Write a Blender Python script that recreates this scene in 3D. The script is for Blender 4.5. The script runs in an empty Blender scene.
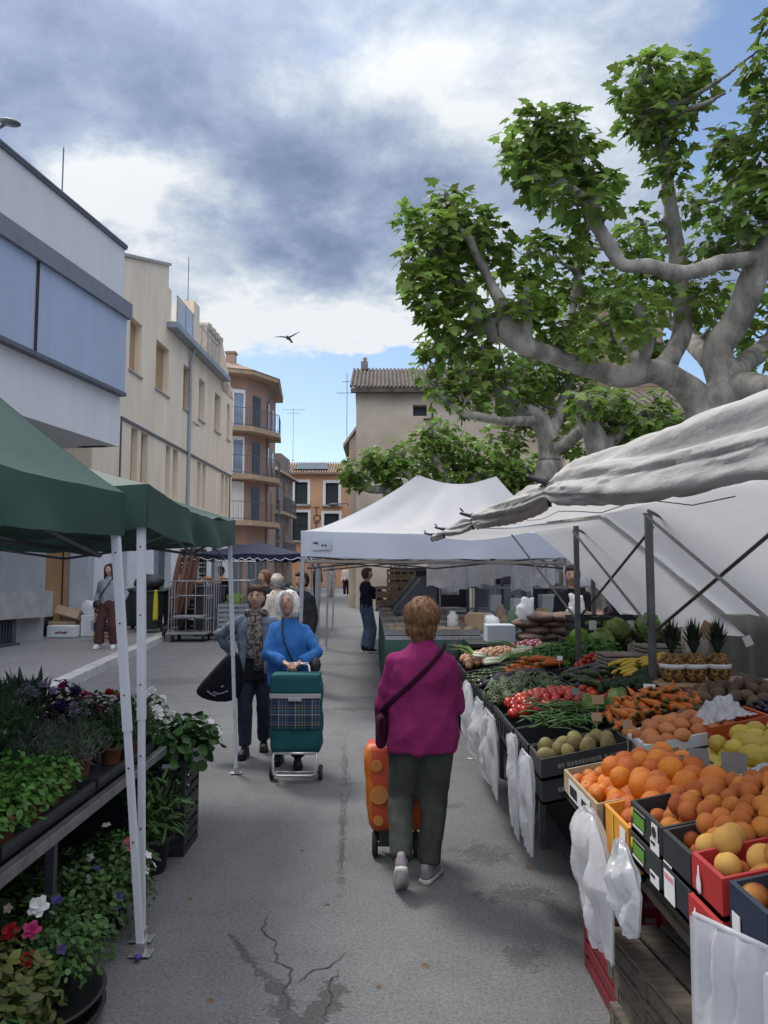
import bpy, bmesh, math, random
from mathutils import Vector, Matrix, Euler, noise, Quaternion
random.seed(7)
PI = math.pi; R = math.radians
scene = bpy.context.scene; COL = scene.collection
# ------------------------------------------------------------------ camera, world, sun, exposure
CAMZ = 1.7; PITCH = math.atan(65/769); F = 769.0
cd = bpy.data.cameras.new('camera'); cam = bpy.data.objects.new('camera', cd); COL.objects.link(cam)
cam.location = (0, 0, CAMZ); cam.rotation_euler = (PI/2 + PITCH, 0, 0)
cd.sensor_fit = 'VERTICAL'; cd.sensor_height = 36; cd.lens = F/1024*36
cd.clip_start = 0.05; cd.clip_end = 3000
scene.camera = cam
vs = scene.view_settings
vs.view_transform = 'Standard'; vs.look = 'None'; vs.exposure = 0.8; vs.gamma = 1; vs.use_curve_mapping = False

def ray(px, py):
    u = (px-384)/F; v = (512-py)/F
    return Vector((u, math.cos(PITCH)-v*math.sin(PITCH), math.sin(PITCH)+v*math.cos(PITCH)))
def W(px, py, d):                       # point at forward distance d metres seen at that place
    r = ray(px, py); return Vector((r.x*d/r.y, d, CAMZ+r.z*d/r.y))
def gz(y):                              # the street climbs gently beyond 7 m
    return 0.02*(min(y, 70)-7) if y > 7 else 0.0
def SPZ(x): return 0.83+0.2*(x-0.75)    # the sloping display of the produce stall
def SP(px, py, up=0.0):
    r = ray(px, py); s = (0.83+up-0.15-CAMZ)/(r.z-0.2*r.x); return Vector((r.x*s, r.y*s, CAMZ+r.z*s))

SUN_EL, SUN_AZ = R(55), R(-38)           # azimuth measured from the view direction towards the right
world = bpy.data.worlds.new('World'); scene.world = world; world.use_nodes = True
wn = world.node_tree; wn.nodes.clear(); wl = wn.links.new
def WN(t, **k):
    n = wn.nodes.new(t)
    for a, b in k.items(): setattr(n, a, b)
    return n
def wmath(op, a, b=None, c=None, clamp=False):
    n = WN('ShaderNodeMath', operation=op, use_clamp=clamp)
    for i, v in enumerate((a, b, c)):
        if v is None: continue
        if isinstance(v, (int, float)): n.inputs[i].default_value = v
        else: wl(v, n.inputs[i])
    return n.outputs[0]
wout = WN('ShaderNodeOutputWorld')
sky = WN('ShaderNodeTexSky', sky_type='NISHITA'); sky.sun_disc = False
sky.sun_elevation = SUN_EL; sky.sun_rotation = SUN_AZ; sky.air_density = 1.0; sky.dust_density = 0.6; sky.ozone_density = 1.5
bg_sky = WN('ShaderNodeBackground'); bg_sky.inputs[1].default_value = 0.092
wl(sky.outputs[0], bg_sky.inputs[0])
tc = WN('ShaderNodeTexCoord'); DIR = tc.outputs['Generated']
nrm = WN('ShaderNodeVectorMath', operation='NORMALIZE'); wl(DIR, nrm.inputs[0]); DIR = nrm.outputs[0]
sep = WN('ShaderNodeSeparateXYZ'); wl(DIR, sep.inputs[0])
zz = wmath('ADD', wmath('MAXIMUM', sep.outputs[2], 0.0), 0.22)
cx = wmath('DIVIDE', sep.outputs[0], zz); cy = wmath('DIVIDE', sep.outputs[1], zz)
comb = WN('ShaderNodeCombineXYZ'); wl(cx, comb.inputs[0]); wl(cy, comb.inputs[1])
def wnoise(scale, detail, rough, vec=comb.outputs[0], off=0.0, dist=0.0):
    m = WN('ShaderNodeMapping'); m.inputs['Location'].default_value = (off, off*0.7, off*1.3); wl(vec, m.inputs[0])
    n = WN('ShaderNodeTexNoise'); n.inputs['Scale'].default_value = scale; n.inputs['Detail'].default_value = detail
    n.inputs['Roughness'].default_value = rough; n.inputs['Distortion'].default_value = dist
    wl(m.outputs[0], n.inputs['Vector']); return n
n_big = wnoise(1.1, 6, 0.55, off=3.1, dist=0.3).outputs[0]
n_mid = wnoise(3.2, 8, 0.6, off=8.4, dist=0.25).outputs[0]
n_fin = wnoise(9.0, 8, 0.62, off=1.9, dist=0.2).outputs[0]
n_vec = wnoise(2.4, 6, 0.6, off=5.5)                     # ragged edges for the cloud banks
vsub = WN('ShaderNodeVectorMath', operation='SUBTRACT'); wl(n_vec.outputs['Color'], vsub.inputs[0]); vsub.inputs[1].default_value = (.5, .5, .5)
vsc = WN('ShaderNodeVectorMath', operation='SCALE'); wl(vsub.outputs[0], vsc.inputs[0]); vsc.inputs['Scale'].default_value = 0.30
vadd = WN('ShaderNodeVectorMath', operation='ADD'); wl(DIR, vadd.inputs[0]); wl(vsc.outputs[0], vadd.inputs[1])
vn = WN('ShaderNodeVectorMath', operation='NORMALIZE'); wl(vadd.outputs[0], vn.inputs[0]); WDIR = vn.outputs[0]
def bank(px, py, r_deg, inner=0.15, stretch=(1, 1, 1), d=None):   # a bank of cloud or a gap around one direction
    c = (d if d is not None else ray(px, py)).normalized()
    s = WN('ShaderNodeVectorMath', operation='SUBTRACT'); wl(WDIR, s.inputs[0]); s.inputs[1].default_value = c
    m = WN('ShaderNodeVectorMath', operation='MULTIPLY'); wl(s.outputs[0], m.inputs[0]); m.inputs[1].default_value = stretch
    l = WN('ShaderNodeVectorMath', operation='LENGTH'); wl(m.outputs[0], l.inputs[0])
    mr = WN('ShaderNodeMapRange', interpolation_type='SMOOTHSTEP'); wl(l.outputs['Value'], mr.inputs[0])
    rr = R(r_deg); mr.inputs[1].default_value = rr*inner; mr.inputs[2].default_value = rr
    mr.inputs[3].default_value = 1; mr.inputs[4].default_value = 0
    return mr.outputs[0]
def total(items):
    o = None
    for v, k in items:
        t = wmath('MULTIPLY', v, k); o = t if o is None else wmath('ADD', o, t)
    return o
gap = total([(bank(340, 445, 12.5, .3, (.75, 1, 1.2)), 1.15), (bank(765, 60, 11, .15, (1.3, 1, .8)), 0.95), (bank(325, 25, 6, .05), 0.5),
             (bank(700, 345, 9, .2, (.6, 1, 1.3)), 1.0), (bank(420, 358, 5, .1, (.7, 1, 2)), 0.6), (bank(560, 20, 5, .1), 0.25)])
cov = wmath('ADD', wmath('MULTIPLY', n_mid, 0.75), 0.42)
cov = wmath('SUBTRACT', cov, gap)
cvr = WN('ShaderNodeMapRange', interpolation_type='SMOOTHSTEP'); wl(cov, cvr.inputs[0]); cvr.inputs[1].default_value = 0.12; cvr.inputs[2].default_value = 0.5
bright = total([(bank(150, 195, 8, .05, (1, 1, 1.4)), 0.72), (bank(320, 335, 15, .1, (.6, 1, 1.6)), 0.8), (bank(430, 330, 7, .1), 0.35),
                (bank(400, 75, 10, .05, (.8, 1, 1.2)), 0.5), (bank(500, 50, 12, .1), 0.16), (bank(470, 190, 9, .1), 0.12), (bank(90, 160, 6, .05), 0.35), (bank(620, 120, 16, .2), 0.22),
                (bank(250, 190, 13, .1, (.8, 1, 1.2)), -0.13), (bank(300, 270, 8, .1), -0.12), (bank(60, 30, 10, .1), -0.08), (bank(0, 0, 24, .3, d=Vector((.28, .42, .86))), .12)])
bv = wmath('ADD', bright, wmath('MULTIPLY', wmath('SUBTRACT', n_mid, 0.5), 1.35))
bv = wmath('ADD', bv, wmath('MULTIPLY', wmath('SUBTRACT', n_fin, 0.5), 0.65))
bv = wmath('ADD', bv, wmath('MULTIPLY', wmath('SUBTRACT', n_big, 0.5), 0.5))
bv = wmath('ADD', bv, 0.36)
cr = WN('ShaderNodeValToRGB'); wl(bv, cr.inputs[0])
e = cr.color_ramp.elements
e[0].position = 0.0; e[0].color = (0.100, 0.135, 0.220, 1)
e[1].position = 1.0; e[1].color = (0.49, 0.51, 0.53, 1)
for p_, c_ in ((0.3, (0.155, 0.198, 0.295, 1)), (0.55, (0.232, 0.278, 0.365, 1)), (0.8, (0.36, 0.40, 0.455, 1))):
    q = e.new(p_); q.color = c_
# unseen sky overhead and behind the viewer, brightened and warmed to light the scene
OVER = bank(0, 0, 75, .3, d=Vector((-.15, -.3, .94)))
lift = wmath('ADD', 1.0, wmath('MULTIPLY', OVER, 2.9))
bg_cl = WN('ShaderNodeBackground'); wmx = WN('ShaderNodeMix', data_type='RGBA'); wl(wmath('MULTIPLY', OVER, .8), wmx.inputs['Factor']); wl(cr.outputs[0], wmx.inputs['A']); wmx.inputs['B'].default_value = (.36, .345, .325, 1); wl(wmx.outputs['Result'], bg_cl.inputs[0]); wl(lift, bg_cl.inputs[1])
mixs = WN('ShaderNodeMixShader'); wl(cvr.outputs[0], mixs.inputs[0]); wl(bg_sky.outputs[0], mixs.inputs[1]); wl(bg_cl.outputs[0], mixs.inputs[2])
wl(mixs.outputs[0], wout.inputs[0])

sd = bpy.data.lights.new('sun', 'SUN'); sd.energy = 1.5; sd.angle = R(14); sd.color = (1.0, .95, .88)
sun = bpy.data.objects.new('sun', sd); COL.objects.link(sun)
sv = Vector((math.sin(SUN_AZ)*math.cos(SUN_EL), math.cos(SUN_AZ)*math.cos(SUN_EL), math.sin(SUN_EL)))
sun.rotation_euler = sv.to_track_quat('Z', 'Y').to_euler(); sun.location = sv*60

# ------------------------------------------------------------------ materials
MC = {}
def mat(name, col=(.5, .5, .5), rough=.7, var=.15, vs_=6.0, bump=.0, bs=60.0, metal=0.0, trans=0.0, col2=None, spec=.5, isl=0.0, objr=0.0, stretch=(1, 1, 1), det=4, sharp=None, coat=0, ior=None):
    if name in MC: return MC[name]
    m = bpy.data.materials.new(name); m.use_nodes = True; nt = m.node_tree; L = nt.links.new; N = nt.nodes
    b = N['Principled BSDF']; b.inputs['Roughness'].default_value = rough; b.inputs['Metallic'].default_value = metal
    b.inputs['Specular IOR Level'].default_value = spec
    if coat: b.inputs['Coat Weight'].default_value = coat
    t = N.new('ShaderNodeTexCoord'); mp = N.new('ShaderNodeMapping'); mp.inputs['Scale'].default_value = stretch; L(t.outputs['Object'], mp.inputs[0])
    nz = N.new('ShaderNodeTexNoise'); nz.inputs['Scale'].default_value = vs_; nz.inputs['Detail'].default_value = det; nz.inputs['Roughness'].default_value = .6
    L(mp.outputs[0], nz.inputs['Vector'])
    rp = N.new('ShaderNodeValToRGB'); L(nz.outputs[0], rp.inputs[0])
    lo, hi = sharp if sharp else (.3, .7)
    rp.color_ramp.elements[0].position = lo; rp.color_ramp.elements[1].position = hi
    c1 = tuple(max(0, c*(1-var)) for c in col)+(1,); c2 = (tuple(col2) if col2 else tuple(min(1, c*(1+var)) for c in col))+(1,)
    rp.color_ramp.elements[0].color = c1; rp.color_ramp.elements[1].color = c2
    out = rp.outputs[0]
    if isl or objr:
        hs = N.new('ShaderNodeHueSaturation'); L(out, hs.inputs['Color'])
        if isl: g = N.new('ShaderNodeNewGeometry'); rnd = g.outputs['Random Per Island']
        else: g = N.new('ShaderNodeObjectInfo'); rnd = g.outputs['Random']
        k = isl or objr
        mr = N.new('ShaderNodeMapRange'); L(rnd, mr.inputs[0]); mr.inputs[3].default_value = 1-k; mr.inputs[4].default_value = 1+k; L(mr.outputs[0], hs.inputs['Value'])
        mh = N.new('ShaderNodeMapRange'); L(rnd, mh.inputs[0]); mh.inputs[3].default_value = .5-k*.05; mh.inputs[4].default_value = .5+k*.05; L(mh.outputs[0], hs.inputs['Hue'])
        out = hs.outputs[0]
    L(out, b.inputs['Base Color'])
    if bump:
        n2 = N.new('ShaderNodeTexNoise'); n2.inputs['Scale'].default_value = bs; n2.inputs['Detail'].default_value = 5; L(mp.outputs[0], n2.inputs['Vector'])
        bp = N.new('ShaderNodeBump'); bp.inputs['Strength'].default_value = bump; bp.inputs['Distance'].default_value = .02
        L(n2.outputs[0], bp.inputs['Height']); L(bp.outputs[0], b.inputs['Normal'])
    if trans:
        tr = N.new('ShaderNodeBsdfTranslucent'); L(out, tr.inputs[0]); mx = N.new('ShaderNodeMixShader'); mx.inputs[0].default_value = trans
        L(b.outputs[0], mx.inputs[1]); L(tr.outputs[0], mx.inputs[2]); L(mx.outputs[0], N['Material Output'].inputs[0])
    MC[name] = m; return m

# ------------------------------------------------------------------ mesh helpers
class MB:
    def __init__(s): s.v = []; s.f = []; s.mi = []; s.cur = 0
    def add(s, vs, fs, mi=None):
        o = len(s.v); s.v += [tuple(v) for v in vs]; s.f += [tuple(i+o for i in f) for f in fs]
        s.mi += [s.cur if mi is None else mi]*len(fs); return s
    def box(s, c, d, rz=0.0, M=None, mi=None):
        hx, hy, hz = d[0]/2, d[1]/2, d[2]/2
        vs = [Vector((x, y, z)) for z in (-hz, hz) for x, y in ((-hx, -hy), (hx, -hy), (hx, hy), (-hx, hy))]
        T = Matrix.Translation(c) @ (M if M is not None else Matrix.Rotation(rz, 4, 'Z'))
        return s.add([T @ v for v in vs], [(3, 2, 1, 0), (4, 5, 6, 7), (0, 1, 5, 4), (1, 2, 6, 5), (2, 3, 7, 6), (3, 0, 4, 7)], mi)
    def span(s, a, b, mi=None):
        return s.box([(a[i]+b[i])/2 for i in range(3)], [abs(b[i]-a[i]) for i in range(3)], mi=mi)
    def tube(s, path, rad, n=8, caps=True, mi=None, ell=None, up=None):
        path = [Vector(p) for p in path]; m = len(path)
        if isinstance(rad, (int, float)): rad = [rad]*m
        vs, fs = [], []; ref = None
        for i, p in enumerate(path):
            t = (path[min(i+1, m-1)]-path[max(i-1, 0)]).normalized()
            if ref is None:
                a = Vector(up) if up else (Vector((0, 0, 1)) if abs(t.z) < .9 else Vector((0, 1, 0)))
                ref = (a - t*a.dot(t)).normalized()
            else: ref = (ref - t*ref.dot(t)).normalized()
            q = t.cross(ref)
            e1, e2 = ell[i] if ell else (1, 1)
            for k in range(n):
                an = 2*PI*k/n; vs.append(p + ref*(math.cos(an)*rad[i]*e1) + q*(math.sin(an)*rad[i]*e2))
        for i in range(m-1):
            for k in range(n): fs.append((i*n+k, i*n+(k+1) % n, (i+1)*n+(k+1) % n, (i+1)*n+k))
        if caps: fs.append(tuple(range(n-1, -1, -1))); fs.append(tuple((m-1)*n+k for k in range(n)))
        return s.add(vs, fs, mi)
    def lathe(s, prof, c=(0, 0, 0), n=14, mi=None, ax=None):
        vs, fs = [], []; c = Vector(c); Q = Vector(ax).to_track_quat('Z', 'Y').to_matrix() if ax is not None else Matrix.Identity(3)
        for r, z in prof:
            for k in range(n): vs.append(c + Q @ Vector((r*math.cos(2*PI*k/n), r*math.sin(2*PI*k/n), z)))
        m = len(prof)
        for i in range(m-1):
            for k in range(n): fs.append((i*n+k, i*n+(k+1) % n, (i+1)*n+(k+1) % n, (i+1)*n+k))
        fs.append(tuple(range(n-1, -1, -1))); fs.append(tuple((m-1)*n+k for k in range(n)))
        return s.add(vs, fs, mi)
    def ball(s, c, r, nu=14, nv=9, M=None, mi=None, fn=None):
        if isinstance(r, (int, float)): r = (r, r, r)
        vs, fs = [], []; c = Vector(c)
        def P(x, y, z):
            p = Vector((x, y, z)); p = fn(p) if fn else p
            p = Vector((p.x*r[0], p.y*r[1], p.z*r[2])); return c + (M @ p if M is not None else p)
        for i in range(1, nv):
            th = PI*i/nv
            for k in range(nu): vs.append(P(math.sin(th)*math.cos(2*PI*k/nu), math.sin(th)*math.sin(2*PI*k/nu), math.cos(th)))
        top = len(vs); vs.append(P(0, 0, 1)); bot = len(vs); vs.append(P(0, 0, -1))
        for i in range(nv-2):
            for k in range(nu): fs.append((i*nu+k, (i+1)*nu+k, (i+1)*nu+(k+1) % nu, i*nu+(k+1) % nu))
        for k in range(nu):
            fs.append((top, k, (k+1) % nu)); fs.append((bot, (nv-2)*nu+(k+1) % nu, (nv-2)*nu+k))
        return s.add(vs, fs, mi)
    def grid(s, fn, nu, nv, mi=None):
        vs = [fn(i/nu, j/nv) for j in range(nv+1) for i in range(nu+1)]
        return s.add(vs, [(j*(nu+1)+i, j*(nu+1)+i+1, (j+1)*(nu+1)+i+1, (j+1)*(nu+1)+i) for j in range(nv) for i in range(nu)], mi)
    def prism(s, poly, d, mi=None):
        poly = [Vector(p) for p in poly]; d = Vector(d); n = len(poly)
        return s.add(poly+[p+d for p in poly], [tuple(range(n-1, -1, -1)), tuple(range(n, 2*n))]+[(i, (i+1) % n, n+(i+1) % n, n+i) for i in range(n)], mi)
    def build(s, name, mats, parent=None, smooth=False, bevel=0.0, solid=0.0, world=True, sub=0, orig=None):
        me = bpy.data.meshes.new(name); org = Vector((0, 0, 0))
        if parent is not None and world:
            q = parent
            while q is not None: org += q.location; q = q.parent
        elif parent is None and world:
            if orig is not None: org = Vector(orig)
            else:
                xs = [v[0] for v in s.v]; ys = [v[1] for v in s.v]; zs = [v[2] for v in s.v]
                org = Vector(((min(xs)+max(xs))/2, (min(ys)+max(ys))/2, min(zs)))
        me.from_pydata([(v[0]-org.x, v[1]-org.y, v[2]-org.z) for v in s.v], [], s.f)
        if not isinstance(mats, (list, tuple)): mats = [mats]
        for m in mats: me.materials.append(m)
        if len(mats) > 1: me.polygons.foreach_set('material_index', s.mi)
        if smooth: me.polygons.foreach_set('use_smooth', [True]*len(s.f))
        me.update()
        o = bpy.data.objects.new(name, me); COL.objects.link(o)
        if parent is not None: o.parent = parent
        elif world: o.location = org
        if solid:
            md = o.modifiers.new('s', 'SOLIDIFY'); md.thickness = solid; md.offset = 0
        if bevel:
            md = o.modifiers.new('b', 'BEVEL'); md.width = bevel; md.segments = 2; md.limit_method = 'ANGLE'
        if sub:
            md = o.modifiers.new('u', 'SUBSURF'); md.levels = sub; md.render_levels = sub
        return o
def tag(o, label, cat, group=None):
    o['label'] = label; o['category'] = cat
    if group: o['group'] = group
    return o
def root(name, loc, label, cat, group=None, rz=0.0):
    o = bpy.data.objects.new(name, None); COL.objects.link(o); o.location = loc; o.rotation_euler.z = rz; o.empty_display_size = .1
    return tag(o, label, cat, group)
def struct(o): o['kind'] = 'structure'; return o
def copy_tree(o, parent=None):
    c = o.copy(); COL.objects.link(c)
    if parent is not None: c.parent = parent
    for ch in list(o.children): copy_tree(ch, c)
    return c
def text_mesh(mb, s, origin, xdir, ydir, size, mi=None, thick=.002):   # lettering as real raised faces
    cu = bpy.data.curves.new('t', 'FONT'); cu.body = s; cu.size = size; cu.align_x = 'CENTER'; cu.align_y = 'CENTER'; cu.extrude = 0
    ob = bpy.data.objects.new('t', cu); COL.objects.link(ob)
    dg = bpy.context.evaluated_depsgraph_get(); me = bpy.data.meshes.new_from_object(ob.evaluated_get(dg))
    xd = Vector(xdir).normalized(); yd = Vector(ydir).normalized(); nd = xd.cross(yd)*thick; o = Vector(origin)
    mb.add([o+xd*v.co.x+yd*v.co.y+nd for v in me.vertices], [tuple(p.vertices) for p in me.polygons], mi)
    bpy.data.objects.remove(ob); bpy.data.meshes.remove(me); bpy.data.curves.remove(cu)
def remesh(mb, voxel, smooth=3, fn=None):                              # fuse overlapping shells into one continuous surface
    me = bpy.data.meshes.new('r'); me.from_pydata(mb.v, [], mb.f); ob = bpy.data.objects.new('r', me); COL.objects.link(ob)
    m = ob.modifiers.new('r', 'REMESH'); m.mode = 'VOXEL'; m.voxel_size = voxel; m.adaptivity = 0
    m2 = ob.modifiers.new('s', 'SMOOTH'); m2.iterations = smooth; m2.factor = .5
    dg = bpy.context.evaluated_depsgraph_get(); r = bpy.data.meshes.new_from_object(ob.evaluated_get(dg))
    out = MB(); nr = [v.normal.copy() for v in r.vertices]
    out.v = [tuple(fn(v.co, nr[i]) if fn else v.co) for i, v in enumerate(r.vertices)]
    out.f = [tuple(p.vertices) for p in r.polygons]; out.mi = [0]*len(out.f)
    bpy.data.objects.remove(ob); bpy.data.meshes.remove(me); bpy.data.meshes.remove(r)
    return out
def nz(p, s=1.0, o=0.0): return noise.noise(Vector(p)*s+Vector((o, o*1.7, o*.3)))
# ------------------------------------------------------------------ ground
def asphalt(name, base, stains=()):
    m = bpy.data.materials.new(name); m.use_nodes = True; nt = m.node_tree; L = nt.links.new; N = nt.nodes
    b = N['Principled BSDF']; t = N.new('ShaderNodeTexCoord'); P = t.outputs['Object']
    def nzn(sc, det=4, ro=.6, dist=0):
        n = N.new('ShaderNodeTexNoise'); n.inputs['Scale'].default_value = sc; n.inputs['Detail'].default_value = det; n.inputs['Roughness'].default_value = ro; n.inputs['Distortion'].default_value = dist; L(P, n.inputs['Vector']); return n.outputs[0]
    def mth(op, a, bb=None, cl=False):
        n = N.new('ShaderNodeMath'); n.operation = op; n.use_clamp = cl
        for i, v in enumerate((a, bb)):
            if v is None: continue
            if isinstance(v, (int, float)): n.inputs[i].default_value = v
            else: L(v, n.inputs[i])
        return n.outputs[0]
    def sm(v, a, c):
        n = N.new('ShaderNodeMapRange'); n.interpolation_type = 'SMOOTHSTEP'; L(v, n.inputs[0]); n.inputs[1].default_value = a; n.inputs[2].default_value = c; return n.outputs[0]
    big = nzn(.45, 5); mid = nzn(3.5, 6, .65, .4); grit = nzn(95, 3, .7); grit2 = nzn(52, 3, .75); rag = nzn(13, 4, .7)
    v = N.new('ShaderNodeTexVoronoi'); v.inputs['Scale'].default_value = 130; L(P, v.inputs['Vector'])
    k = mth('ADD', .42, mth('MULTIPLY', big, .5)); k = mth('ADD', k, mth('MULTIPLY', mid, .5))
    k = mth('ADD', k, mth('MULTIPLY', mth('SUBTRACT', grit, .5), 1.7)); k = mth('ADD', k, mth('MULTIPLY', mth('SUBTRACT', grit2, .5), 1.5))
    k = mth('SUBTRACT', k, mth('MULTIPLY', sm(v.outputs['Distance'], .45, .1), .12))
    spk = nzn(150, 1); k = mth('ADD', k, mth('MULTIPLY', sm(spk, .68, .76), .5))
    stain = None
    for (x, y, rx, ry, ang, w, th) in stains:
        mp = N.new('ShaderNodeMapping'); mp.vector_type = 'TEXTURE'; mp.inputs['Location'].default_value = (x, y, 0); mp.inputs['Rotation'].default_value = (0, 0, ang); mp.inputs['Scale'].default_value = (rx, ry, 1e3); L(P, mp.inputs[0])
        l = N.new('ShaderNodeVectorMath'); l.operation = 'LENGTH'; L(mp.outputs[0], l.inputs[0])
        d = mth('ADD', l.outputs['Value'], mth('MULTIPLY', mth('SUBTRACT', mid, .5), 1.6)); d = mth('ADD', d, mth('MULTIPLY', mth('SUBTRACT', rag, .5), 2.6)); d = mth('ADD', d, mth('MULTIPLY', mth('SUBTRACT', grit2, .5), .9))
        s = mth('MULTIPLY', sm(d, 1.0, th), w); stain = s if stain is None else mth('MAXIMUM', stain, s)
    if stain is not None: k = mth('MULTIPLY', k, mth('SUBTRACT', 1, stain))
    mx = N.new('ShaderNodeMix'); mx.data_type = 'RGBA'; mx.inputs['A'].default_value = (base[0]*.1, base[1]*.1, base[2]*.1, 1); mx.inputs['B'].default_value = tuple(c*1.35 for c in base)+(1,)
    L(mth('MULTIPLY', k, .8, True), mx.inputs['Factor']); L(mx.outputs['Result'], b.inputs['Base Color'])
    rr = mth('SUBTRACT', .86, mth('MULTIPLY', mid, .2)); L(rr, b.inputs['Roughness']); b.inputs['Specular IOR Level'].default_value = .35
    bp = N.new('ShaderNodeBump'); bp.inputs['Strength'].default_value = .55; bp.inputs['Distance'].default_value = .008; L(mth('ADD', grit, mth('MULTIPLY', grit2, .6)), bp.inputs['Height']); L(bp.outputs[0], b.inputs['Normal'])
    return m
STAINS = [(-.25, 3.18, .07, .26, -.25, .5, .7), (-.45, 3.35, .045, .26, .55, .5, .7), (-.36, 3.12, .06, .14, .6, .45, .7), (-.62, 3.62, .022, .25, .5, .5, .6),
          (-.28, 5.3, .03, 1.1, .05, .42, .5), (-.36, 7.2, .035, .9, .05, .35, .5), (-.30, 6.5, .12, .06, 0, .35, .6), (-.4, 9.8, .7, .12, .1, .35, .5), (-.15, 10.6, .5, .14, 0, .3, .6),
          (.62, 4.9, .2, .22, .2, .42, .4), (.72, 4.3, .22, .16, 0, .42, .4), (.5, 5.9, .18, .1, .3, .35, .4), (.35, 6.6, .26, .07, 0, .3, .4), (.62, 3.6, .1, .14, 0, .3, .4),
          (-2.6, 8.6, .9, .2, .1, .25, .5), (-3.0, 12, 1.3, .4, 0, .25, .5), (-.8, 14, 1.6, .2, 0, .3, .5), (-1.0, 2.75, .05, .03, 0, .5, .8), (.07, 2.68, .03, .04, 0, .4, .8), (-.6, 22, 1.5, .3, 0, .3, .5), (-1.8, 9.4, 1.1, .02, .02, .35, .4)]
M_ROAD = asphalt("asphalt", (.14, .143, .15), STAINS)
M_PAVE = asphalt('pavement_concrete', (.215, .215, .22))
ys = [-30, -10, 0, 7, 10, 13, 16, 20, 25, 30, 40, 55, 70, 120, 400, 1500]
g = MB(); g.v = [(x, y, gz(y)) for y in ys for x in (-600, -30, 0, 30, 600)]
g.add([], []); g.f = [(j*5+i, j*5+i+1, (j+1)*5+i+1, (j+1)*5+i) for j in range(len(ys)-1) for i in range(4)]; g.mi = [0]*len(g.f)
struct(g.build('road', M_ROAD, orig=(0, 0, 0)))
ck = MB()                                                  # open cracks in the asphalt
def crack(pts, w):
    P = []
    for px_, py_ in pts: r_ = ray(px_, py_); d = -CAMZ/r_.z*r_.y; P.append(Vector((r_.x/r_.y*d, d, gz(d)+.004)))
    Q = []
    for i in range(len(P)-1):
        n = max(2, int((P[i+1]-P[i]).length/.02))
        for k in range(n): p = P[i].lerp(P[i+1], k/n); Q.append(p+Vector((.045*nz(p, 8), .035*nz(p, 8, 5), 0))+Vector((.016*nz(p, 30), .016*nz(p, 30, 3), 0)))
    Q.append(P[-1]); vs_ = []
    for i, p in enumerate(Q):
        t = (Q[min(i+1, len(Q)-1)]-Q[max(i-1, 0)]); t.z = 0; t.normalize(); q = Vector((-t.y, t.x, 0)); ww = w*(.35+.9*abs(nz(p, 14, 7)))*min(1, i/4+.1, (len(Q)-1-i)/4+.1); vs_ += [p+q*ww, p-q*ww]
    ck.add(vs_, [(2*i, 2*i+1, 2*i+3, 2*i+2) for i in range(len(Q)-1)])
for pts, w in (([(269, 915), (267, 936), (281, 947), (273, 962), (290, 970), (288, 985), (284, 1012)], .007), ([(346, 951), (331, 966), (312, 974), (292, 983)], .006), ([(339, 968), (331, 992), (327, 1022)], .006), ([(262, 958), (273, 962)], .006),
               ([(346, 760), (347, 790), (343, 840), (341, 872)], .003), ([(330, 705), (420, 709)], .006), ([(150, 700), (250, 707), (340, 705)], .006), ([(520, 842), (560, 850), (575, 868)], .006), ([(400, 668), (470, 672)], .008)): crack(pts, w)
struct(ck.build('road_crack', mat('crack_dark', (.055, .056, .058), .95, .3, 20), orig=(0, 0, 0)))
def kx(y): return -4.5-.077*(y-10.6)
pv = MB(); yy = [-20, -5, 3, 7, 10, 13, 16, 20, 25, 30, 40, 55, 70]
pv.v = [(x, y, gz(y)+.125) for y in yy for x in (kx(y)-.24, kx(y)-14)]
pv.f = [(j*2+1, j*2, j*2+2, j*2+3) for j in range(len(yy)-1)]; pv.mi = [0]*len(pv.f)
struct(pv.build('pavement', M_PAVE, orig=(0, 0, 0)))
M_KERB = mat('kerb_granite', (.42, .42, .42), .8, .2, 5, .3, 80)
ke = MB()
for i in range(62):                                        # kerb stones a metre long with open joints
    y0 = -4+i*1.0; y1 = y0+.985
    a = Vector((kx(y0), y0, gz(y0))); c = Vector((kx(y1), y1, gz(y1)))
    q = [a+Vector((-.25, 0, 0)), a, c, c+Vector((-.25, 0, 0))]
    h = .13+random.uniform(-.003, .003)
    ke.add([p+Vector((0, 0, -.05)) for p in q]+[p+Vector((0, 0, h)) for p in (q[0], q[1]-Vector((.02, 0, 0)), q[2]-Vector((.02, 0, 0)), q[3])], [(4, 5, 6, 7), (0, 1, 5, 4), (1, 2, 6, 5), (2, 3, 7, 6), (3, 0, 4, 7)])
struct(ke.build('kerb', M_KERB, orig=(0, 0, 0)))

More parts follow.
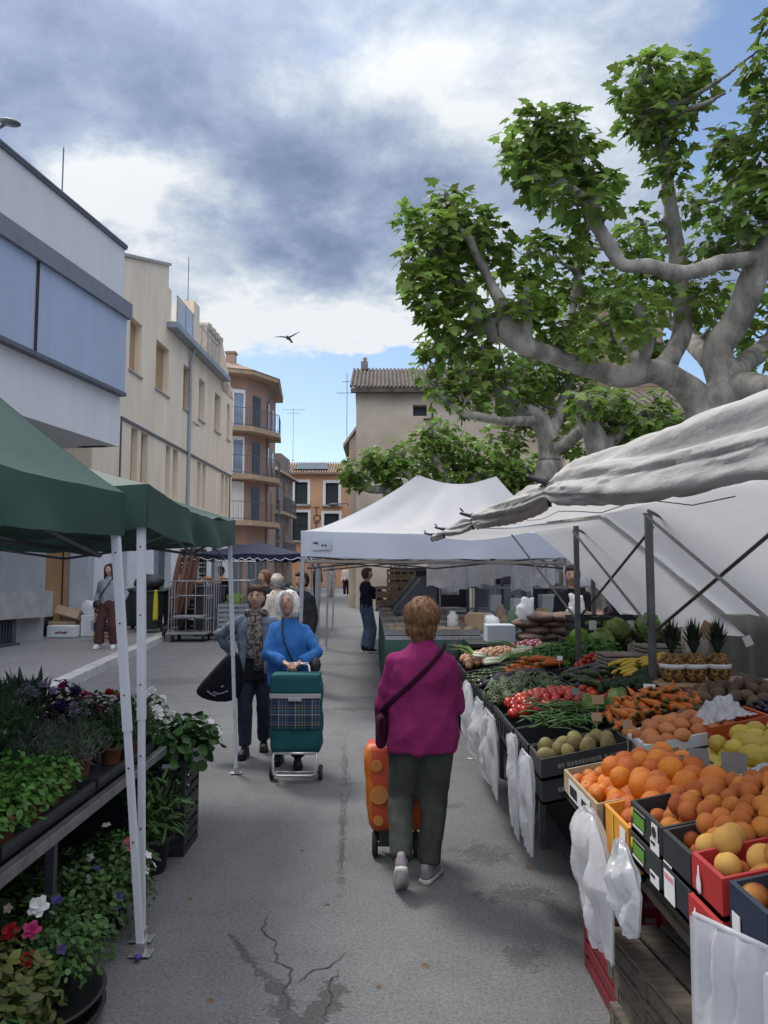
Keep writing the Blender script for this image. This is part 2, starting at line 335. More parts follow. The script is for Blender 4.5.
# ------------------------------------------------------------------ buildings
class Frame:                                               # local axes of a facade: s along it, n out of it, z up
    def __init__(f, o, s): f.o = Vector((o[0], o[1], 0)); f.s = Vector((s[0], s[1], 0)).normalized(); f.n = None
    def setn(f, n): f.n = Vector((n[0], n[1], 0)).normalized(); return f
    def p(f, s, n, z): return f.o+f.s*s+f.n*n+Vector((0, 0, z))
    def box(f, mb, s0, s1, n0, n1, z0, z1, mi=None):
        P = [f.p(s, n, z) for z in (z0, z1) for s, n in ((s0, n0), (s1, n0), (s1, n1), (s0, n1))]
        fl = [(3, 2, 1, 0), (4, 5, 6, 7), (0, 1, 5, 4), (1, 2, 6, 5), (2, 3, 7, 6), (3, 0, 4, 7)]
        if (f.s.cross(f.n)).z*(s1-s0)*(n1-n0) < 0: fl = [tuple(reversed(q)) for q in fl]
        return mb.add(P, fl, mi)
    def wall(f, mb, s0, s1, z0, z1, holes, n=0.0, th=.22, mi=None):
        """a wall slab with real rectangular openings"""
        ss = sorted({s0, s1, *[h[0] for h in holes], *[h[1] for h in holes]}); zs = sorted({z0, z1, *[h[2] for h in holes], *[h[3] for h in holes]})
        ss = [s for s in ss if s0 <= s <= s1]; zs = [z for z in zs if z0 <= z <= z1]
        def full(i, j):
            if not (0 <= i < len(ss)-1 and 0 <= j < len(zs)-1): return False
            a, b = (ss[i]+ss[i+1])/2, (zs[j]+zs[j+1])/2
            return not any(h[0] < a < h[1] and h[2] < b < h[3] for h in holes)
        fl = (f.s.cross(Vector((0, 0, 1)))).dot(f.n) > 0
        def quad(P): mb.add(P, [(0, 1, 2, 3)] if fl else [(3, 2, 1, 0)], mi)
        for i in range(len(ss)-1):
            for j in range(len(zs)-1):
                if not full(i, j): continue
                a, b, c, d = ss[i], ss[i+1], zs[j], zs[j+1]
                quad([f.p(a, n, c), f.p(b, n, c), f.p(b, n, d), f.p(a, n, d)])
                quad([f.p(b, n-th, c), f.p(a, n-th, c), f.p(a, n-th, d), f.p(b, n-th, d)])
                if not full(i-1, j): quad([f.p(a, n-th, c), f.p(a, n, c), f.p(a, n, d), f.p(a, n-th, d)])
                if not full(i+1, j): quad([f.p(b, n, c), f.p(b, n-th, c), f.p(b, n-th, d), f.p(b, n, d)])
                if not full(i, j-1): quad([f.p(a, n-th, c), f.p(b, n-th, c), f.p(b, n, c), f.p(a, n, c)])
                if not full(i, j+1): quad([f.p(a, n, d), f.p(b, n, d), f.p(b, n-th, d), f.p(a, n-th, d)])
M_WHITEWALL = mat('white_render', (.64, .65, .67), .85, .055, 1.6, .12, 30, stretch=(1.5, 1.5, .22), det=9)
M_LOWWALL = mat('white_panel', (.72, .73, .75), .8, .09, 1.5, .08, 20, stretch=(1.5, 1.5, .2), det=9)
M_DKMETAL = mat('dark_metal', (.10, .11, .135), .5, .15, 8, spec=.5)
M_BLIND = mat('blind_fabric', (.36, .43, .565), .8, .06, 2.0, .08, 200, stretch=(1, 1, .05))
M_CONC = mat('concrete', (.36, .355, .34), .9, .18, 3, .3, 60)
M_GLASS = mat('dark_glass', (.03, .05, .06), .08, .2, 2, spec=.8)
M_TEAL = mat('teal_glass', (.09, .17, .19), .08, .3, 1.2, spec=.9)
M_BLACK = mat('black_plastic', (.018, .019, .022), .5, .25, 20, .08, 90)
M_STEEL = mat('galvanised_steel', (.42, .43, .45), .42, .18, 14, metal=.75)
M_ALU = mat('brushed_aluminium', (.6, .61, .63), .35, .1, 14, metal=.8)
M_TILE = mat('roof_tile', (.25, .155, .115), .9, .35, 2.5, .4, 30, col2=(.36, .26, .20))
M_OCHRE = mat('ochre_shutter', (.40, .27, .145), .75, .12, 3, .1, 60)

fa = Frame((-5.92, 17), (-.18, -1)).setn((1, -.18))
wb = root('white_building', (-7.5, 12, gz(14)), 'white rendered building with a big overhanging upper floor behind blue grey blinds', 'building')
b = MB(); fa.wall(b, 0, 14, 4.6, 9.15, [(.14, 13.6, 5.85, 7.55)], th=.25); fa.box(b, 0, 14, -.9, -.252, 4.6, 5.8); fa.box(b, 0, .22, -6, -.252, 4.6, 9.15); fa.box(b, .22, 14, -6, -.25, 8.9, 9.1); fa.box(b, .22, 14, -6, -.9, 4.6, 4.75)
b.build('upper_wall', M_WHITEWALL, wb)
b = MB(); fa.box(b, -.03, 14, -.35, .05, 9.152, 9.20); fa.box(b, -.03, 5.4, -.35, .06, 9.202, 9.25); b.build('roof_coping', M_DKMETAL, wb)
b = MB(); fa.box(b, -.02, 13.7, .003, .22, 7.50, 7.86); b.build('blind_housing', mat('housing_grey', (.17, .185, .225), .55, .1, 5), wb)
b = MB(); fa.box(b, .05, 13.7, .003, .17, 5.72, 5.80); b.build('sill_rail', M_DKMETAL, wb)
for s0, s1 in ((.06, 3.24), (3.36, 6.6), (6.72, 10), (10.1, 13.4)):
    p = MB(); fa.box(p, s0, s1, .12, .135, 5.80, 7.52); p.build('blind', M_BLIND, wb)
p = MB(); fa.box(p, 3.27, 3.29, .14, .16, 5.8, 7.52); fa.box(p, 3.32, 3.34, .14, .16, 5.8, 7.52); p.build('guide_cable', M_BLACK, wb)
fg = Frame((-7.3, 16.9), (-.28, -1)).setn((1, -.28)); zb = gz(15)
b = MB(); fg.wall(b, -.2, 12, zb, 4.6, [(1.35, 5.2, 1.45, 3.4)], n=-.3, th=.3); b.build('lower_wall', mat('grey_wall', (.34, .35, .36), .85, .1, 2), wb)
b = MB(); fg.box(b, 1.35, 5.2, -.46, -.44, 1.45, 3.4); w_ = b.build('shop_window', M_TEAL, wb)
b = MB(); fg.box(b, 1.27, 1.36, -.44, -.26, 1.42, 3.45); fg.box(b, 1.36, 5.2, -.44, -.26, 1.42, 1.50); fg.box(b, 3.3, 3.36, -.44, -.26, 1.5, 3.4); b.build('window_frame', M_DKMETAL, w_)
b = MB(); fg.box(b, -.1, 9, -.29, .0, .84, 1.40); b.build('concrete_sill', M_CONC, wb)
b = MB(); fg.box(b, .9, 9, -.285, -.2, zb+.17, .838); b.build('grille_back', M_BLACK, wb)
b = MB()
for i in range(80): fg.box(b, 1.0+i*.08, 1.03+i*.08, -.198, -.13, zb+.2, .83)
fg.box(b, .86, .98, -.21, -.1, zb+.15, .835); fg.box(b, .9, 9, -.2, .05, zb+.08, zb+.19); b.build('vent_grille', mat('grille_grey', (.05, .055, .065), .6, .2), wb)
def mast(x, y, z0, h, label, name='antenna_mast', bars=()):
    m = MB(); m.tube([(x, y, z0), (x, y, z0+h)], .014, 6); m.box((x, y, z0+.02), (.14, .14, .04))
    r_ = tag(m.build(name, M_DKMETAL), label, 'antenna')
    if bars:
        q = MB()
        for dz, l in bars: q.tube([(x-l/2, y, z0+h-dz), (x+l/2, y, z0+h-dz)], .014, 5)
        q.build('aerial_bar', M_DKMETAL, r_)
    return r_
mp_ = W(65, 178, 15.2); mast(mp_.x-.05, 15.2, 9.24, 1.3, 'thin bare mast on the roof edge of the white building')
lp = W(8, 118, 12.6)
lr = root('flood_light', (-6.35, 12.9, 9.3), 'dark flood light arm on the roof corner of the white building', 'flood light')
q = MB(); q.tube([(-6.90, 12.9, 9.24), (-6.88, 12.9, 9.50), (-6.66, 12.88, 9.62)], .03, 6); q.build('arm', M_DKMETAL, lr)
q = MB(); q.ball((-6.56, 12.86, 9.64), (.20, .12, .055), 12, 8, Matrix.Rotation(.15, 3, 'Y')); q.build('lamp_head', M_DKMETAL, lr, True)

# cream building along the street
def yx(d): return -7.95+.046*d
def remap(d): return 7.95/(.046-(.04-7.64/d))
M_CREAM = mat('cream_render', (.76, .665, .53), .9, .11, 1.6, .25, 25, stretch=(1.3, 1.3, .28), det=9)
M_CREAM2 = mat('cream_base_white', (.66, .68, .72), .85, .1, 1.5, .1, 30)
M_ORANGE = mat('orange_render', (.42, .245, .12), .9, .16, 1.0, .2, 30)
fy = Frame((yx(18.5), 18.5), (.046, 1)).setn((1, -.046))     # s = distance from 18.5 m
yb = root('cream_building', (-8.5, 25, gz(25)), 'cream rendered three storey building with shuttered windows and a terrace rail', 'building')
UP = [(20.2, 21.1), (22.3, 23.5), (25.0, 25.8), (26.85, 27.6), (29.0, 29.85), (30.95, 31.45)]
LO = [(20.5, 21.0), (21.25, 21.8), (23.4, 23.85), (24.1, 24.6), (26.85, 27.3), (27.5, 27.95), (30.2, 30.65), (30.85, 31.3)]
UP = [(remap(a), remap(c)) for a, c in UP]; LO = [(remap(a), remap(c)) for a, c in LO]
holes = [(a-18.5, c-18.5, 7.4, 8.9) for a, c in UP]+[(a-18.5, c-18.5, 4.2, 5.85) for a, c in LO]
b = MB(); fy.wall(b, 0, 13.9, 3.5, 9.72, holes, th=.3); fy.box(b, 0, 13.9, -5, -4.8, 0, 9.7); fy.box(b, .01, .25, -4.8, -.302, 3.4, 9.7); fy.box(b, 13.6, 13.89, -4.8, -.302, 0, 9.7); fy.box(b, .26, 13.59, -4.79, -.302, 9.4, 9.68)
def gable(s0, s1, z0, z1, zl):
    P = [(s0, zl), (s1, zl), (s1, z1), (s0, z0)]
    A = [fy.p(s, 0, z) for s, z in P]; B = [fy.p(s, -4.8, z) for s, z in P]
    b.add(A+B, [(0, 1, 2, 3), (7, 6, 5, 4), (0, 4, 5, 1), (1, 5, 6, 2), (2, 6, 7, 3), (3, 7, 4, 0)])
gable(0, 5.3, 9.75, 11.6, 9.722); gable(12.0, 13.9, 11.2, 9.3, 9.2); fy.box(b, 5.302, 5.62, -1.2, -.003, 9.722, 10.9)
b.build('wall', M_CREAM, yb)
b = MB(); P = [fy.p(-.05, n, 9.76) for n in (.06, -4.9)]; Q = [fy.p(5.36, n, 11.61) for n in (.06, -4.9)]; up = Vector((0, 0, .09))
b.add([P[0], Q[0], Q[1], P[1]]+[v+up for v in (P[0], Q[0], Q[1], P[1])], [(3, 2, 1, 0), (4, 5, 6, 7), (0, 1, 5, 4), (1, 2, 6, 5), (2, 3, 7, 6), (3, 0, 4, 7)]); b.build('gable_coping', M_CONC, yb)
for a, c in UP:
    b = MB(); fy.box(b, a-18.5, c-18.5, -.24, -.20, 7.4, 8.9); w_ = b.build('window', M_OCHRE, yb)
    b = MB(); fy.box(b, a-18.56, c-18.44, -.2, .05, 7.34, 7.398); b.build('sill', M_CONC, w_)
for a, c in LO:
    b = MB(); fy.box(b, a-18.5, c-18.5, -.20, -.16, 4.2, 5.85); b.build('window', M_OCHRE, yb)
b = MB(); fy.box(b, 1.7, 13.7, .003, .05, 5.9, 5.97); fy.box(b, 1.7, 1.74, .003, .04, 3.9, 5.9); fy.box(b, 13.5, 13.54, .003, .04, 3.9, 5.9); b.build('cable_run', M_DKMETAL, yb)
b = MB(); fy.box(b, 5.2, 12.1, .003, .34, 9.56, 9.74); b.build('gutter', mat('gutter_zinc', (.26, .30, .35), .5, .15, 4), yb)
b = MB(); pp = [fy.p(7.6, .16, 9.56), fy.p(7.6, .12, 9.3), fy.p(7.6, .07, 9.1), fy.p(7.6, .07, .4)]; b.tube(pp, .055, 8); b.build('drainpipe', mat('pipe_grey', (.34, .36, .40), .5, .1), yb)
rl = MB()
for s in (5.7, 6.6, 7.4, 8.5, 9.6, 10.6): fy.box(rl, s, s+.04, .14, .18, 9.745, 10.75)
fy.box(rl, 5.7, 7.6, .13, .17, 10.72, 10.77); fy.box(rl, 8.5, 10.65, .13, .17, 10.62, 10.67); rl = rl.build('terrace_rail', M_STEEL, yb)
g_ = MB(); fy.box(g_, 5.75, 7.4, .15, .16, 9.85, 10.68); g_.build('glass_panel', mat('pale_glass', (.35, .42, .5), .1, .1, 2, spec=.8), rl)
b = MB(); fy.box(b, 7.7, 8.4, -.6, .1, 9.742, 11.35); b.build('chimney_pier', M_CREAM, yb)
b = MB(); fy.box(b, 8.8, 10.0, -1.6, -.9, 9.7, 10.9); b.build('terrace_box', mat('grey_panel', (.28, .32, .38), .6, .1), yb)
b = MB()
for i in range(8): b.tube([fy.p(10.2+i*.28, -.05, 11.25+.04*(i % 2)), fy.p(10.2+i*.28, -4.5, 11.6)], .15, 8)
fy.box(b, 10.1, 12.0, -4.6, -.1, 10.0, 11.2); b.build('roof', mat('pale_tile', (.5, .44, .36), .9, .2), yb)
# ground floor: end wall, piers, doors
b = MB(); e0 = Vector((yx(18.5), 18.5, 0))
fe = Frame((yx(18.5), 18.5), (-1, -.04)).setn((.04, -1))
fe.box(b, .62, 4.7, -.3, 0, zb, 3.39); b.build('end_wall', M_ORANGE, yb)
b = MB(); fe.box(b, .44, .56, .003, .05, zb, 3.39); b.build('downpipe_box', mat('tan_box', (.33, .2, .11), .8, .1), yb)
b = MB(); fe.box(b, 0, .43, -.34, .03, zb, 3.4); b.build('corner_pier', mat('pier_grey', (.42, .44, .47), .85, .12, 2), yb)
b = MB(); fy.wall(b, .36, 13.9, gz(20), 3.498, [(2.0, 2.5, .1, 2.9), (4.6, 6.2, .3, 2.9), (8.2, 9.6, .3, 3.0), (11, 12.4, .3, 3.0)], n=-.012, th=.3); b.build('ground_floor_wall', M_CREAM2, yb)
for s0, s1 in ((2.0, 2.5), (4.6, 6.2), (8.2, 9.6), (11, 12.4)):
    b = MB(); fy.box(b, s0, s1, -.27, -.22, .2, 3.0); b.build('door', M_GLASS if s0 > 3 else mat('door_grey', (.2, .22, .25), .6), yb)
ap = W(194, 316, 26.3); mast(yx(26.3)-.15, 26.3, 11.34, 1.6, 'tall thin mast on the chimney pier of the cream building')

# brown corner block with balconies
M_BROWN = mat('brown_render', (.34, .22, .175), .9, .13, .9, .2, 25)
M_SLAB = mat('balcony_slab', (.38, .28, .20), .85, .15, 2)
M_WFR = mat('white_frame', (.74, .75, .77), .6, .05)
M_CURT = mat('blue_grey_glass', (.22, .29, .40), .12, .35, 1.5, spec=.8)
bb = root('corner_apartment_building', (-7.8, 44, gz(44)), 'brown corner apartment block with three curved balconies and overhanging eaves', 'building')
A = Vector((-9.1, 40.2, 0)); Bp = Vector((-7.4, 41, 0)); Cp = Vector((-6.6, 42.4, 0)); Dp = Vector((-6.65, 46.5, 0)); Ep = Vector((-11, 47, 0)); Fp = Vector((-11, 40.2, 0))
poly = [A, Bp, Cp, Dp, Ep, Fp]; ct = sum(poly, Vector((0, 0, 0)))/6
def ring(off, z): return [Vector((p.x, p.y, z))+(Vector((p.x, p.y, 0))-Vector((ct.x, ct.y, 0))).normalized()*off for p in poly]
b = MB(); b.prism(ring(0, 0), (0, 0, 12.5)); b.build('wall', M_BROWN, bb)
b = MB(); b.prism(ring(.75, 12.5), (0, 0, .22)); b.build('eaves', M_SLAB, bb)
b = MB(); r0 = ring(.8, 12.73); b.add(r0+[Vector((ct.x, ct.y, 13.9))], [(i, (i+1) % 6, 6) for i in range(6)]+[(5, 4, 3, 2, 1, 0)]); rf_ = b.build('roof', M_TILE, bb)
b = MB(); b.box((-8.6, 42.4, 13.7), (.5, .5, 1.0)); b.box((-8.6, 42.4, 14.25), (.62, .62, .1)); b.build('chimney', M_SLAB, rf_)
for f_i, z in enumerate((4.65, 7.1, 9.65)):
    sl = MB(); rr = ring(.85 - .02, z-.24)[0:4]; ri = ring(-.1, z-.24)[0:4]
    rr[3] = rr[2].lerp(rr[3], .35); ri[3] = ri[2].lerp(ri[3], .35)
    n = 4; top = [v+Vector((0, 0, .26)) for v in rr]; ti = [v+Vector((0, 0, .26)) for v in ri]
    for i in range(3): sl.add([rr[i], rr[i+1], ri[i+1], ri[i], top[i], top[i+1], ti[i+1], ti[i]], [(3, 2, 1, 0), (4, 5, 6, 7), (0, 1, 5, 4), (2, 3, 7, 6), (1, 2, 6, 5), (3, 0, 4, 7)])
    so = sl.build('balcony', M_SLAB, bb)
    rb = MB(); pts = [v.lerp(ri[i], .06)+Vector((0, 0, .03)) for i, v in enumerate(top)]
    for i in range(3):
        L_ = (pts[i+1]-pts[i]).length; kk = int(L_/.13)
        for j in range(kk+1): q = pts[i].lerp(pts[i+1], j/kk); rb.tube([q, q+Vector((0, 0, .98))], .011, 4, False)
        for h in (.08, .98): rb.tube([pts[i]+Vector((0, 0, h)), pts[i+1]+Vector((0, 0, h))], .02, 5)
    rb.build('railing', M_DKMETAL, so)
ff = Frame((A.x, A.y), (Bp-A)[:2]).setn(((Bp-A).y, -(Bp-A).x)); ld = (Bp-A).length
fc = Frame((Bp.x, Bp.y), (Cp-Bp)[:2]).setn(((Cp-Bp).y, -(Cp-Bp).x)); lc = (Cp-Bp).length
fd = Frame((Cp.x, Cp.y), (Dp-Cp)[:2]).setn(((Dp-Cp).y, -(Dp-Cp).x))
for z in (4.72, 7.17, 9.72):
    for fr, s0, s1, dr in ((ff, .55, 1.65, 0), (fc, .45, 1.1, 1), (fd, .5, 1.2, 1), (fd, 2.4, 3.1, 1)):
        b = MB(); fr.box(b, s0, s1, -.02, .03, z, z+1.85); w_ = b.build('window', M_CURT if not dr else M_GLASS, bb)
        if z < 5 and not dr: w_.data.materials[0] = M_LOWWALL
        if not dr:
            b = MB()
            for u0, u1, v0, v1 in ((s0-.09, s0, z, z+2.05), (s1, s1+.09, z, z+2.05), (s0, s1, z+1.85, z+2.05), ((s0+s1)/2-.035, (s0+s1)/2+.035, z, z+1.85)): fr.box(b, u0, u1, .031, .08, v0, v1)
            b.build('frame', M_WFR, w_)
b = MB(); fc.box(b, .2, lc-.2, .003, .1, .7, 3.4); ff.box(b, .2, 1.7, .003, .1, .7, 3.4); b.build('ground_floor_shutter', M_DKMETAL, bb)
b = MB(); e_ = ring(.72, 12.5)[2]; b.tube([e_+Vector((0, 0, .1)), e_+Vector((-.05, .1, -.25)), Cp+Vector((.08, .1, 11.4)), Cp+Vector((.08, .1, .8))], .05, 6); b.build('drainpipe', M_DKMETAL, bb)

# weathered grey house in the gap
M_STONE = mat('weathered_stone', (.235, .205, .18), .95, .35, 1.6, .6, 14)
gh = root('stone_house', (-7, 52, gz(52)), 'narrow weathered grey stone house with plant covered balconies', 'building')
b = MB(); b.prism([(-9, 48, 0), (-7.0, 48, 0), (-6.45, 54, 0), (-9, 54, 0)], (0, 0, 8.6)); b.prism([(-8.4, 50, 8.6), (-6.75, 50, 8.6), (-6.55, 53, 8.6), (-8.4, 53, 8.6)], (0, 0, 1.2)); b.build('wall', M_STONE, gh)
b = MB(); b.add([(-9.2, 47.7, 8.4), (-6.7, 47.7, 8.4), (-6.0, 54.2, 8.4), (-9.2, 54.2, 8.4), (-9.2, 50.5, 9.3), (-7.1, 50.5, 9.1)], [(0, 1, 5, 4), (1, 2, 5), (2, 3, 4, 5), (0, 4, 3), (3, 2, 1, 0)]); b.build('roof', M_TILE, gh)
for z in (2.8, 5.7):
    b = MB(); b.prism([(-7.1, 47.9, z), (-6.35, 49, z), (-6.05, 53, z), (-6.7, 53, z)], (0, 0, .18)); so = b.build('balcony', M_SLAB, gh)
    b = MB()
    for k in range(24):
        q = Vector((-6.37, 49, z+.18)).lerp(Vector((-6.08, 53, z+.18)), k/23); b.tube([q, q+Vector((0, 0, .95))], .014, 4, False)
    b.tube([(-6.37, 49, z+1.13), (-6.08, 53, z+1.13)], .025, 5); b.tube([(-7.05, 47.95, z+1.13), (-6.37, 49, z+1.13)], .025, 5); b.build('railing', M_DKMETAL, so)
for x, z in ((-7.35, 1.2), (-7.35, 4.2), (-7.35, 6.8)):
    b = MB(); b.box((x, 47.99, z+.8), (.5, .06, 1.5)); b.build('window', M_GLASS, gh)
for k, z in enumerate((1.2, 3.2, 6.1)):
    for y in (49.5, 51.5):
        b = MB(); fs = Frame((-7.0, 48), (.55, 6)).setn((6, -.55)); fs.box(b, y-48-.4, y-48+.4, -.02, .04, z, z+1.9); b.build('window', M_GLASS, gh)
q = W(294, 440, 53); mast(q.x, 52.5, 9.7, 3.6, 'slender television aerial above the grey stone house', 'television_aerial', ((.05, 1.6), (.3, .9)))
# orange house closing the street
M_ORHOUSE = mat('terracotta_render', (.56, .31, .18), .9, .14, .7, .2, 20)
oh = root('orange_house', (-4.8, 58, gz(57)), 'orange rendered house with white framed windows at the end of the street', 'building')
x0, x1, yo = -7.4, -1.3, 57.0
b = MB(); fo = Frame((x0, yo), (1, 0)).setn((0, -1)); WH = [(.55, 1.65, 5.6, 7.55), (5.15-.05, 6.0, 5.6, 7.5), (.4, 1.7, 1.55, 3.9), (4.7, 5.95, 1.55, 3.85)]
WH = [(.75, 1.7, 7.1, 8.75), (3.05, 4.0, 7.05, 8.7), (.6, 1.75, 4.4, 6.5), (2.95, 4.05, 4.9, 6.4)]
fo.wall(b, 0, x1-x0, 0, 9.35, WH, th=.3); fo.box(b, 0, .2, -6, -.3, 0, 9.35); fo.box(b, x1-x0-.2, x1-x0, -6, -.3, 0, 9.35); b.build('wall', M_ORHOUSE, oh)
b = MB(); b.add([(x0-.3, yo-.45, 9.3), (x1+.3, yo-.45, 9.3), (x1+.3, yo+3, 10.6), (x0-.3, yo+3, 10.6), (x1+.3, yo+7, 9.3), (x0-.3, yo+7, 9.3)], [(0, 1, 2, 3), (3, 2, 4, 5), (5, 4, 1, 0), (1, 4, 2), (0, 3, 5)])
for i in range(34): b.tube([(x0-.2+i*.19, yo-.5, 9.37), (x0-.2+i*.19, yo+3, 10.68)], .06, 6)
ro_ = b.build('roof', M_TILE, oh)
b = MB(); b.prism([(x0+.6, yo+.2, 9.72), (x0+3.2, yo+.2, 9.72), (x0+3.0, yo+2.2, 10.47), (x0+1, yo+2.2, 10.47)], (0, -.02, .06)); b.build('solar_panel', M_GLASS, ro_)
for s0, s1, z0, z1 in WH:
    b = MB(); fo.box(b, s0, s1, -.25, -.2, z0, z1); w_ = b.build('window', mat('dark_green_shutter', (.022, .035, .04), .6, .2, 5), oh)
    b = MB()
    for a, c, d, e in ((s0-.2, s0, z0, z1+.2), (s1, s1+.2, z0, z1+.2), (s0, s1, z1, z1+.2)): fo.box(b, a, c, -.15, .04, d, e)
    b.build('frame', M_WFR, w_); b = MB(); fo.box(b, s0-.25, s1+.25, -.1, .25, z0-.14, z0-.005); b.build('sill', M_CONC, w_)
    b = MB(); fo.box(b, (s0+s1)/2-.03, (s0+s1)/2+.03, -.199, -.17, z0, z1); fo.box(b, s0, s1, -.199, -.175, z0+1.1, z0+1.15); b.build('glazing_bar', M_BLACK, w_)
b = MB()
for i, ch in enumerate('TOT'): text_mesh(b, ch, (x0+2.38+(.0, .05, 0)[i], yo-.03, 6.6-.56*i), (1, 0, 0), (0, 0, 1), .75, thick=.01)
b.build('wall_lettering', mat('sign_brown', (.10, .035, .03), .6, .1), oh)
q = MB(); q.tube([(-2.4, yo, 6.7), (-2.7, yo-.6, 7.1), (-3.5, yo-1.2, 7.0)], .04, 6)
sl_ = root('wall_lamp', (-2.4, yo, 6.5), 'curved street lamp bracket reaching out from the orange house', 'street lamp'); q.build('arm', M_DKMETAL, sl_)
q = MB(); q.ball((-3.65, yo-1.25, 6.95), (.4, .2, .14)); q.build('lamp_head', M_DKMETAL, sl_, True)

# church and its tower
M_CHURCH = mat('church_render', (.47, .395, .31), .95, .22, .7, .35, 12, col2=(.60, .52, .42))
ch = root('church', (4, 33, gz(33)), 'large plain church with a weathered beige wall and a tiled roof', 'church')
b = MB(); fh = Frame((-1.1, 30), (1, 0)).setn((0, -1))
fh.wall(b, 0, 7.6, 0, 9.05, [(2.25, 2.8, 8.05, 8.5), (6.3, 7.3, 2.2, 5.25)], th=.4); fh.box(b, .002, .4, -8, -.4, 0, 9.05); fh.box(b, 7.2, 7.6, -8, -.4, 0, 9.05); b.build('nave_wall', M_CHURCH, ch)
b = MB(); b.box((1.42, 30.35, 8.28), (.5, .05, .4)); b.build('window', M_BLACK, ch)
b = MB(); b.box((5.7, 30.3, 3.7), (1, .05, 3.1)); b.build('doorway', M_BLACK, ch)
b = MB(); b.box((5.75, 29.9, 5.5), (1.6, .18, .16)); b.build('lintel', M_CONC, ch)
def tiles(b, xa, xb, ya, yb_, za, zb_, pitch=.16):
    b.add([(xa, ya, za), (xb, ya, za), (xb, yb_, zb_), (xa, yb_, zb_)], [(0, 1, 2, 3)])
    for i in range(int((xb-xa)/pitch)+1): b.tube([(xa+i*pitch, ya-.03, za+.03), (xa+i*pitch, yb_, zb_+.03)], .048, 6)
M_CTILE = mat('church_tile', (.075, .06, .054), .9, .35, 3, .4, 30, col2=(.15, .12, .105))
b = MB(); tiles(b, -1.3, 6.7, 29.6, 33, 9.1, 10.75); b.add([(-1.3, 36.4, 9.1), (6.7, 36.4, 9.1), (6.7, 33, 10.75), (-1.3, 33, 10.75)], [(0, 1, 2, 3)]); b.box((2.7, 29.7, 9.0), (8, .2, .16)); rf_ = b.build('roof', M_CTILE, ch)
b = MB(); b.box((-.85, 32.8, 10.85), (.3, .25, .35)); b.box((-.82, 32.8, 11.1), (.16, .16, .2)); b.build('finial', M_STONE, rf_)
b = MB(); b.prism([(-1.42, 31, 5.0), (-1.12, 31, 5.0), (-1.12, 31, 7.6), (-1.42, 31, 7.2)], (0, 6, 0)); b.prism([(-1.66, 30.9, 6.95), (-1.12, 30.9, 7.7), (-1.12, 30.9, 7.85), (-1.66, 30.9, 7.1)], (0, 6.2, 0)); b.span((-1.42, 31, 0), (-1.12, 37, 5)); b.build('side_wing', M_CHURCH, ch)
# lower aisle at the right
b = MB(); fi = Frame((6.6, 27), (1, 0)).setn((0, -1)); fi.wall(b, 0, 16, 0, 7.35, [(1.95, 2.65, 6.2, 7.05)], th=.4); fi.box(b, .002, .35, -3, -.4, 0, 7.35); fi.box(b, 15.6, 15.99, -6, -.4, 0, 7.35); b.build('aisle_wall', M_CHURCH, ch)
b = MB(); b.box((8.9, 27.3, 6.65), (.8, .05, .95)); b.build('aisle_window', M_BLACK, ch)
b = MB(); tiles(b, 6.5, 22.8, 26.6, 30, 7.4, 9.0, .3); b.add([(6.5, 33.4, 7.4), (22.8, 33.4, 7.4), (22.8, 30, 9), (6.5, 30, 9)], [(0, 1, 2, 3)]); b.box((14.6, 26.7, 7.3), (16.3, .2, .14)); b.build('aisle_roof', M_CTILE, ch)
# tower with stone courses
M_TOWER = mat('tower_stone', (.30, .225, .165), .95, .28, 1.8, .5, 10)
b = MB()
for i in range(36):
    z = .1+i*.4; nb = 6
    for j in range(nb):
        for (sx, sy, dx, dy) in ((9.7, 35, 3.3/nb, 0),):
            o = (.25 if i % 2 else 0); xa = sx+max(0, dx*j-o*dx); xb = sx+min(3.3, dx*(j+1)-o*dx)
            if xb-xa > .05: b.span((xa+.01, 35+random.uniform(0, .03), z+.01), (xb-.01, 35.4, z+.385))
b.span((9.7, 35.06, 0), (13.0, 38.2, 14.4)); b.span((9.5, 34.85, 14.4), (13.2, 38.4, 14.75)); b.build('bell_tower', M_TOWER, ch)
q = W(433, 420, 29.6)
cr_ = root('iron_cross', (q.x, 29.9, q.z-.3), 'small iron cross fixed to the church wall', 'cross')
b = MB(); b.box((q.x, 29.9, q.z-.25), (.07, .07, 1.2)); b.build('upright', M_BLACK, cr_); b = MB(); b.box((q.x, 29.88, q.z+.08), (.72, .07, .07)); b.box((q.x, 29.94, q.z-.2), (.1, .12, .1)); b.build('crossbar', M_BLACK, cr_)
q = W(348, 415, 34); mast(q.x, 33, 7.4, 3.2, 'thin aerial beside the church side wing', 'television_aerial', ((.4, .4), (.9, .9)))
q = W(634, 165, 33); mast(q.x, 36, 14.75, 6.2, 'lightning rod on top of the church tower', 'lightning_rod')
# overhead cable from the cream to the brown building
b = MB(); a = Vector((yx(26.5)+.06, 26.5, 7.1)); c = Vector((-6.9, 40.9, 8.9)); b.tube([a.lerp(c, t/12)-Vector((0, 0, .35*math.sin(PI*t/12))) for t in range(13)], .015, 5); tag(b.build('overhead_cable', M_BLACK), 'thin black cable slung between the cream and the brown building', 'cable')
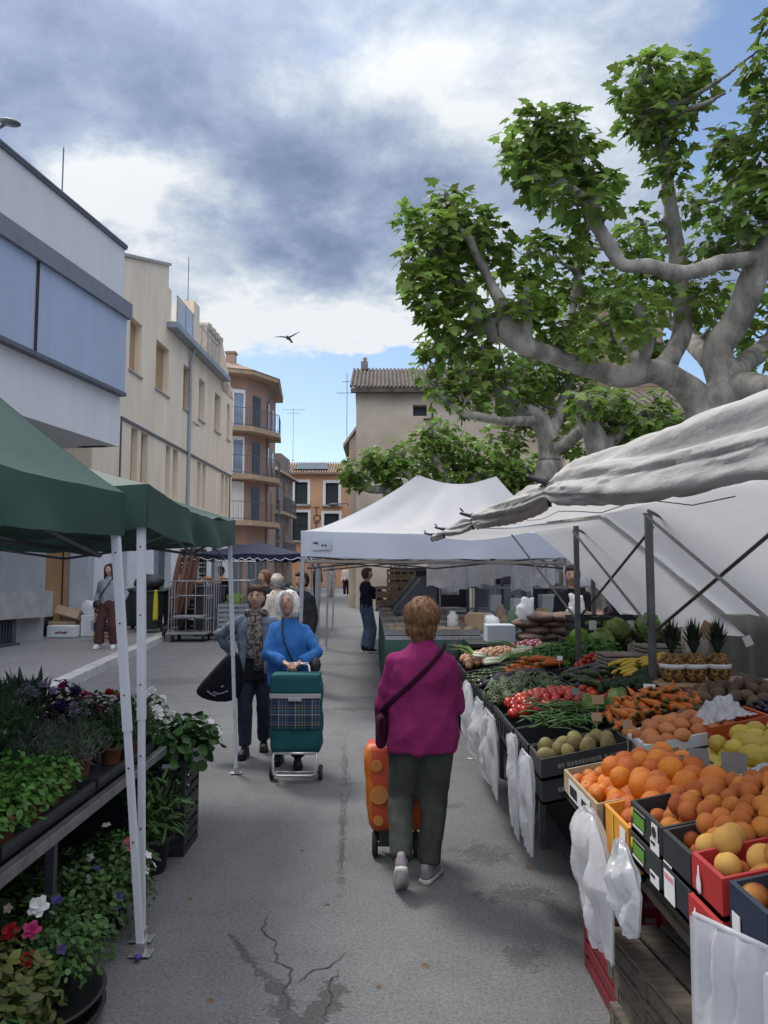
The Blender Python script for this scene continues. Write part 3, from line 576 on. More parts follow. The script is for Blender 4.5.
# ------------------------------------------------------------------ plane trees
M_BARK = mat('plane_bark', (.20, .186, .165), .92, .26, 6.0, .7, 26, col2=(.345, .325, .285), stretch=(1, 1, .5), det=9, sharp=(.38, .64))
M_LEAF = mat('plane_leaf', (.092, .17, .032), .5, .3, 1.6, trans=.45, col2=(.26, .38, .075), isl=.4, spec=.4)
M_LEAF2 = mat('plane_leaf_far', (.10, .19, .035), .55, .3, 1.2, trans=.45, col2=(.24, .37, .075), isl=.35, spec=.35)
PLANE = [(0, 0), (.16, .10), (.46, .02), (.34, .28), (.52, .52), (.24, .54), (.22, .72), (0, 1.0), (-.22, .72), (-.24, .54), (-.52, .52), (-.34, .28), (-.46, .02), (-.16, .10)]
def add_leaf(mb, p, nrm_, ydir, size, shape=PLANE, cup=.12, ns=None):
    y = (ydir-nrm_*ydir.dot(nrm_))
    if y.length < 1e-4: y = nrm_.orthogonal()
    y.normalize(); x = y.cross(nrm_)
    vs = [p + x*(a*size)+y*(b*size)-nrm_*(size*cup*(a*a*3+(b-.5)**2)) for a, b in shape]
    mb.add(vs, [tuple(range(len(shape)))])
def rv(): 
    while True:
        v = Vector((random.uniform(-1, 1), random.uniform(-1, 1), random.uniform(-1, 1)))
        if .05 < v.length < 1: return v.normalized()
def leaf_cluster(mb, c, r, n, size, squash=(1, 1, .95)):
    c = Vector(c)
    for i in range(n):
        d = rv(); q = random.random()**.38
        p = c+Vector((d.x*squash[0], d.y*squash[1], d.z*squash[2]))*r*q
        nn = (d*.55+Vector((0, 0, .75))+rv()*.55).normalized()
        add_leaf(mb, p, nn, (d*.8+Vector((0, 0, -.55))+rv()*.4), size*random.uniform(.6, 1.2))
def limb(mb, pts, rads, n=10, wob=.02):
    P = [Vector(p) for p in pts]; out = []; rr = []
    for i in range(len(P)-1):                             # smooth through the points
        p0 = P[max(i-1, 0)]; p1 = P[i]; p2 = P[i+1]; p3 = P[min(i+2, len(P)-1)]
        for k in range(5):
            t = k/5; q = .5*((2*p1)+(p2-p0)*t+(2*p0-5*p1+4*p2-p3)*t*t+(3*p1-p0-3*p2+p3)*t**3)
            r_ = rads[i]*(1-t)+rads[i+1]*t
            q += Vector((nz(q, 3.1), nz(q, 3.1, 4), nz(q, 3.1, 9)))*wob; out.append(q); rr.append(r_*(1+.16*nz(q, 4.5, 2)))
    out.append(P[-1]); rr.append(rads[-1]); mb.tube(out, rr, n)
    return out
def tree(label, base, trunk, limbs, clusters, leafsize, dens, leafmat, nseg=10, voxel=None, twig=True):
    t = root('plane_tree', base, label, 'tree', 'pollarded plane trees in the square')
    b = MB(); limb(b, trunk[0], trunk[1], 16)
    ends = list(trunk[0][-1:])
    allp = []
    for pts, rads in limbs: allp += limb(b, pts, rads, nseg)
    c_ = MB(); tw = MB()
    for (c, r, n) in clusters:
        c = Vector(c); leaf_cluster(c_, c, r, int(n*dens), leafsize)
        if twig and allp:
            near = min(allp, key=lambda q: (q-c).length)
            if (near-c).length < 3.0:
                b.tube([near, near.lerp(c, .5)+Vector((0, 0, -.05)), c], [.045, .03, .018], 6)
            for _ in range(6):
                d = rv(); d.z = abs(d.z)*.8; e_ = c+d*r*1.15; b.tube([c, c.lerp(e_, .5)+Vector((0, 0, .04)), e_], [.014, .01, .005], 4, False)
    if voxel: b = remesh(b, voxel, 2)
    b.build('trunk', M_BARK, t, True)
    c_.build('crown', leafmat, t)
    return t
def Wd(l): return [W(*p) for p in l]
D = 7.0
limbs = [
 (Wd([(715, 425, 7), (727, 385, 7), (716, 352, 7.05), (735, 322, 7.0), (752, 282, 6.9), (766, 248, 6.8), (790, 190, 6.6)]), [.23, .175, .14, .14, .125, .095, .06]),
 (Wd([(709, 420, 7), (690, 392, 6.95), (655, 371, 6.8), (617, 377, 6.7), (590, 366, 6.7), (557, 358, 6.6), (521, 345, 6.5), (489, 326, 6.5), (474, 300, 6.5), (446, 262, 6.4)]), [.17, .14, .115, .10, .095, .088, .08, .068, .05, .035]),
 (Wd([(513, 338, 6.5), (500, 303, 6.4), (490, 282, 6.4), (470, 240, 6.3)]), [.08, .065, .05, .04]),
 (Wd([(640, 374, 6.8), (668, 362, 7.2), (682, 330, 7.4), (680, 282, 7.5), (675, 235, 7.4), (668, 191, 7.3), (664, 150, 7.2), (662, 115, 7.2)]), [.10, .10, .095, .09, .08, .07, .06, .04]),
 (Wd([(764, 258, 6.85), (728, 262, 6.6), (703, 268, 6.4), (678, 274, 6.3), (650, 266, 6.2), (622, 266, 6.2), (609, 246, 6.2), (597, 222, 6.2), (583, 198, 6.2), (562, 182, 6.2), (548, 165, 6.2)]), [.072, .072, .072, .072, .066, .062, .064, .06, .052, .045, .03]),
 (Wd([(560, 350, 6.6), (570, 320, 6.8), (577, 290, 7), (580, 248, 7.1)]), [.05, .045, .045, .03]),
 (Wd([(640, 366, 6.8), (627, 345, 7.1), (615, 325, 7.4), (607, 296, 7.6)]), [.06, .06, .05, .035]),
 (Wd([(640, 366, 6.8), (648, 340, 6.4), (640, 315, 6.2), (632, 300, 6.1)]), [.06, .055, .05, .035]),
 (Wd([(528, 346, 6.5), (527, 310, 6.4), (527, 286, 6.4)]), [.05, .045, .03]),
 (Wd([(728, 400, 7), (745, 386, 6.8), (770, 388, 6.4), (810, 370, 6.2), (850, 330, 6.0)]), [.14, .13, .12, .1, .06]),
 (Wd([(726, 385, 7), (745, 363, 7.3), (768, 343, 7.7), (800, 300, 8.0), (830, 250, 8.2)]), [.13, .11, .10, .09, .05]),
 (Wd([(752, 262, 6.9), (740, 225, 7.2), (735, 190, 7.4)]), [.07, .06, .04]),
 (Wd([(726, 380, 7.1), (700, 350, 7.9), (680, 330, 8.8), (640, 300, 9.4)]), [.11, .1, .08, .05]),
]
CL = [(440,232,38,6.4),(425,258,32,6.3),(458,218,34,6.5),(480,236,34,6.4),(432,292,32,6.3),(455,280,36,6.5),(420,280,24,6.2),(498,262,26,6.6),(470,310,22,6.4),(410,215,20,6.4),(445,200,20,6.5),
 (530,140,36,6.2),(556,138,34,6.1),(580,155,32,6.3),(520,165,24,6.2),(600,185,26,6.3),(545,185,32,6.1),(575,205,28,6.4),(580,238,22,6.6),(560,165,30,6.6),(535,118,20,6.3),(572,115,14,6.3),(600,205,20,6.1),
 (640,85,34,7.2),(672,80,36,7.1),(660,118,38,7.2),(695,92,26,7.3),(640,120,26,7.1),(665,150,28,7.2),(650,60,18,7.2),(700,70,16,7.2),(668,172,22,7.0),(625,95,16,7.1),
 (765,70,26,6.6),(785,30,34,6.6),(758,105,18,6.5),(790,95,36,6.8),(775,135,26,6.7),
 (735,140,28,7.2),(755,170,32,7.0),(728,178,24,7.4),(752,215,34,6.8),(722,215,26,7.2),(705,245,24,7.0),(735,245,26,7.3),(775,190,34,6.6),(715,150,18,7.3),(765,240,30,7.4),
 (640,225,24,7.5),(695,205,24,7.6),(642,265,24,7.4),(690,300,28,7.3),(650,290,26,7.6),(705,285,24,7.6),(630,240,18,7.2),(610,285,22,7.6),(655,240,22,8.0),(625,300,22,6.2),(725,300,22,7.9),(745,330,24,8.0),
 (528,258,28,6.4),(540,295,30,6.5),(520,300,22,6.3),(575,300,28,7.1),(560,330,28,6.6),(600,325,28,7.4),(585,275,24,7.2),(545,245,18,6.7),(575,255,20,7.1),(508,318,20,6.5),(530,322,24,6.7),(610,345,24,7.6),(590,345,20,6.3),
 (640,320,24,6.2),(655,345,22,7.7),(620,318,20,7.9),(640,345,20,8.3),(700,320,24,8.4),(668,300,20,8.8),
 (445,322,26,6.4),(440,345,24,6.4),(462,340,22,6.6),(430,310,18,6.2),(480,352,16,6.6),(740,365,22,8.0),(775,300,40,7.8),(790,250,44,7.9),(800,350,36,6.4),(840,300,60,6.4),(830,200,60,7.2),(860,120,60,7),(800,160,40,6.8)]
tr = tree('large pollarded plane tree with thick forked limbs rising behind the produce stall', (3.06, 7.0, 0),
     ([(3.12, 7.05, 0), (3.08, 7.0, .5), W(716, 640, 7), W(713, 540, 7), W(711, 470, 7), W(712, 415, 7)], [.40, .31, .28, .26, .25, .26]), limbs,
     [(W(x, y, d), r/F*d*.93, (r/30)**2) for x, y, r, d in CL], .120, 86, M_LEAF, voxel=.035)
# two plane trees further back, trunks leaning apart
limbs2 = [(Wd([(549, 462, 13), (549, 440, 13), (538, 419, 13), (512, 402, 12.8), (494, 385, 12.6)]), [.2, .19, .16, .13, .08]), (Wd([(538, 420, 13), (506, 421, 12.4), (471, 415, 12), (450, 405, 12)]), [.09, .08, .07, .05]), (Wd([(549, 442, 13), (560, 410, 13.4), (570, 380, 13.6)]), [.13, .11, .07]), (Wd([(550, 452, 13), (575, 432, 13.2), (590, 415, 13.4)]), [.1, .08, .06])]
CL2 = [(455,372,26,12.4),(440,392,18,12.2),(478,378,28,12.6),(500,362,30,12.8),(525,372,30,13),(548,360,30,13.4),(572,368,30,13.6),(505,392,26,12.6),(530,398,24,13.4),(560,392,26,13.8),(465,402,20,12.2),(440,350,20,12.4),(590,392,24,13.4),(520,425,22,13.6),(500,440,24,13.8),(480,352,22,12.8),(565,418,22,14),(425,372,14,12.2),(530,345,22,13.4)]
tree('plane tree in the middle distance with a leaning left limb', W(549, 560, 13)-Vector((0, 0, W(549, 560, 13).z-gz(13))), ([Vector((W(549, 500, 13).x, 13, gz(13))), W(548, 520, 13), W(549, 462, 13)], [.3, .25, .22]), limbs2, [(W(x, y, d), r/F*d*1.05, (r/26)**2) for x, y, r, d in CL2], .165, 120, M_LEAF)
limbs3 = [(Wd([(600, 462, 11.5), (596, 440, 11.5), (585, 414, 11.4), (580, 395, 11.3)]), [.19, .17, .14, .09]), (Wd([(602, 455, 11.5), (622, 428, 11.7), (645, 410, 12)]), [.12, .1, .06]), (Wd([(590, 425, 11.5), (570, 440, 11.8), (556, 450, 12)]), [.1, .09, .07])]
CL3 = [(610,405,24,11.6),(632,420,26,11.8),(655,425,26,12),(622,440,28,11.8),(648,446,26,12.2),(672,432,22,12.2),(690,418,18,12.4),(612,462,26,12),(640,465,26,12),(585,402,18,11.2),(675,455,24,12.6),(600,425,18,11.9),(660,400,14,12),(575,445,18,12.2)]
tree('plane tree with a short upright trunk just left of the big forked trunk', Vector((W(600, 500, 11.5).x, 11.5, gz(11.5))), ([Vector((W(601, 500, 11.5).x, 11.5, gz(11.5))), W(601, 520, 11.5), W(600, 462, 11.5)], [.28, .24, .2]), limbs3, [(W(x, y, d), r/F*d*1.05, (r/26)**2) for x, y, r, d in CL3], .165, 120, M_LEAF)
limbs4 = [(Wd([(399, 498, 22), (385, 490, 22), (366, 488, 21.6), (356, 474, 21.4)]), [.15, .13, .11, .07]), (Wd([(400, 498, 22), (412, 480, 22), (395, 465, 22)]), [.13, .11, .07]), (Wd([(366, 488, 21.6), (372, 475, 21.8)]), [.08, .05])]
CL4 = [(352,470,13,21.4),(360,480,10,21.4),(385,458,19,21.8),(402,455,14,22),(375,466,13,21.8),(390,475,14,22),(350,482,8,21.4),(395,487,11,22),(368,455,8,21.6),(409,466,10,22.2)]
tree('small pollarded plane tree between the orange house and the church', Vector((W(400, 540, 22).x, 22, gz(22))), ([Vector((W(400, 540, 22).x, 22, gz(22))), W(400, 530, 22), W(400, 498, 22)], [.24, .19, .16]), limbs4, [(W(x, y, d), r/F*d*1.08, (r/14)**2) for x, y, r, d in CL4], .2, 110, M_LEAF2, 8)
limbs5 = [(Wd([(460, 500, 20), (445, 475, 20), (430, 450, 20)]), [.15, .12, .06]), (Wd([(460, 500, 20), (475, 475, 20.4), (500, 465, 20.6)]), [.14, .11, .06])]
CL5 = [(425,440,16,20),(440,432,17,20),(458,444,17,20),(435,455,18,20.2),(470,455,18,20.4),(455,468,18,20.2),(490,462,19,20.6),(505,455,16,20.6),(520,466,18,20.8),(500,476,18,20.6),(480,478,18,20.2),(425,468,14,20.2),(535,474,18,21),(515,482,20,21),(450,482,16,20.2),(548,482,18,21)]
tree('bright leaved low plane tree showing above the white tent roof', Vector((W(460, 540, 20).x, 20, gz(20))), ([Vector((W(460, 540, 20).x, 20, gz(20))), W(460, 530, 20), W(460, 500, 20)], [.24, .2, .16]), limbs5, [(W(x, y, d), r/F*d*1.1, (r/17)**2) for x, y, r, d in CL5], .2, 120, M_LEAF2, 8)

# ------------------------------------------------------------------ green canopies at the left
def cloth(name, col, trans, rough=.75, sheen=0): return mat(name, col, rough, .05, 1.2, .12, 7, trans=trans, spec=.3, det=6)
M_GREEN = cloth('green_canvas', (.036, .080, .066), .12, .6)
M_GREENU = M_GREEN
M_POLE = mat('white_pole', (.62, .64, .70), .45, .05, 3)
M_POLEG = mat('grey_pole', (.10, .105, .12), .4, .15, 8, metal=.5)
def canopy(rt, cs, top, peak, val, sag=.06, wav=.03, ridge=None, m=M_GREEN, nn=22, valwave=.0, powr=1.2, fold=.006, seed=0, extra=None, vmat=None):
    """cs: four corners (x, y) going round; top: height of the eave; peak: (x, y, z) or a ridge pair; val: valance depth"""
    cs = [Vector((c[0], c[1], c[2] if len(c) > 2 else top)) for c in cs]; rd = [Vector(p) for p in (ridge or [peak, peak])]
    ends = {0: 0, 1: 1, 2: 1, 3: 0}
    b = MB()
    for i in range(4):
        a, c = cs[i], cs[(i+1) % 4]; pa, pc = rd[ends[i]], rd[ends[(i+1) % 4]]
        def fn(u, v):
            e_ = a.lerp(c, u); q = pa.lerp(pc, u); p = e_.lerp(q, v)
            z = e_.z+(q.z-e_.z)*v**powr
            if ridge and i % 2 == 0: z -= .13*math.sin(PI*u)*v**2
            p.z = z-sag*math.sin(PI*u)*(1-v)**2+wav*(nz(p, 1.5, seed)+.5*nz(p, 4, seed+3))*math.sin(PI*u)*(1-v*.6)-.05*math.sin(PI*u)*math.sin(PI*v)+fold*(math.sin(u*19+2*nz(p, .7, seed))+.6*math.sin(u*37+seed))*v*(1-v)*4*(1-.5*v)
            return p
        b.grid(fn, nn, nn)
    roof = b.build('canopy_roof', m, rt, True)
    vb = MB()
    for i in range(4):
        a, c = cs[i], cs[(i+1) % 4]; out = (c-a).cross(Vector((0, 0, 1))).normalized()
        if out.dot((a+c)/2-sum(cs, Vector())/4) < 0: out = -out
        def fn(u, v):
            p = a.lerp(c, u); k = math.sin(PI*u)
            w = wav*(nz(p+Vector((0, 0, v*.2)), 2.2, seed+7))*k*1.6
            p = p+out*(w*v+.004+.02*v*k)
            if extra: p = p+out*extra(u, v)
            p.z = p.z-sag*k-val*v-(valwave*abs(math.sin(u*PI*9)) if v > .9 else 0)+.012*nz(p, 5, seed)*k
            return p
        vb.grid(fn, 40, 6)
    vb.build('valance', vmat or m, rt, True)
    return roof
def truss(rt, corners, z, m, n=1, depth=.32):
    for i in range(4):
        ctr = sum((Vector(q[:2]) for q in corners), Vector((0, 0)))/4; a, c = [v+(ctr-v).normalized()*.11 for v in (Vector(corners[i][:2]), Vector(corners[(i+1) % 4][:2]))]; b = MB()
        for k in range(2):
            p, q = a.lerp(c, k/2), a.lerp(c, (k+1)/2)
            b.tube([(p.x, p.y, z), (q.x, q.y, z-depth)], .011, 4); b.tube([(p.x, p.y, z-depth), (q.x, q.y, z)], .011, 4)
        b.build('scissor_bar', m, rt)
G1 = [(-1.24, 3.66, 2.10), (-1.36, .70, 2.10), (-4.4, .7, 2.12), (-4.3, 3.72, 2.12)]
t = root('canopy_tent', (-2.8, 2.2, 0), 'dark green pop up canopy over the plant table, nearest to the viewer', 'canopy', 'green pop up canopies')
canopy(t, G1, 2.10, (-2.85, 2.3, 3.72), .205, sag=.03, wav=.05, fold=.014, seed=2, powr=1.12)
truss(t, G1, 2.04, M_POLEG, depth=.24)
b = MB(); b.tube([(-1.25, 3.64, 1.98), (-2.85, 2.3, 2.5)], .012, 5); b.tube([(-2.85, 2.3, 2.3), (-2.85, 2.3, 3.68)], .016, 6); b.tube([(-4.3, 3.7, 1.98), (-2.85, 2.3, 2.5)], .012, 5); b.build('centre_strut', M_POLEG, t)
def pole(rt, top, foot, w=.036, m=M_POLE, plate=True):
    top, foot = Vector(top), Vector(foot); mid = foot.lerp(top, .48); b = MB(); s_ = w
    def sq(p0, p1, s): 
        b.add([p0+Vector((x, y, 0)) for x, y in ((-s, -s), (s, -s), (s, s), (-s, s))]+[p1+Vector((x, y, 0)) for x, y in ((-s, -s), (s, -s), (s, s), (-s, s))], [(3, 2, 1, 0), (4, 5, 6, 7), (0, 1, 5, 4), (1, 2, 6, 5), (2, 3, 7, 6), (3, 0, 4, 7)])
    sq(mid, top, s_/2); sq(foot, mid, s_/2*.8)
    for k in range(1, 6):
        p = foot.lerp(top, .08+.16*k); b.tube([p+Vector((0, -s_*.53, 0)), p+Vector((0, -s_*.46, 0))], .005, 6, mi=1)
    o = b.build('leg', [m, M_BLACK], rt)
    if plate:
        p = MB(); p.box(foot+Vector((0, 0, .004)), (.10, .075, .006)); p.box(foot+Vector((0, 0, .03)), (s_*1.15, s_*1.15, .05)); p.build('foot_plate', M_ALU, o, bevel=.002)
pole(t, (-1.275, 3.61, 2.06), (-1.095, 3.62, .008)); pole(t, (-1.36, .72, 2.08), (-1.36, .72, .008)); pole(t, (-4.28, 3.70, 2.1), (-4.28, 3.70, .008)); pole(t, (-4.4, .72, 2.1), (-4.4, .72, .008))
G2 = [(-1.17, 3.78, 2.16), (-4.2, 3.86, 2.16), (-4.35, 6.95, 2.2), (-1.335, 6.88, 2.21)]
t = root('canopy_tent', (-2.8, 5.4, 0), 'dark green pop up canopy behind the first, its far corner on a slim pole', 'canopy', 'green pop up canopies')
canopy(t, G2, 2.18, (-2.8, 5.3, 2.72), .215, sag=.07, wav=.05, seed=5, powr=1.1, extra=lambda u, v: .035*math.sin(u*17+v*2)*math.sin(PI*u)*v)
truss(t, G2, 2.06, M_POLEG, depth=.2)
pole(t, (-1.215, 3.83, 2.1), (-1.135, 3.76, .008)); pole(t, (-1.375, 6.83, 2.1), (-1.28, 6.83, .008), .034); pole(t, (-4.2, 3.86, 2.1), (-4.2, 3.86, .008)); pole(t, (-4.33, 6.95, 2.1), (-4.33, 6.95, .008))

# ------------------------------------------------------------------ white tents along the street
M_TENT = cloth('white_tent_fabric', (.62, .63, .65), .32, .7)
M_TENTV = cloth('white_valance_fabric', (.60, .64, .76), .22, .7)
def tent(label, x0, x1, y0, y1, ztop, zpk, ridge, seed, lean=.0, logo=False):
    g0 = gz((y0+y1)/2); t = root('market_tent', ((x0+x1)/2, (y0+y1)/2, g0), label, 'tent', 'white market tents')
    cs = [(x0, y0, ztop), (x1, y0, ztop-.02), (x1-.05, y1, ztop+.05), (x0-.06, y1, ztop+.05)]
    canopy(t, cs, ztop, None, .33, sag=.03, wav=.03, ridge=ridge, m=M_TENT, seed=seed, fold=.022, powr=1.42, nn=26, vmat=M_TENTV)
    truss(t, cs, ztop-.33, M_POLEG, depth=.16)
    for x, y, lx in ((x0+.03, y0+.03, -.05), (x1-.03, y0+.03, 0), (x1-.08, y1-.03, 0), (x0-.03, y1-.03, -.06)): pole(t, (x, y, ztop-.02), (x+lx+lean, y, gz(y)+.008), .05, mat('tent_leg_grey', (.36, .38, .41), .4, .1, 6, metal=.4))
    b = MB()
    for p in ridge: b.tube([(p[0], p[1], ztop-.3), (p[0], p[1], p[2]-.02)], .02, 6)
    b.build('peak_post', M_POLEG, t)
    b = MB(); b.tube([(x0+.03, y0+.04, ztop-.4), (x1-.03, y0+.04, ztop-.42)], .02, 6); b.build('front_bar', mat('beam_tan', (.30, .26, .22), .6), t)
    if logo:
        b = MB(); p = Vector((x0+.14, y0-.032, ztop-.19)); b.span((p.x, p.y-.002, p.z-.06), (p.x+.26, p.y, p.z+.06), 0); b.cur = 1; b.ball((p.x+.05, p.y-.004, p.z+.03), (.035, .002, .012)); b.tube([(p.x+.06, p.y-.004, p.z+.03), (p.x+.09, p.y-.004, p.z+.015)], .007, 5)
        for k in range(2): b.span((p.x+.13+k*.04, p.y-.005, p.z-.015), (p.x+.155+k*.04, p.y-.003, p.z+.01))
        b.build('logo_patch', [mat('patch_grey', (.42, .47, .52), .7), M_BLACK], t)
    return t
tent('white peaked market tent standing in the middle, with a small logo patch on its valance', -1.08, 2.42, 10, 13.05, 2.30, 3.3, [(.50, 11.4, 3.22), (1.72, 11.7, 3.24)], 11, logo=True)
tent('white market tent directly behind the front one, mostly hidden', -1.12, 2.4, 13.2, 16.2, 2.45, 3.2, [(.5, 14.6, 3.2), (.9, 14.6, 3.2)], 14)
tent('white market tent furthest back in the row', -1.2, 2.3, 16.4, 19.4, 2.52, 3.2, [(.4, 17.9, 3.2), (.8, 17.9, 3.2)], 17)

# ------------------------------------------------------------------ the big white tarpaulin over the produce stall
M_TARP = mat('white_tarpaulin', (.66, .665, .675), .75, .06, 1.5, .18, 9, trans=.44, spec=.25, det=6)
M_TARPR = mat('tarpaulin_roll', (.43, .42, .405), .8, .12, 3, .55, 16, spec=.25, stretch=(1, .35, 1))
def rz_(y): return 1.958+.0265*(y-2) if y > 2 else 1.958-.048*(2-y)
tp = root('tarpaulin_awning', (1.6, 4.5, 0), 'white tarpaulin awning with a rolled front edge over the produce stall', 'awning')
def prof(y):
    zr = 2.05+.022*(y-3.0)
    return [(.53, rz_(y)+.01), (.95, rz_(y)*.62+zr*.38-.01), (1.62, zr+.03), (2.1, zr-.36), (2.6, 1.27+.02*(6-y))]
def tarp(u, v, y0=.3, y1=8.3, low=0.0, xo=0.0):
    y = y0+(y1-y0)*v; P = prof(y); s = u*(len(P)-1); i = min(int(s), len(P)-2); f = s-i
    x = P[i][0]*(1-f)+P[i+1][0]*f; z = P[i][1]*(1-f)+P[i+1][1]*f
    p = Vector((x+xo*u, y, z)); amp = .03*math.sin(PI*u)
    p.z += amp*(nz(p, 1.1, 3)+.5*nz(p, 3, 8))-.035*abs(math.sin(PI*(y-.2)/1.75))*math.sin(PI*min(1, u*1.6))+low*u*u
    if u > .8: p.z += .05*nz(Vector((y*1.3, 0, 2)), 1)*(u-.8)*5; p.x += .06*nz(Vector((y*2, 3, 2)), 1)*(u-.8)*5
    return p
b = MB(); b.grid(lambda u, v: tarp(u, v, 5.6, 8.3), 28, 30); b.build('tarpaulin_sheet', M_TARP, tp, True)
b = MB(); b.grid(lambda u, v: tarp(u, v, .2, 5.75, .15, -.06)+Vector((0, 0, .012)), 28, 56); b.build('tarpaulin_sheet', M_TARP, tp, True)
# roll: a thick twisted bundle pinched where it is tied
def rollr(y):
    base = .060-.0038*y if y > 1.9 else .046+.0035*y
    base = max(base, .030)
    for ty in (2.42, 4.45, 6.6, 8.25): base *= 1-.55*math.exp(-((y-ty)/.16)**2)
    return base
vs, fs = [], []; NY, NA = 260, 64
b = MB()
def rollp(u, v):
    y = .25+8.15*v; r_ = rollr(y); a = 2*PI*u
    tw = a+y*.55
    q = r_*(1+.20*math.sin(3*tw+.6*math.sin(y*2))+.12*math.sin(7*tw+y)+.14*nz(Vector((math.cos(a)*1.2, y*.8, math.sin(a)*1.2)), 1.6, 4)-.17*max(0, .22-abs(nz(Vector((math.cos(tw)*2.2, y*.55, math.sin(tw)*2.2)), 1.3, 7)))/.22-.10*max(0, .2-abs(nz(Vector((math.cos(tw)*4, y*1.3, math.sin(tw)*4)), 1.3, 2)))/.2)
    zc = rz_(y)-.03*abs(math.sin(PI*(y-.3)/2.05))*(.4 if y > 2.4 else 1)
    return Vector((.515+.2*r_+math.cos(a)*q*.95, y, zc+math.sin(a)*q*(1.0 if y > 2.4 else 1.12)))
b.grid(rollp, NA, NY); b.build('rolled_edge', M_TARPR, tp, True)
# loose folds of surplus cloth lying on the roof just behind the roll
b = MB()
def fold(u, v):
    y = .2+2.3*v; x = .5+.62*u; taper = math.sin(PI*min(1, (1-v)*1.6)/2)
    h = .025*math.sin(PI*u)**.7*taper+.022*math.sin(9*u+2.2*math.sin(y*1.5))*taper*math.sin(PI*u)+.03*nz(Vector((x*2.5, y*.9, 1)), 1.5)*taper-.018*max(0, .2-abs(nz(Vector((x*5, y*.8, 5)), 1.4)))/.2*taper-.010*max(0, .2-abs(nz(Vector((x*9, y*1.9, 2)), 1.4)))/.2*taper
    z0 = rz_(y)*(1-(x-.53)/1.09)+(2.05+.022*(y-3))*((x-.53)/1.09)
    return Vector((x, y, z0+.025+h))
b.grid(fold, 70, 90); b.build('loose_fold', M_TARPR, tp, True)
b = MB(); yy_ = 1.0
b.tube([Vector((.62-.02*k, 1.35+.14*k, rz_(1.35+.14*k)-.085-.01*math.sin(k*1.9))) for k in range(9)], .0012, 4); b.build("string", mat('string_tan', (.3, .2, .12)), tp)
for i, y in enumerate((2.40, 4.45, 6.6, 8.25)):
    c = Vector((.52, y, rz_(y))); b = MB(); k = .75+.05*i
    b.tube([c+Vector((-.10*k, -.02, .045)), c+Vector((-.02, 0, .03)), c+Vector((.03, 0, .035))], [.010*k, .014*k, .012*k], 6); b.tube([c+Vector((-.01, 0, .045)), c+Vector((.0, 0, -.05))], .009*k, 6); b.ball(c+Vector((0, 0, .0)), (.022*k, .03*k, .045*k)); b.tube([c+Vector((-.075*k, 0, .055)), c+Vector((-.10*k, -.01, .075))], .006*k, 5)
    b.build('clamp', M_BLACK, tp, True)
M_FRAME = mat('frame_steel', (.13, .135, .14), .45, .25, 10, .1, 60, metal=.4)
PY = [6.4, 4.64, 2.9, 1.2]
for y in PY:
    b = MB(); zt = 2.05+.022*(y-3); b.span((1.58, y-.02, .0), (1.62, y+.02, zt)); b.build('upright', M_FRAME, tp, bevel=.003)
for y in (8.2, 0.4):
    b = MB(); zt = 2.05+.022*(y-3); b.span((2.2, y-.02, .0), (2.24, y+.02, zt-.42)); b.build('upright', M_FRAME, tp, bevel=.003)
def bar(p, q, r=.012, nm='brace'):
    b = MB(); p, q = Vector(p), Vector(q); d = (q-p).normalized(); b.tube([p, q], r, 4); return b.build(nm, M_FRAME, tp)
for (ya, yb2) in ((6.4, 4.64), (4.64, 2.9), (2.9, 1.2)):
    bar((1.575, ya, 2.08), (1.575, yb2, 1.42)); bar((1.625, ya, 1.38), (1.625, yb2, 2.0))
bar(W(512, 535, 7.8), (1.59, 6.44, 1.36)); 
bar((1.6, 4.64, 2.1), (2.4, 5.6, 1.95)); bar((1.6, 6.4, 2.1), (2.3, 7.4, 1.95))
# ------------------------------------------------------------------ plant stall at the left
OVAL = [(0, 0), (.22, .18), (.30, .45), (.2, .78), (0, 1), (-.2, .78), (-.30, .45), (-.22, .18)]
LANCE = [(0, 0), (.07, .2), (.09, .5), (.05, .8), (0, 1), (-.05, .8), (-.09, .5), (-.07, .2)]
ROUND = [(0, 0), (.3, .1), (.46, .4), (.38, .75), (.14, .95), (0, .92), (-.14, .95), (-.38, .75), (-.46, .4), (-.3, .1)]
NEEDLE = [(0, 0), (.045, .3), (0, 1), (-.045, .3)]
def leafm(n, c1, c2=None, tr=.25, **k): return mat(n, c1, .5, .25, 5, trans=tr, col2=c2, isl=.35, spec=.4, **k)
L_BASIL = leafm('basil_leaf', (.06, .16, .026), (.11, .25, .04)); L_DARK = leafm('dark_leaf', (.022, .055, .018), (.04, .09, .028)); L_GREY = leafm('grey_leaf', (.085, .115, .085), (.14, .175, .13))
L_DILL = leafm('feathery_leaf', (.035, .088, .025), (.06, .14, .036)); L_MID = leafm('green_leaf', (.045, .105, .026), (.085, .175, .042)); L_SUC = leafm('succulent_leaf', (.055, .10, .075), (.11, .165, .12), .08)
L_YEL = leafm('variegated_leaf', (.055, .085, .02), (.17, .19, .05)); L_STRAW = leafm('strawberry_leaf', (.035, .095, .022), (.065, .15, .04)); L_PURP = leafm('purple_leaf', (.045, .03, .045), (.09, .06, .08))
P_TERRA = mat('terracotta_pot', (.24, .09, .05), .85, .15, 6); P_BLACK = mat('black_pot', (.015, .015, .017), .55, .2, 10); P_WHITE = mat('white_pot', (.66, .67, .68), .5, .06, 5)
FLM = {k: mat('petal_'+k, c, .6, .12, 20, trans=.25) for k, c in dict(white=(.78, .78, .78), red=(.50, .018, .03), pink=(.55, .12, .20), purple=(.10, .05, .30), magenta=(.42, .03, .14), cream=(.7, .62, .5), lilac=(.42, .34, .5), violet=(.035, .02, .12)).items()}
FLD = {}
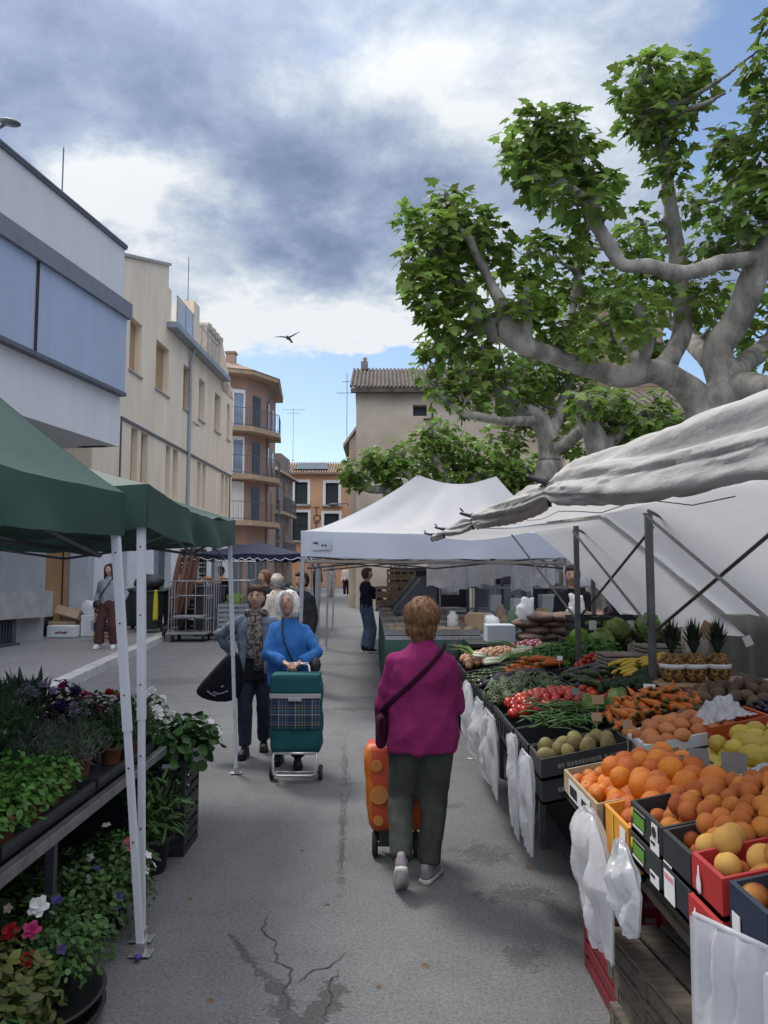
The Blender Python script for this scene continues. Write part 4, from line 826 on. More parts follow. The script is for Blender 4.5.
def flower_mesh(kind, n, double):
    key = (kind, n, double)
    if key in FLD: return FLD[key]
    b = MB()
    for ly in range(3 if double else 1):
        for i in range(n):
            a = 2*PI*(i+.5*ly)/n; d = Vector((math.cos(a), math.sin(a), 0)); s = 1-.28*ly
            b.add([Vector((0, 0, .1*ly)), d*.5*s+Vector((-d.y, d.x, 0))*.42*s+Vector((0, 0, .16+.2*ly)), d*1.0*s+Vector((-d.y, d.x, 0))*.22*s+Vector((0, 0, .22+.3*ly)), d*1.0*s-Vector((-d.y, d.x, 0))*.22*s+Vector((0, 0, .26+.3*ly)), d*.5*s-Vector((-d.y, d.x, 0))*.42*s+Vector((0, 0, .13+.2*ly))], [(0, 1, 2, 3, 4)])
    b.ball((0, 0, .18), (.13, .13, .1), 6, 4)
    o = b.build('blossom', FLM[kind], None, world=False); FLD[key] = o.data; bpy.data.objects.remove(o); return FLD[key]
def foliage(mb, c, Rr, H, n, size, shape, up=.5, droop=-.2, fill=.5, cup=.15, low=0):
    c = Vector(c)
    for i in range(n):
        d = rv(); d.z = abs(d.z) if random.random() > low else d.z*.6
        q = random.random()**fill; p = c+Vector((d.x*Rr*q, d.y*Rr*q, d.z*H*q))
        p.x += .15*Rr*nz(p, 6); p.z += .2*H*nz(p, 7, 3)
        nn = (d*.6+Vector((0, 0, up))+rv()*.5).normalized()
        add_leaf(mb, p, nn, d+Vector((0, 0, droop))+rv()*.5, size*random.uniform(.6, 1.25), shape, cup)
def plant(name, label, loc, pot, fol, flowers=(), group=None, stems=10, cat='plant', pots=None):
    loc = Vector(loc); t = root(name, loc, label, cat, group)
    ph = 0
    if pot:
        m, r_, h = pot; ph = h; b = MB()
        b.lathe([(r_*.72, 0), (r_*.75, .004), (r_*.93, h*.82), (r_*1.0, h*.83), (r_*1.02, h), (r_*.94, h), (r_*.9, h*.86), (0.002, h*.84)], loc, 18); b.build('pot', m, t, True)
        b = MB(); b.lathe([(r_*.9, h*.86), (r_*.5, h*.9), (.001, h*.91)], loc, 14); b.build('soil', mat('potting_soil', (.03, .022, .016), .95, .3, 30, .4, 80), t)
    m, n, size, shape, Rr, H = fol[:6]; kw = fol[6] if len(fol) > 6 else {}
    c = loc+Vector((0, 0, ph+.02)); b = MB(); foliage(b, c, Rr, H, n, size, shape, **kw); b.build('foliage', m, t)
    s = MB()
    for i in range(stems):
        d = rv(); d.z = abs(d.z)+.4; s.tube([c-Vector((0, 0, .03)), c+Vector((d.x*Rr*.4, d.y*Rr*.4, H*.35)), c+Vector((d.x*Rr*.8, d.y*Rr*.8, H*.8*min(1, d.z)))], [.004, .003, .002], 4, False)
    s.build('stems' if False else 'stem_growth', L_MID, t)
    for kind, cnt, fs, double in flowers:
        fm = flower_mesh(kind, 5, double)
        for i in range(cnt):
            d = rv(); d.z = abs(d.z)*.8+.25; d.y = -abs(d.y)*.8 if random.random() < .6 else d.y; d.normalize()
            o = bpy.data.objects.new('blossom', fm); COL.objects.link(o); o.parent = t
            o.location = Vector((0, 0, ph+.02))+Vector((d.x*Rr, d.y*Rr, d.z*H))*random.uniform(.9, 1.08)
            o.rotation_euler = (d+Vector((0, -.3, .3))).to_track_quat('Z', 'Y').to_euler(); o.scale = [fs*random.uniform(.8, 1.15)]*3
    return t
# slatted table with a metal rim
pt = root('plant_table', (-1.9, 2.8, 0), 'low metal edged display table carrying potted herbs and flowers', 'table')
b = MB(); b.span((-2.7, .9, .655), (-1.32, 4.62, .68)); b.span((-2.7, .9, .68), (-1.80, 4.62, .775)); b.build('table_top', M_BLACK, pt)
b = MB(); b.span((-1.32, .9, .66), (-1.28, 4.64, .705)); b.build('table_rim', mat('zinc_rim', (.30, .31, .33), .35, .25, 12, metal=.85), pt, bevel=.004)
b = MB()
for i in range(4): b.span((-1.76+.0, .95+i*.92, .70), (-1.345, 1.84+i*.92, .712)); b.span((-1.36, .95+i*.92, .712), (-1.345, 1.84+i*.92, .75)); b.span((-1.76, .95+i*.92, .712), (-1.34, .965+i*.92, .75))
b.build('plant_tray', mat('tray_black', (.03, .032, .036), .4, .2, 8), pt)
for y in (1.0, 2.1, 3.3, 4.5):
    for x in (-1.38, -2.6):
        b = MB(); b.span((x-.018, y-.018, 0), (x+.018, y+.018, .655)); b.build('leg', M_POLEG, pt)
b = MB(); b.span((-1.87, .9, .02), (-1.85, 4.6, .64)); b.span((-2.6, 4.58, .02), (-1.4, 4.6, .64)); b.build('shade_sheet', M_BLACK, pt)  # black sheets added to darken the space under the table
TP = .714; i = 0
PL = 'potted plants on the plant table'
for k, (x, y) in enumerate([(-1.44, 2.25), (-1.44, 2.5), (-1.45, 2.74), (-1.44, 2.98), (-1.45, 3.22), (-1.46, 3.45), (-1.62, 2.62), (-1.63, 2.87), (-1.63, 3.12), (-1.63, 3.36)]):
    plant('potted_basil', 'bright green basil in a terracotta pot, one of those along the front of the table', (x, y, TP), (P_TERRA, .062, .095), (L_BASIL, 420, .036, OVAL, .135, .13, dict(cup=.35, droop=-.5, low=.45)), group='basil pots on the plant table')
for k, (x, y) in enumerate([(-1.50, 3.72), (-1.62, 3.62), (-1.52, 3.93), (-1.68, 3.85)]):
    plant('potted_lavender', 'fine grey leaved herb in a pot behind the basil', (x, y, TP), (P_TERRA, .06, .09), (L_GREY, 700, .055, NEEDLE, .14, .18, dict(up=.1, droop=.6)), group='grey herb pots on the plant table')
for k, (x, y) in enumerate([(-1.45, 4.18), (-1.42, 4.38), (-1.60, 4.1)]):
    plant('potted_herb', 'dark bushy herb at the far end of the table rim', (x, y, TP), (P_TERRA, .06, .09), (L_DARK, 900, .042, LANCE, .17, .21, dict(up=.2, droop=.3, low=.4)) if False else (L_DARK, 900, .042, LANCE, .17, .21, dict(up=.2, droop=.4)), group='dark herb pots on the plant table')
for k, (x, y) in enumerate([(-1.85, 3.1), (-1.9, 3.4), (-1.88, 3.68), (-2.1, 3.3), (-2.12, 3.6), (-1.9, 3.95), (-2.15, 3.9)]):
    plant('potted_dill', 'tall feathery dark green herb on the raised back of the table', (x, y, .776), (P_BLACK, .065, .10), (L_DILL, 900, .06, NEEDLE, .19, .30, dict(up=.1, droop=.7)), group='feathery herb pots on the plant table')
for k, (x, y) in enumerate([(-2.0, 4.42), (-2.2, 4.35), (-2.12, 4.55), (-2.38, 4.3)]):
    plant('succulent', 'pale spiky succulent on the raised back of the table', (x, y, .776), (P_BLACK, .07, .12), (L_SUC, 60, .20, LANCE, .06, .08, dict(up=-.2, droop=.9, cup=-.1)), group='succulents on the plant table', stems=2)
FL = [(-1.62, 4.32, 'lilac', 'potted pansy with pale lilac blossoms beside the succulents', L_PURP, 9), (-1.78, 4.42, 'violet', 'potted pansy with dark violet blossoms in the flower row', L_PURP, 10), (-1.52, 4.52, 'red', 'potted flower with bright red blossoms in the flower row', L_MID, 9), (-1.70, 4.56, 'cream', 'potted flower with one mound of cream blossoms at the back of the row', L_MID, 6),
      (-1.92, 4.30, 'lilac', 'bushy lilac flower pot nearest the feathery herbs', L_PURP, 11), (-1.84, 4.6, 'magenta', 'potted plant with magenta blossoms among purple leaves', L_PURP, 8), (-1.40, 4.58, 'white', 'potted plant with small white blossoms at the table corner', L_MID, 8)]
for x, y, kd, lb, lm, n in FL:
    plant('potted_flower', lb, (x, y, .715 if x > -1.8 else .776), (P_BLACK, .06, .10), (lm, 380, .04, OVAL, .15, .21, dict(cup=.3)), [(kd, n, .032, True)], group='flower pots on the plant table')
# black crates with strawberry plants at the end of the table
M_CRATEB = mat('black_crate', (.016, .017, .02), .5, .2, 12, .1, 60)
def stack_crate(name, label, c, d, m, group=None, rz=0.0, slots=3, cat='crate'):
    """a plastic crate: four slotted walls, corner posts and a floor"""
    t = root(name, c, label, cat, group, rz); x, y, h = d[0]/2, d[1]/2, d[2]; b = MB(); w = .012
    b.box((0, 0, .01), (d[0]-.01, d[1]-.01, .012))
    for sx in (-1, 1):
        for sy in (-1, 1): b.box((sx*(x-.015), sy*(y-.015), h/2), (.03, .03, h))
    nb = slots+1; bh = h/(nb*1.5)
    for k in range(nb):
        z = bh/2+(h-bh)*k/(nb-1)
        for sx in (-1, 1): b.box((sx*(x-w/2), 0, z), (w, d[1]-.06, bh))
        for sy in (-1, 1): b.box((0, sy*(y-w/2), z), (d[0]-.06, w, bh))
    nv = 4
    for k in range(1, nv):
        for sx in (-1, 1): b.box((sx*(x-w), -y+d[1]*k/nv, h/2), (w*.7, .02, h*.96))
        for sy in (-1, 1): b.box((-x+d[0]*k/nv, sy*(y-w), h/2), (.02, w*.7, h*.96))
    b.build('crate_body', m, t, world=False); return t
stack_crate('plastic_crate', 'black plastic crate on the road under the strawberry plants, lower of two', (-1.43, 5.02, .004), (.42, .36, .285), M_CRATEB, 'black crates at the end of the plant table', slots=4)
stack_crate('plastic_crate', 'black plastic crate carrying the strawberry plants, upper of two', (-1.43, 5.02, .29), (.42, .36, .285), M_CRATEB, 'black crates at the end of the plant table', slots=4)
b = MB(); b.span((-1.36, 4.832, .53), (-1.27, 4.838, .555)); tag(b.build('price_tag', M_WFR), 'small white tag on the rim of the upper black crate', 'tag')
for x, y, lb, Rr, n in ((-1.56, 4.93, 'strawberry plant in a white pot on the black crates, left one', .2, 90), (-1.35, 4.93, 'strawberry plant in a white pot on the black crates, middle one', .2, 100), (-1.20, 5.02, 'strawberry plant trailing over the right end of the black crates', .17, 80)):
    plant('strawberry_plant', lb, (x, y, .5 if x < -1.3 else .5), (P_WHITE, .078, .13), (L_STRAW, int(n*1.7), .075, ROUND, Rr, .2, dict(cup=.3, droop=-.5, low=.4)), [('white', 3, .022, False)], group='strawberry plants', stems=14)
# pots standing on the road along the table
plant('leafy_plant', 'airy long leaved plant in a black pot beside the black crates', (-1.36, 4.62, 0), (P_BLACK, .12, .20), (L_MID, 320, .10, LANCE, .24, .36, dict(up=.2, droop=.1, fill=.7)), stems=24, cat='plant')
plant('flowering_plant', 'low dark leaved plant in a black pot between the airy plant and the white petunias', (-1.40, 4.26, 0), (P_BLACK, .11, .15), (L_DARK, 260, .05, OVAL, .17, .16), [('pink', 4, .022, False)])
plant('white_petunia', 'petunia covered with white blossoms on the road by the pole', (-1.36, 3.88, 0), (P_BLACK, .12, .15), (L_MID, 1400, .034, OVAL, .24, .30, dict(cup=.25, low=.25)), [('white', 11, .022, False)], stems=16)
plant('blue_petunia', 'bushy green plant with a few dark blue blossoms below the white petunia', (-1.44, 3.52, 0), (P_BLACK, .13, .15), (L_MID, 1700, .034, OVAL, .30, .31, dict(cup=.25, low=.35)), [('violet', 4, .020, False)], stems=18)
plant('blue_petunia', 'spreading green plant with violet blossoms deep under the table', (-1.70, 3.55, 0), (P_BLACK, .12, .15), (L_DARK, 420, .055, OVAL, .24, .3, dict(cup=.25, low=.3)), [('violet', 4, .03, False)], stems=12)
rp = plant('red_petunia', 'potted petunia with two crimson blossoms and a white one above black trays', (-1.29, 3.06, .12), (P_BLACK, .12, .12), (L_MID, 1200, .033, OVAL, .23, .22, dict(cup=.25, low=.3)), [('violet', 3, .022, False)], stems=14)
for kd, dx, dy, dz, s in (('red', -.07, -.14, .29, .034), ('magenta', .01, -.15, .30, .034), ('white', .0, -.07, .35, .040), ('red', .02, -.19, .22, .030), ('cream', -.12, -.06, .34, .018)):
    o = bpy.data.objects.new('blossom', flower_mesh(kd, 5, True)); COL.objects.link(o); o.parent = rp; o.location = (dx, dy, dz); o.rotation_euler = (.9, dx*2, random.random()); o.scale = (s, s, s)
for k, lb in enumerate(('black oval tray on the road under the crimson petunia, lower one', 'black oval tray on the road under the crimson petunia, upper one')):
    b = MB(); z = .004+.06*k; M_ = Matrix.Diagonal((1, 1.25, 1)); bb_ = MB(); bb_.lathe([(.17, 0), (.19, .03), (.215, .052), (.22, .058), (.2, .058), (.17, .02), (.01, .015)], (0, 0, 0), 24)
    b.add([(M_ @ Vector(v))+Vector((-1.29, 3.06, z)) for v in bb_.v], bb_.f); tag(b.build('plant_tray', P_BLACK, None, True), lb, 'tray', 'black trays under the petunia')
plant('variegated_shrub', 'yellow edged variegated shrub nearest the viewer', (-1.36, 2.74, 0), (P_BLACK, .13, .16), (L_YEL, 1300, .046, OVAL, .25, .27, dict(cup=.2, droop=.2)), stems=16, cat='shrub')
plant('leafy_shrub', 'glossy green shrub on the road in the near corner', (-1.27, 2.52, 0), (P_BLACK, .13, .12), (L_MID, 800, .06, OVAL, .24, .19, dict(cup=.2, droop=0, low=.3)), stems=14, cat='shrub')
plant('leafy_shrub', 'dark green shrub behind the variegated one under the table', (-1.62, 3.1, 0), (P_BLACK, .13, .16), (L_DARK, 380, .085, OVAL, .25, .3, dict(cup=.2)), stems=14, cat='shrub')
fx = MB(); fx.ball((-1.09, 3.56, .022), (.018, .018, .014), 8, 5); tag(fx.build('fallen_blossom', FLM['purple'], None, True), 'fallen purple blossom at the foot of the white pole', 'blossom')

# ------------------------------------------------------------------ produce stall
st = root('trestle_table', (1.6, 4.8, 0), 'long sloping trestle table under the fruit and vegetables', 'table')
b = MB(); yA, yB = 1.2, 8.5
b.add([(x, y, SPZ(x)+dz) for dz in (-.19, -.165) for x, y in ((.86, yA), (2.55, yA), (2.55, yB), (.86, yB))], [(3, 2, 1, 0), (4, 5, 6, 7), (0, 1, 5, 4), (1, 2, 6, 5), (2, 3, 7, 6), (3, 0, 4, 7)]); b.build('table_top', mat('dark_wood', (.05, .04, .03), .8, .3, 6), st)
for y in (1.5, 3.3, 5.0, 6.7, 8.3):
    for x in (1.0, 2.4): b = MB(); b.span((x-.02, y-.02, 0), (x+.02, y+.02, SPZ(x)-.192)); b.build('leg', M_FRAME, st)
b = MB(); b.grid(lambda u, v: Vector((1.5+.02*math.sin(u*60), yA+(yB-yA)*u, (SPZ(1.5)-.2)*(1-v)+.01)), 120, 3); b.build('cloth_skirt', mat('black_cloth', (.012, .012, .014), .95, .2, 6), st)
b = MB(); b.span((1.18, 4.6, .006), (1.48, 8.4, .62)); b.build('dark_under_block' if False else 'shade_block', mat('black_cloth', (.012,)*3), st)  # solid black block standing in for the shade under the table
TH = math.atan(.2)
def tray(name, label, x0, x1, y0, y1, h, m, th=.012, top=.0, group=None, base=True, wall=True, cat='crate', slots=False, inner=None):
    """an open box lying on the sloping display"""
    z0 = SPZ(x0)+top; t = root(name, (x0, y0, z0-h), label, cat, group)
    b = MB()
    def bx(xa, xb, ya, yb_, za, zb_):
        b.add([(x, y, SPZ(x)+top-h+z) for z in (za, zb_) for x, y in ((xa, ya), (xb, ya), (xb, yb_), (xa, yb_))], [(3, 2, 1, 0), (4, 5, 6, 7), (0, 1, 5, 4), (1, 2, 6, 5), (2, 3, 7, 6), (3, 0, 4, 7)])
    bx(x0, x1, y0, y1, 0, .012)
    if slots:
        n = max(3, int((y1-y0)/.075)); 
        for k in range(n+1): yc = y0+(y1-y0)*k/n; bx(x0, x0+th, max(y0, yc-.016), min(y1, yc+.016), .0, h)
        for za, zb_ in ((.0, .03), (h-.03, h)): bx(x0+.001, x0+th+.001, y0, y1, za, zb_)
        bx(x0+th+.002, x0+th+.004, y0, y1, .01, h-.02)
    else: bx(x0, x0+th, y0, y1, 0, h)
    bx(x1-th, x1, y0, y1, 0, h); bx(x0+th, x1-th, y0, y0+th, 0, h); bx(x0+th, x1-th, y1-th, y1, 0, h)
    o = b.build('crate_body', m, t)
    return t
def plate(parent, name, m, x, y0, y1, zr0, zr1, top=0.0, off=.004):            # a sticker on the street side of a crate (facing -x)
    b = MB(); z = SPZ(x)+top; b.span((x-off, y0, z+zr0), (x-off+.0015, y1, z+zr1)); return b.build(name, m, parent)
C_NAVY = mat('navy_carton', (.018, .028, .055), .6, .15, 6); C_BLK = mat('black_carton', (.022, .024, .026), .6, .15, 6); C_RED = mat('red_carton', (.42, .025, .025), .55, .12, 5)
C_ORG = mat('orange_carton', (.62, .27, .03), .6, .1, 5); C_WOOD = mat('crate_wood', (.40, .30, .19), .85, .2, 10, .2, 60, stretch=(3, 1, 10)); C_LAB = mat('label_paper', (.72, .72, .72), .7, .04, 8); C_GRN = mat('label_green', (.10, .30, .03), .6, .05)
C_YEL = mat('label_yellow', (.6, .55, .05), .6, .05); C_INK = mat('printed_ink', (.02, .02, .022), .6, .05); C_WHT = mat('white_polystyrene', (.66, .68, .70), .85, .05, 8, .15, 150); C_CARD = mat('cardboard', (.34, .24, .15), .9, .15, 5); C_COPP = mat('copper_ink', (.35, .12, .03), .5, .05); C_PINK = mat('pink_ink', (.6, .25, .25), .6)
UPZ = .115                                                 # the near cartons stand on a riser
nb_ = tray('carton', 'dark navy carton with an orange hexagon emblem holding pink trays', .85, 1.3, 1.26, 1.72, .13, C_NAVY, top=UPZ)
b = MB(); ce = Vector((.8455, 1.655, SPZ(.85)+UPZ-.06)); hx = [ce+Vector((0, math.cos(PI/3*k+PI/6)*.040, math.sin(PI/3*k+PI/6)*.055)) for k in range(6)]; b.add(hx, [(5, 4, 3, 2, 1, 0)]); b.build('hexagon_emblem', mat('emblem_brown', (.10, .03, .012), .5), nb_)
b = MB()
for k in range(6): b.tube([hx[k]-Vector((.001, 0, 0)), hx[(k+1) % 6]-Vector((.001, 0, 0))], .003, 4)
text_mesh(b, 'B', (.844, 1.655, ce.z), (0, -1, 0), (0, 0, 1), .06); b.build('emblem_letter', C_COPP, nb_)
plate(nb_, 'paper_label', C_LAB, .85, 1.47, 1.60, -.12, -.02, UPZ)
nb2 = tray('carton', 'plain dark navy carton with a small white sticker beside the red cartons', .83, 1.28, 1.735, 1.92, .15, C_NAVY, top=UPZ+.01); plate(nb2, 'paper_label', C_LAB, .83, 1.86, 1.90, -.12, -.06, UPZ+.01)
for k, (lb) in enumerate(('red carton with a white drop sign, upper of the stacked pair', 'red carton with a white drop sign, lower of the stacked pair')):
    tz = UPZ+.01-.103*k; xr = .82-.012*k
    r_ = tray('carton', lb, xr, 1.25, 1.935, 2.12, .10, C_RED, top=tz)
    b = MB(); z = SPZ(xr)+tz-.052; xd = xr-.0055; b.tube([(xd, 2.065, z+.038), (xd, 2.065, z+.018), (xd, 2.065, z-.004), (xd, 2.065, z-.024), (xd, 2.065, z-.033)], [.002, .006, .015, .016, .006], 10, ell=[(.1, 1)]*5, up=(1, 0, 0)); b.build('drop_sign', C_LAB, r_, True)
for k in range(2):
    tz = UPZ-.095*k
    c_ = tray('carton', 'black carton with a white label in the row of fruit cartons, '+('upper one' if not k else 'lower one'), .82-.003*k, 1.25, 2.13, 2.335, .092, C_BLK if not k else mat('black_carton_b', (.016, .022, .03), .6), top=tz)
    if k: plate(c_, 'paper_label', C_LAB, .817, 2.235, 2.315, -.085, -.005, tz); plate(c_, 'red_print', C_PINK, .817, 2.245, 2.305, -.025, -.012, tz, .006)
    else: plate(c_, 'white_rule', C_LAB, .82, 2.26, 2.325, -.086, -.081, tz)
for k in range(2):
    tz = UPZ-.095*k; xx = .82-.003*k
    c_ = tray('carton', 'black carton with a green printed panel and yellow drop, '+('upper one' if not k else 'lower one'), xx, 1.25, 2.345, 2.63, .092, C_BLK, top=tz)
    plate(c_, 'green_panel', C_GRN, xx, 2.49, 2.59, -.058, -.024, tz); plate(c_, 'white_rule', C_LAB, xx, 2.50, 2.60, -.070, -.064, tz); plate(c_, 'grey_rule', mat('rule_grey', (.25, .25, .25), .6), xx, 2.48, 2.59, -.014, -.010, tz)
    b = MB(); b.ball((xx-.003, 2.605, SPZ(xx)+tz-.030), (.003, .010, .018), 8, 6); b.build('yellow_drop', C_YEL, c_, True)
    plate(c_, 'paper_label', C_LAB, xx, 2.36, 2.435, -.088, -.052, tz)
    if not k:
        plate(c_, 'stamp_label', C_LAB, xx, 2.37, 2.42, -.049, -.004, tz); b = MB(); b.lathe([(.016, 0), (.016, .001)], (xx-.006, 2.395, SPZ(xx)+tz-.027), 14, ax=(-1, 0, 0)); b.build('round_stamp', C_INK, c_)
    plate(c_, 'ink_line', C_INK, xx, 2.39, 2.425, -.066, -.058, tz, .006)
rs_ = root('riser_board', (1.05, 1.95, .6), 'dark board raising the near cartons above the trestle table', 'board'); b = MB(); b.add([(x, y, SPZ(x)+dz) for dz in (-.164, -.085) for x, y in ((.87, 1.25), (1.9, 1.25), (1.9, 2.64), (.87, 2.64))], [(3, 2, 1, 0), (4, 5, 6, 7), (0, 1, 5, 4), (1, 2, 6, 5), (2, 3, 7, 6), (3, 0, 4, 7)]); b.build('board', MC['dark_wood'], rs_)
oc = tray('carton', 'bright orange carton behind the hanging plastic bags', .815, 1.27, 2.65, 2.93, .17, C_ORG, top=.02); plate(oc, 'paper_label', C_LAB, .815, 2.67, 2.73, -.07, -.015, .02); plate(oc, 'dark_stripe', C_INK, .815, 2.915, 2.928, -.16, 0, .02); plate(oc, 'pale_fold', C_YEL, .815, 2.81, 2.82, -.168, 0, .02)
wc = tray('wooden_crate', 'pale wooden fruit crate with mandarins at its corner', .79, 1.30, 2.94, 3.46, .10, C_WOOD, top=.02, th=.01); plate(wc, 'printed_label', C_LAB, .79, 3.02, 3.36, -.085, -.015, .02); plate(wc, 'ink_print', C_INK, .79, 3.22, 3.33, -.07, -.03, .02, .007); plate(wc, 'ink_mark', C_INK, .79, 3.05, 3.14, -.06, -.035, .02, .007)
# second rank behind
tray('carton', 'dark carton full of yellow melons', 1.33, 1.86, 2.98, 3.46, .12, C_BLK, top=.0)
tray('carton', 'grey blue lined box of green grapes', 1.33, 1.80, 2.5, 2.93, .10, mat('blue_liner', (.42, .47, .56), .7, .1, 12, .5, 12), top=.0)
tray('carton', 'dark open carton behind the apricots', 1.36, 1.85, 1.6, 2.45, .10, C_BLK, top=.1)
tray('polystyrene_crate', 'white polystyrene crate of orange sweet potatoes', 1.21, 1.66, 3.64, 3.98, .12, C_WHT, th=.022)
kc = tray('fruit_carton', 'black printed carton of brown green mangoes, upper of two', .75, 1.19, 3.76, 4.06, .10, C_BLK); kl = tray('fruit_carton', 'black printed carton under the mangoes, lower of two', .755, 1.185, 3.77, 4.06, .11, C_BLK, top=-.105)
for c_, zz_, n in ((kc, -.055, 34), (kl, -.165, 10)):
    b = MB(); xq = .83
    while xq < (1.12 if n > 20 else .93):
        w_ = random.choice((.008, .012, .01, .016)); b.span((xq, 3.756, SPZ(xq)+zz_), (xq+w_, 3.759, SPZ(xq)+zz_+.02)); xq += w_+random.choice((.004, .004, .014))
    b.build('printed_row', mat('print_grey', (.16, .15, .15), .7), c_)
yq = 4.08; names_ = ['green beans', 'the first tomatoes', 'the second tomatoes', 'the artichokes', 'the far artichokes', 'the aubergines', 'the courgettes', 'the leafy greens', 'the onions']
for k, ln in enumerate((.44, .44, .44, .44, .44, .44, .44, .6, .7)):
    tray('plastic_crate', 'black slatted crate edging the stall below '+names_[k], .745-.004*(k % 2), 1.30, yq, yq+ln-.012, .15, M_CRATEB, slots=True, group='black crates along the stall edge'); 
    tray('plastic_crate', 'black crate in the second rank of the stall, inward of '+names_[k], 1.32, 1.9, yq, yq+ln-.012, .12, M_CRATEB, group='black crates in the second rank'); yq += ln
tray('orange_crate', 'orange plastic crate among the dark grapes', 1.50, 1.78, 3.60, 3.86, .12, mat('orange_plastic', (.45, .07, .015), .5, .1, 6), top=.03)
tray('carton', 'dark carton of purple grapes', 1.80, 2.2, 3.55, 3.9, .12, C_BLK)
tray('carton', 'dark carton of brown avocados', 1.5, 2.1, 3.98, 4.45, .1, C_BLK)

# produce: one mesh of each kind, copied
def proto(mb, name, mats, smooth=True):
    o = mb.build(name, mats, None, smooth, world=False); me = o.data; bpy.data.objects.remove(o); return me
def ballmesh(name, m, r, fn=None, nu=16, nv=11, extra=None):
    b = MB(); b.ball((0, 0, 0), r, nu, nv, fn=fn)
    mats = [m]
    if extra: extra(b, mats)
    return proto(b, name, mats)
def dimple(a=.16, w=.28): return lambda p: p*(1-a*math.exp(-((p.x**2+p.y**2)/w**2)) if p.z > 0 else 1-.05*math.exp(-((p.x**2+p.y**2)/w**2)))
def groove(p):
    g_ = math.exp(-(p.y/.16)**2)*.09*(1 if p.x > 0 else 0); return p*(1-g_)*(1-.12*math.exp(-((p.x**2+p.y**2)/.06)) if p.z > 0 else 1-g_)
def stalk(m, r, h):
    def f(b, mats): mats.append(m); b.tube([(0, 0, h*.82), (0, 0, h*1.02)], [r*1.3, r], 6, mi=1)
    return f
F_OR = mat('orange_peel', (.64, .165, .010), .45, .10, 7, .35, 170, objr=.2, spec=.5); F_MAN = mat('mandarin_peel', (.62, .17, .012), .45, .1, 7, .3, 150, objr=.12); F_APR = mat('apricot_skin', (.52, .12, .035), .7, .25, 9, .1, 200, col2=(.60, .22, .05), objr=.22, spec=.25)
F_PCH = mat('peach_skin', (.30, .035, .035), .8, .3, 7, .1, 250, col2=(.62, .30, .08), objr=.15, spec=.2); F_YPCH = mat('yellow_peach_skin', (.68, .40, .11), .8, .12, 7, .1, 250, objr=.08, spec=.2); F_MEL = mat('melon_rind', (.50, .38, .05), .5, .12, 9, .25, 40, objr=.14)
F_TOM = mat('tomato_skin', (.46, .035, .014), .22, .15, 6, objr=.22, spec=.6); F_ONI = mat('onion_skin', (.36, .13, .07), .5, .35, 8, .1, 60, col2=(.55, .30, .18), objr=.25, stretch=(1, 1, .2)); F_ONR = mat('red_onion_skin', (.22, .04, .07), .4, .3, 8, objr=.2); F_ART = mat('artichoke_green', (.085, .12, .06), .65, .35, 9, objr=.2, isl=.0)
F_AUB = mat('aubergine_skin', (.016, .007, .018), .18, .2, 4, spec=.7); F_COU = mat('courgette_skin', (.02, .055, .014), .35, .35, 18, objr=.15, col2=(.05, .10, .03)); F_CAR = mat('carrot_skin', (.52, .13, .02), .55, .2, 8, .3, 60, objr=.15, stretch=(1, 1, 6)); F_SWP = mat('sweet_potato_skin', (.50, .18, .06), .6, .2, 8, .2, 50, objr=.12)
F_KIW = mat('mango_skin', (.20, .14, .05), .7, .35, 6, .15, 80, col2=(.28, .25, .09), objr=.25); F_AVO = mat('avocado_skin', (.10, .065, .04), .7, .35, 9, .3, 60, objr=.25); F_GRP = mat('purple_grape', (.03, .012, .04), .35, .3, 30); F_GRG = mat('green_grape', (.20, .24, .06), .35, .15, 30); F_STEM = mat('fruit_stem', (.07, .11, .03), .7, .2)
F_BAN = mat('banana_skin', (.56, .40, .045), .5, .2, 6); F_GAR = mat('garlic_skin', (.56, .46, .42), .6, .2, 8, objr=.12); F_BRO = mat('broccoli_green', (.018, .045, .02), .85, .4, 40, .8, 60); F_STR = mat('strawberry_skin', (.42, .025, .02), .35, .2, 40, .3, 120, objr=.15); F_CAB = leafm('cabbage_leaf', (.27, .41, .10), (.46, .58, .24), .35); F_PARS = leafm('parsley_leaf', (.05, .16, .02), (.10, .25, .045), .2); F_LEEKW = mat('leek_white', (.62, .64, .50), .5, .15, 9); F_LEEKG = leafm('leek_green', (.18, .33, .07), (.34, .48, .15), .15); F_BEAN = mat('bean_green', (.055, .13, .03), .5, .3, 8)
me_or = ballmesh('orange', F_OR, (.047, .047, .045), dimple(.10, .16), 22, 15, stalk(F_STEM, .004, .039)); me_man = ballmesh('mandarin', F_MAN, (.033, .033, .028), dimple(.14, .25), extra=stalk(F_STEM, .003, .026)); me_apr = ballmesh('apricot', F_APR, (.031, .030, .030), groove, 20, 12)
me_pch = ballmesh('peach', F_PCH, (.040, .038, .038), groove, 20, 14); me_yp = ballmesh('yellow_peach', F_YPCH, (.036, .035, .035), groove, 20, 14)
me_mel = ballmesh('melon', F_MEL, (.056, .042, .042), lambda p: p*(1+.03*math.cos(9*math.atan2(p.z, p.y)))+Vector((.06*max(0, p.x)**4, 0, 0)), 22, 16)
def calyx(b, mats):
    mats.append(F_STEM)
    for k in range(5):
        a = 2*PI*k/5; d = Vector((math.cos(a), math.sin(a), 0)); q = Vector((-d.y, d.x, 0)); b.add([Vector((0, 0, .029)), d*.010+q*.004+Vector((0, 0, .031)), d*.02+Vector((0, 0, .029)), d*.010-q*.004+Vector((0, 0, .031))], [(0, 1, 2, 3)], 1)
me_tom = ballmesh('tomato', F_TOM, (.036, .036, .030), lambda p: p*(1-.14*math.exp(-((p.x**2+p.y**2)/.05))+.025*math.cos(5*math.atan2(p.y, p.x))*(p.x**2+p.y**2)), 20, 12, calyx)
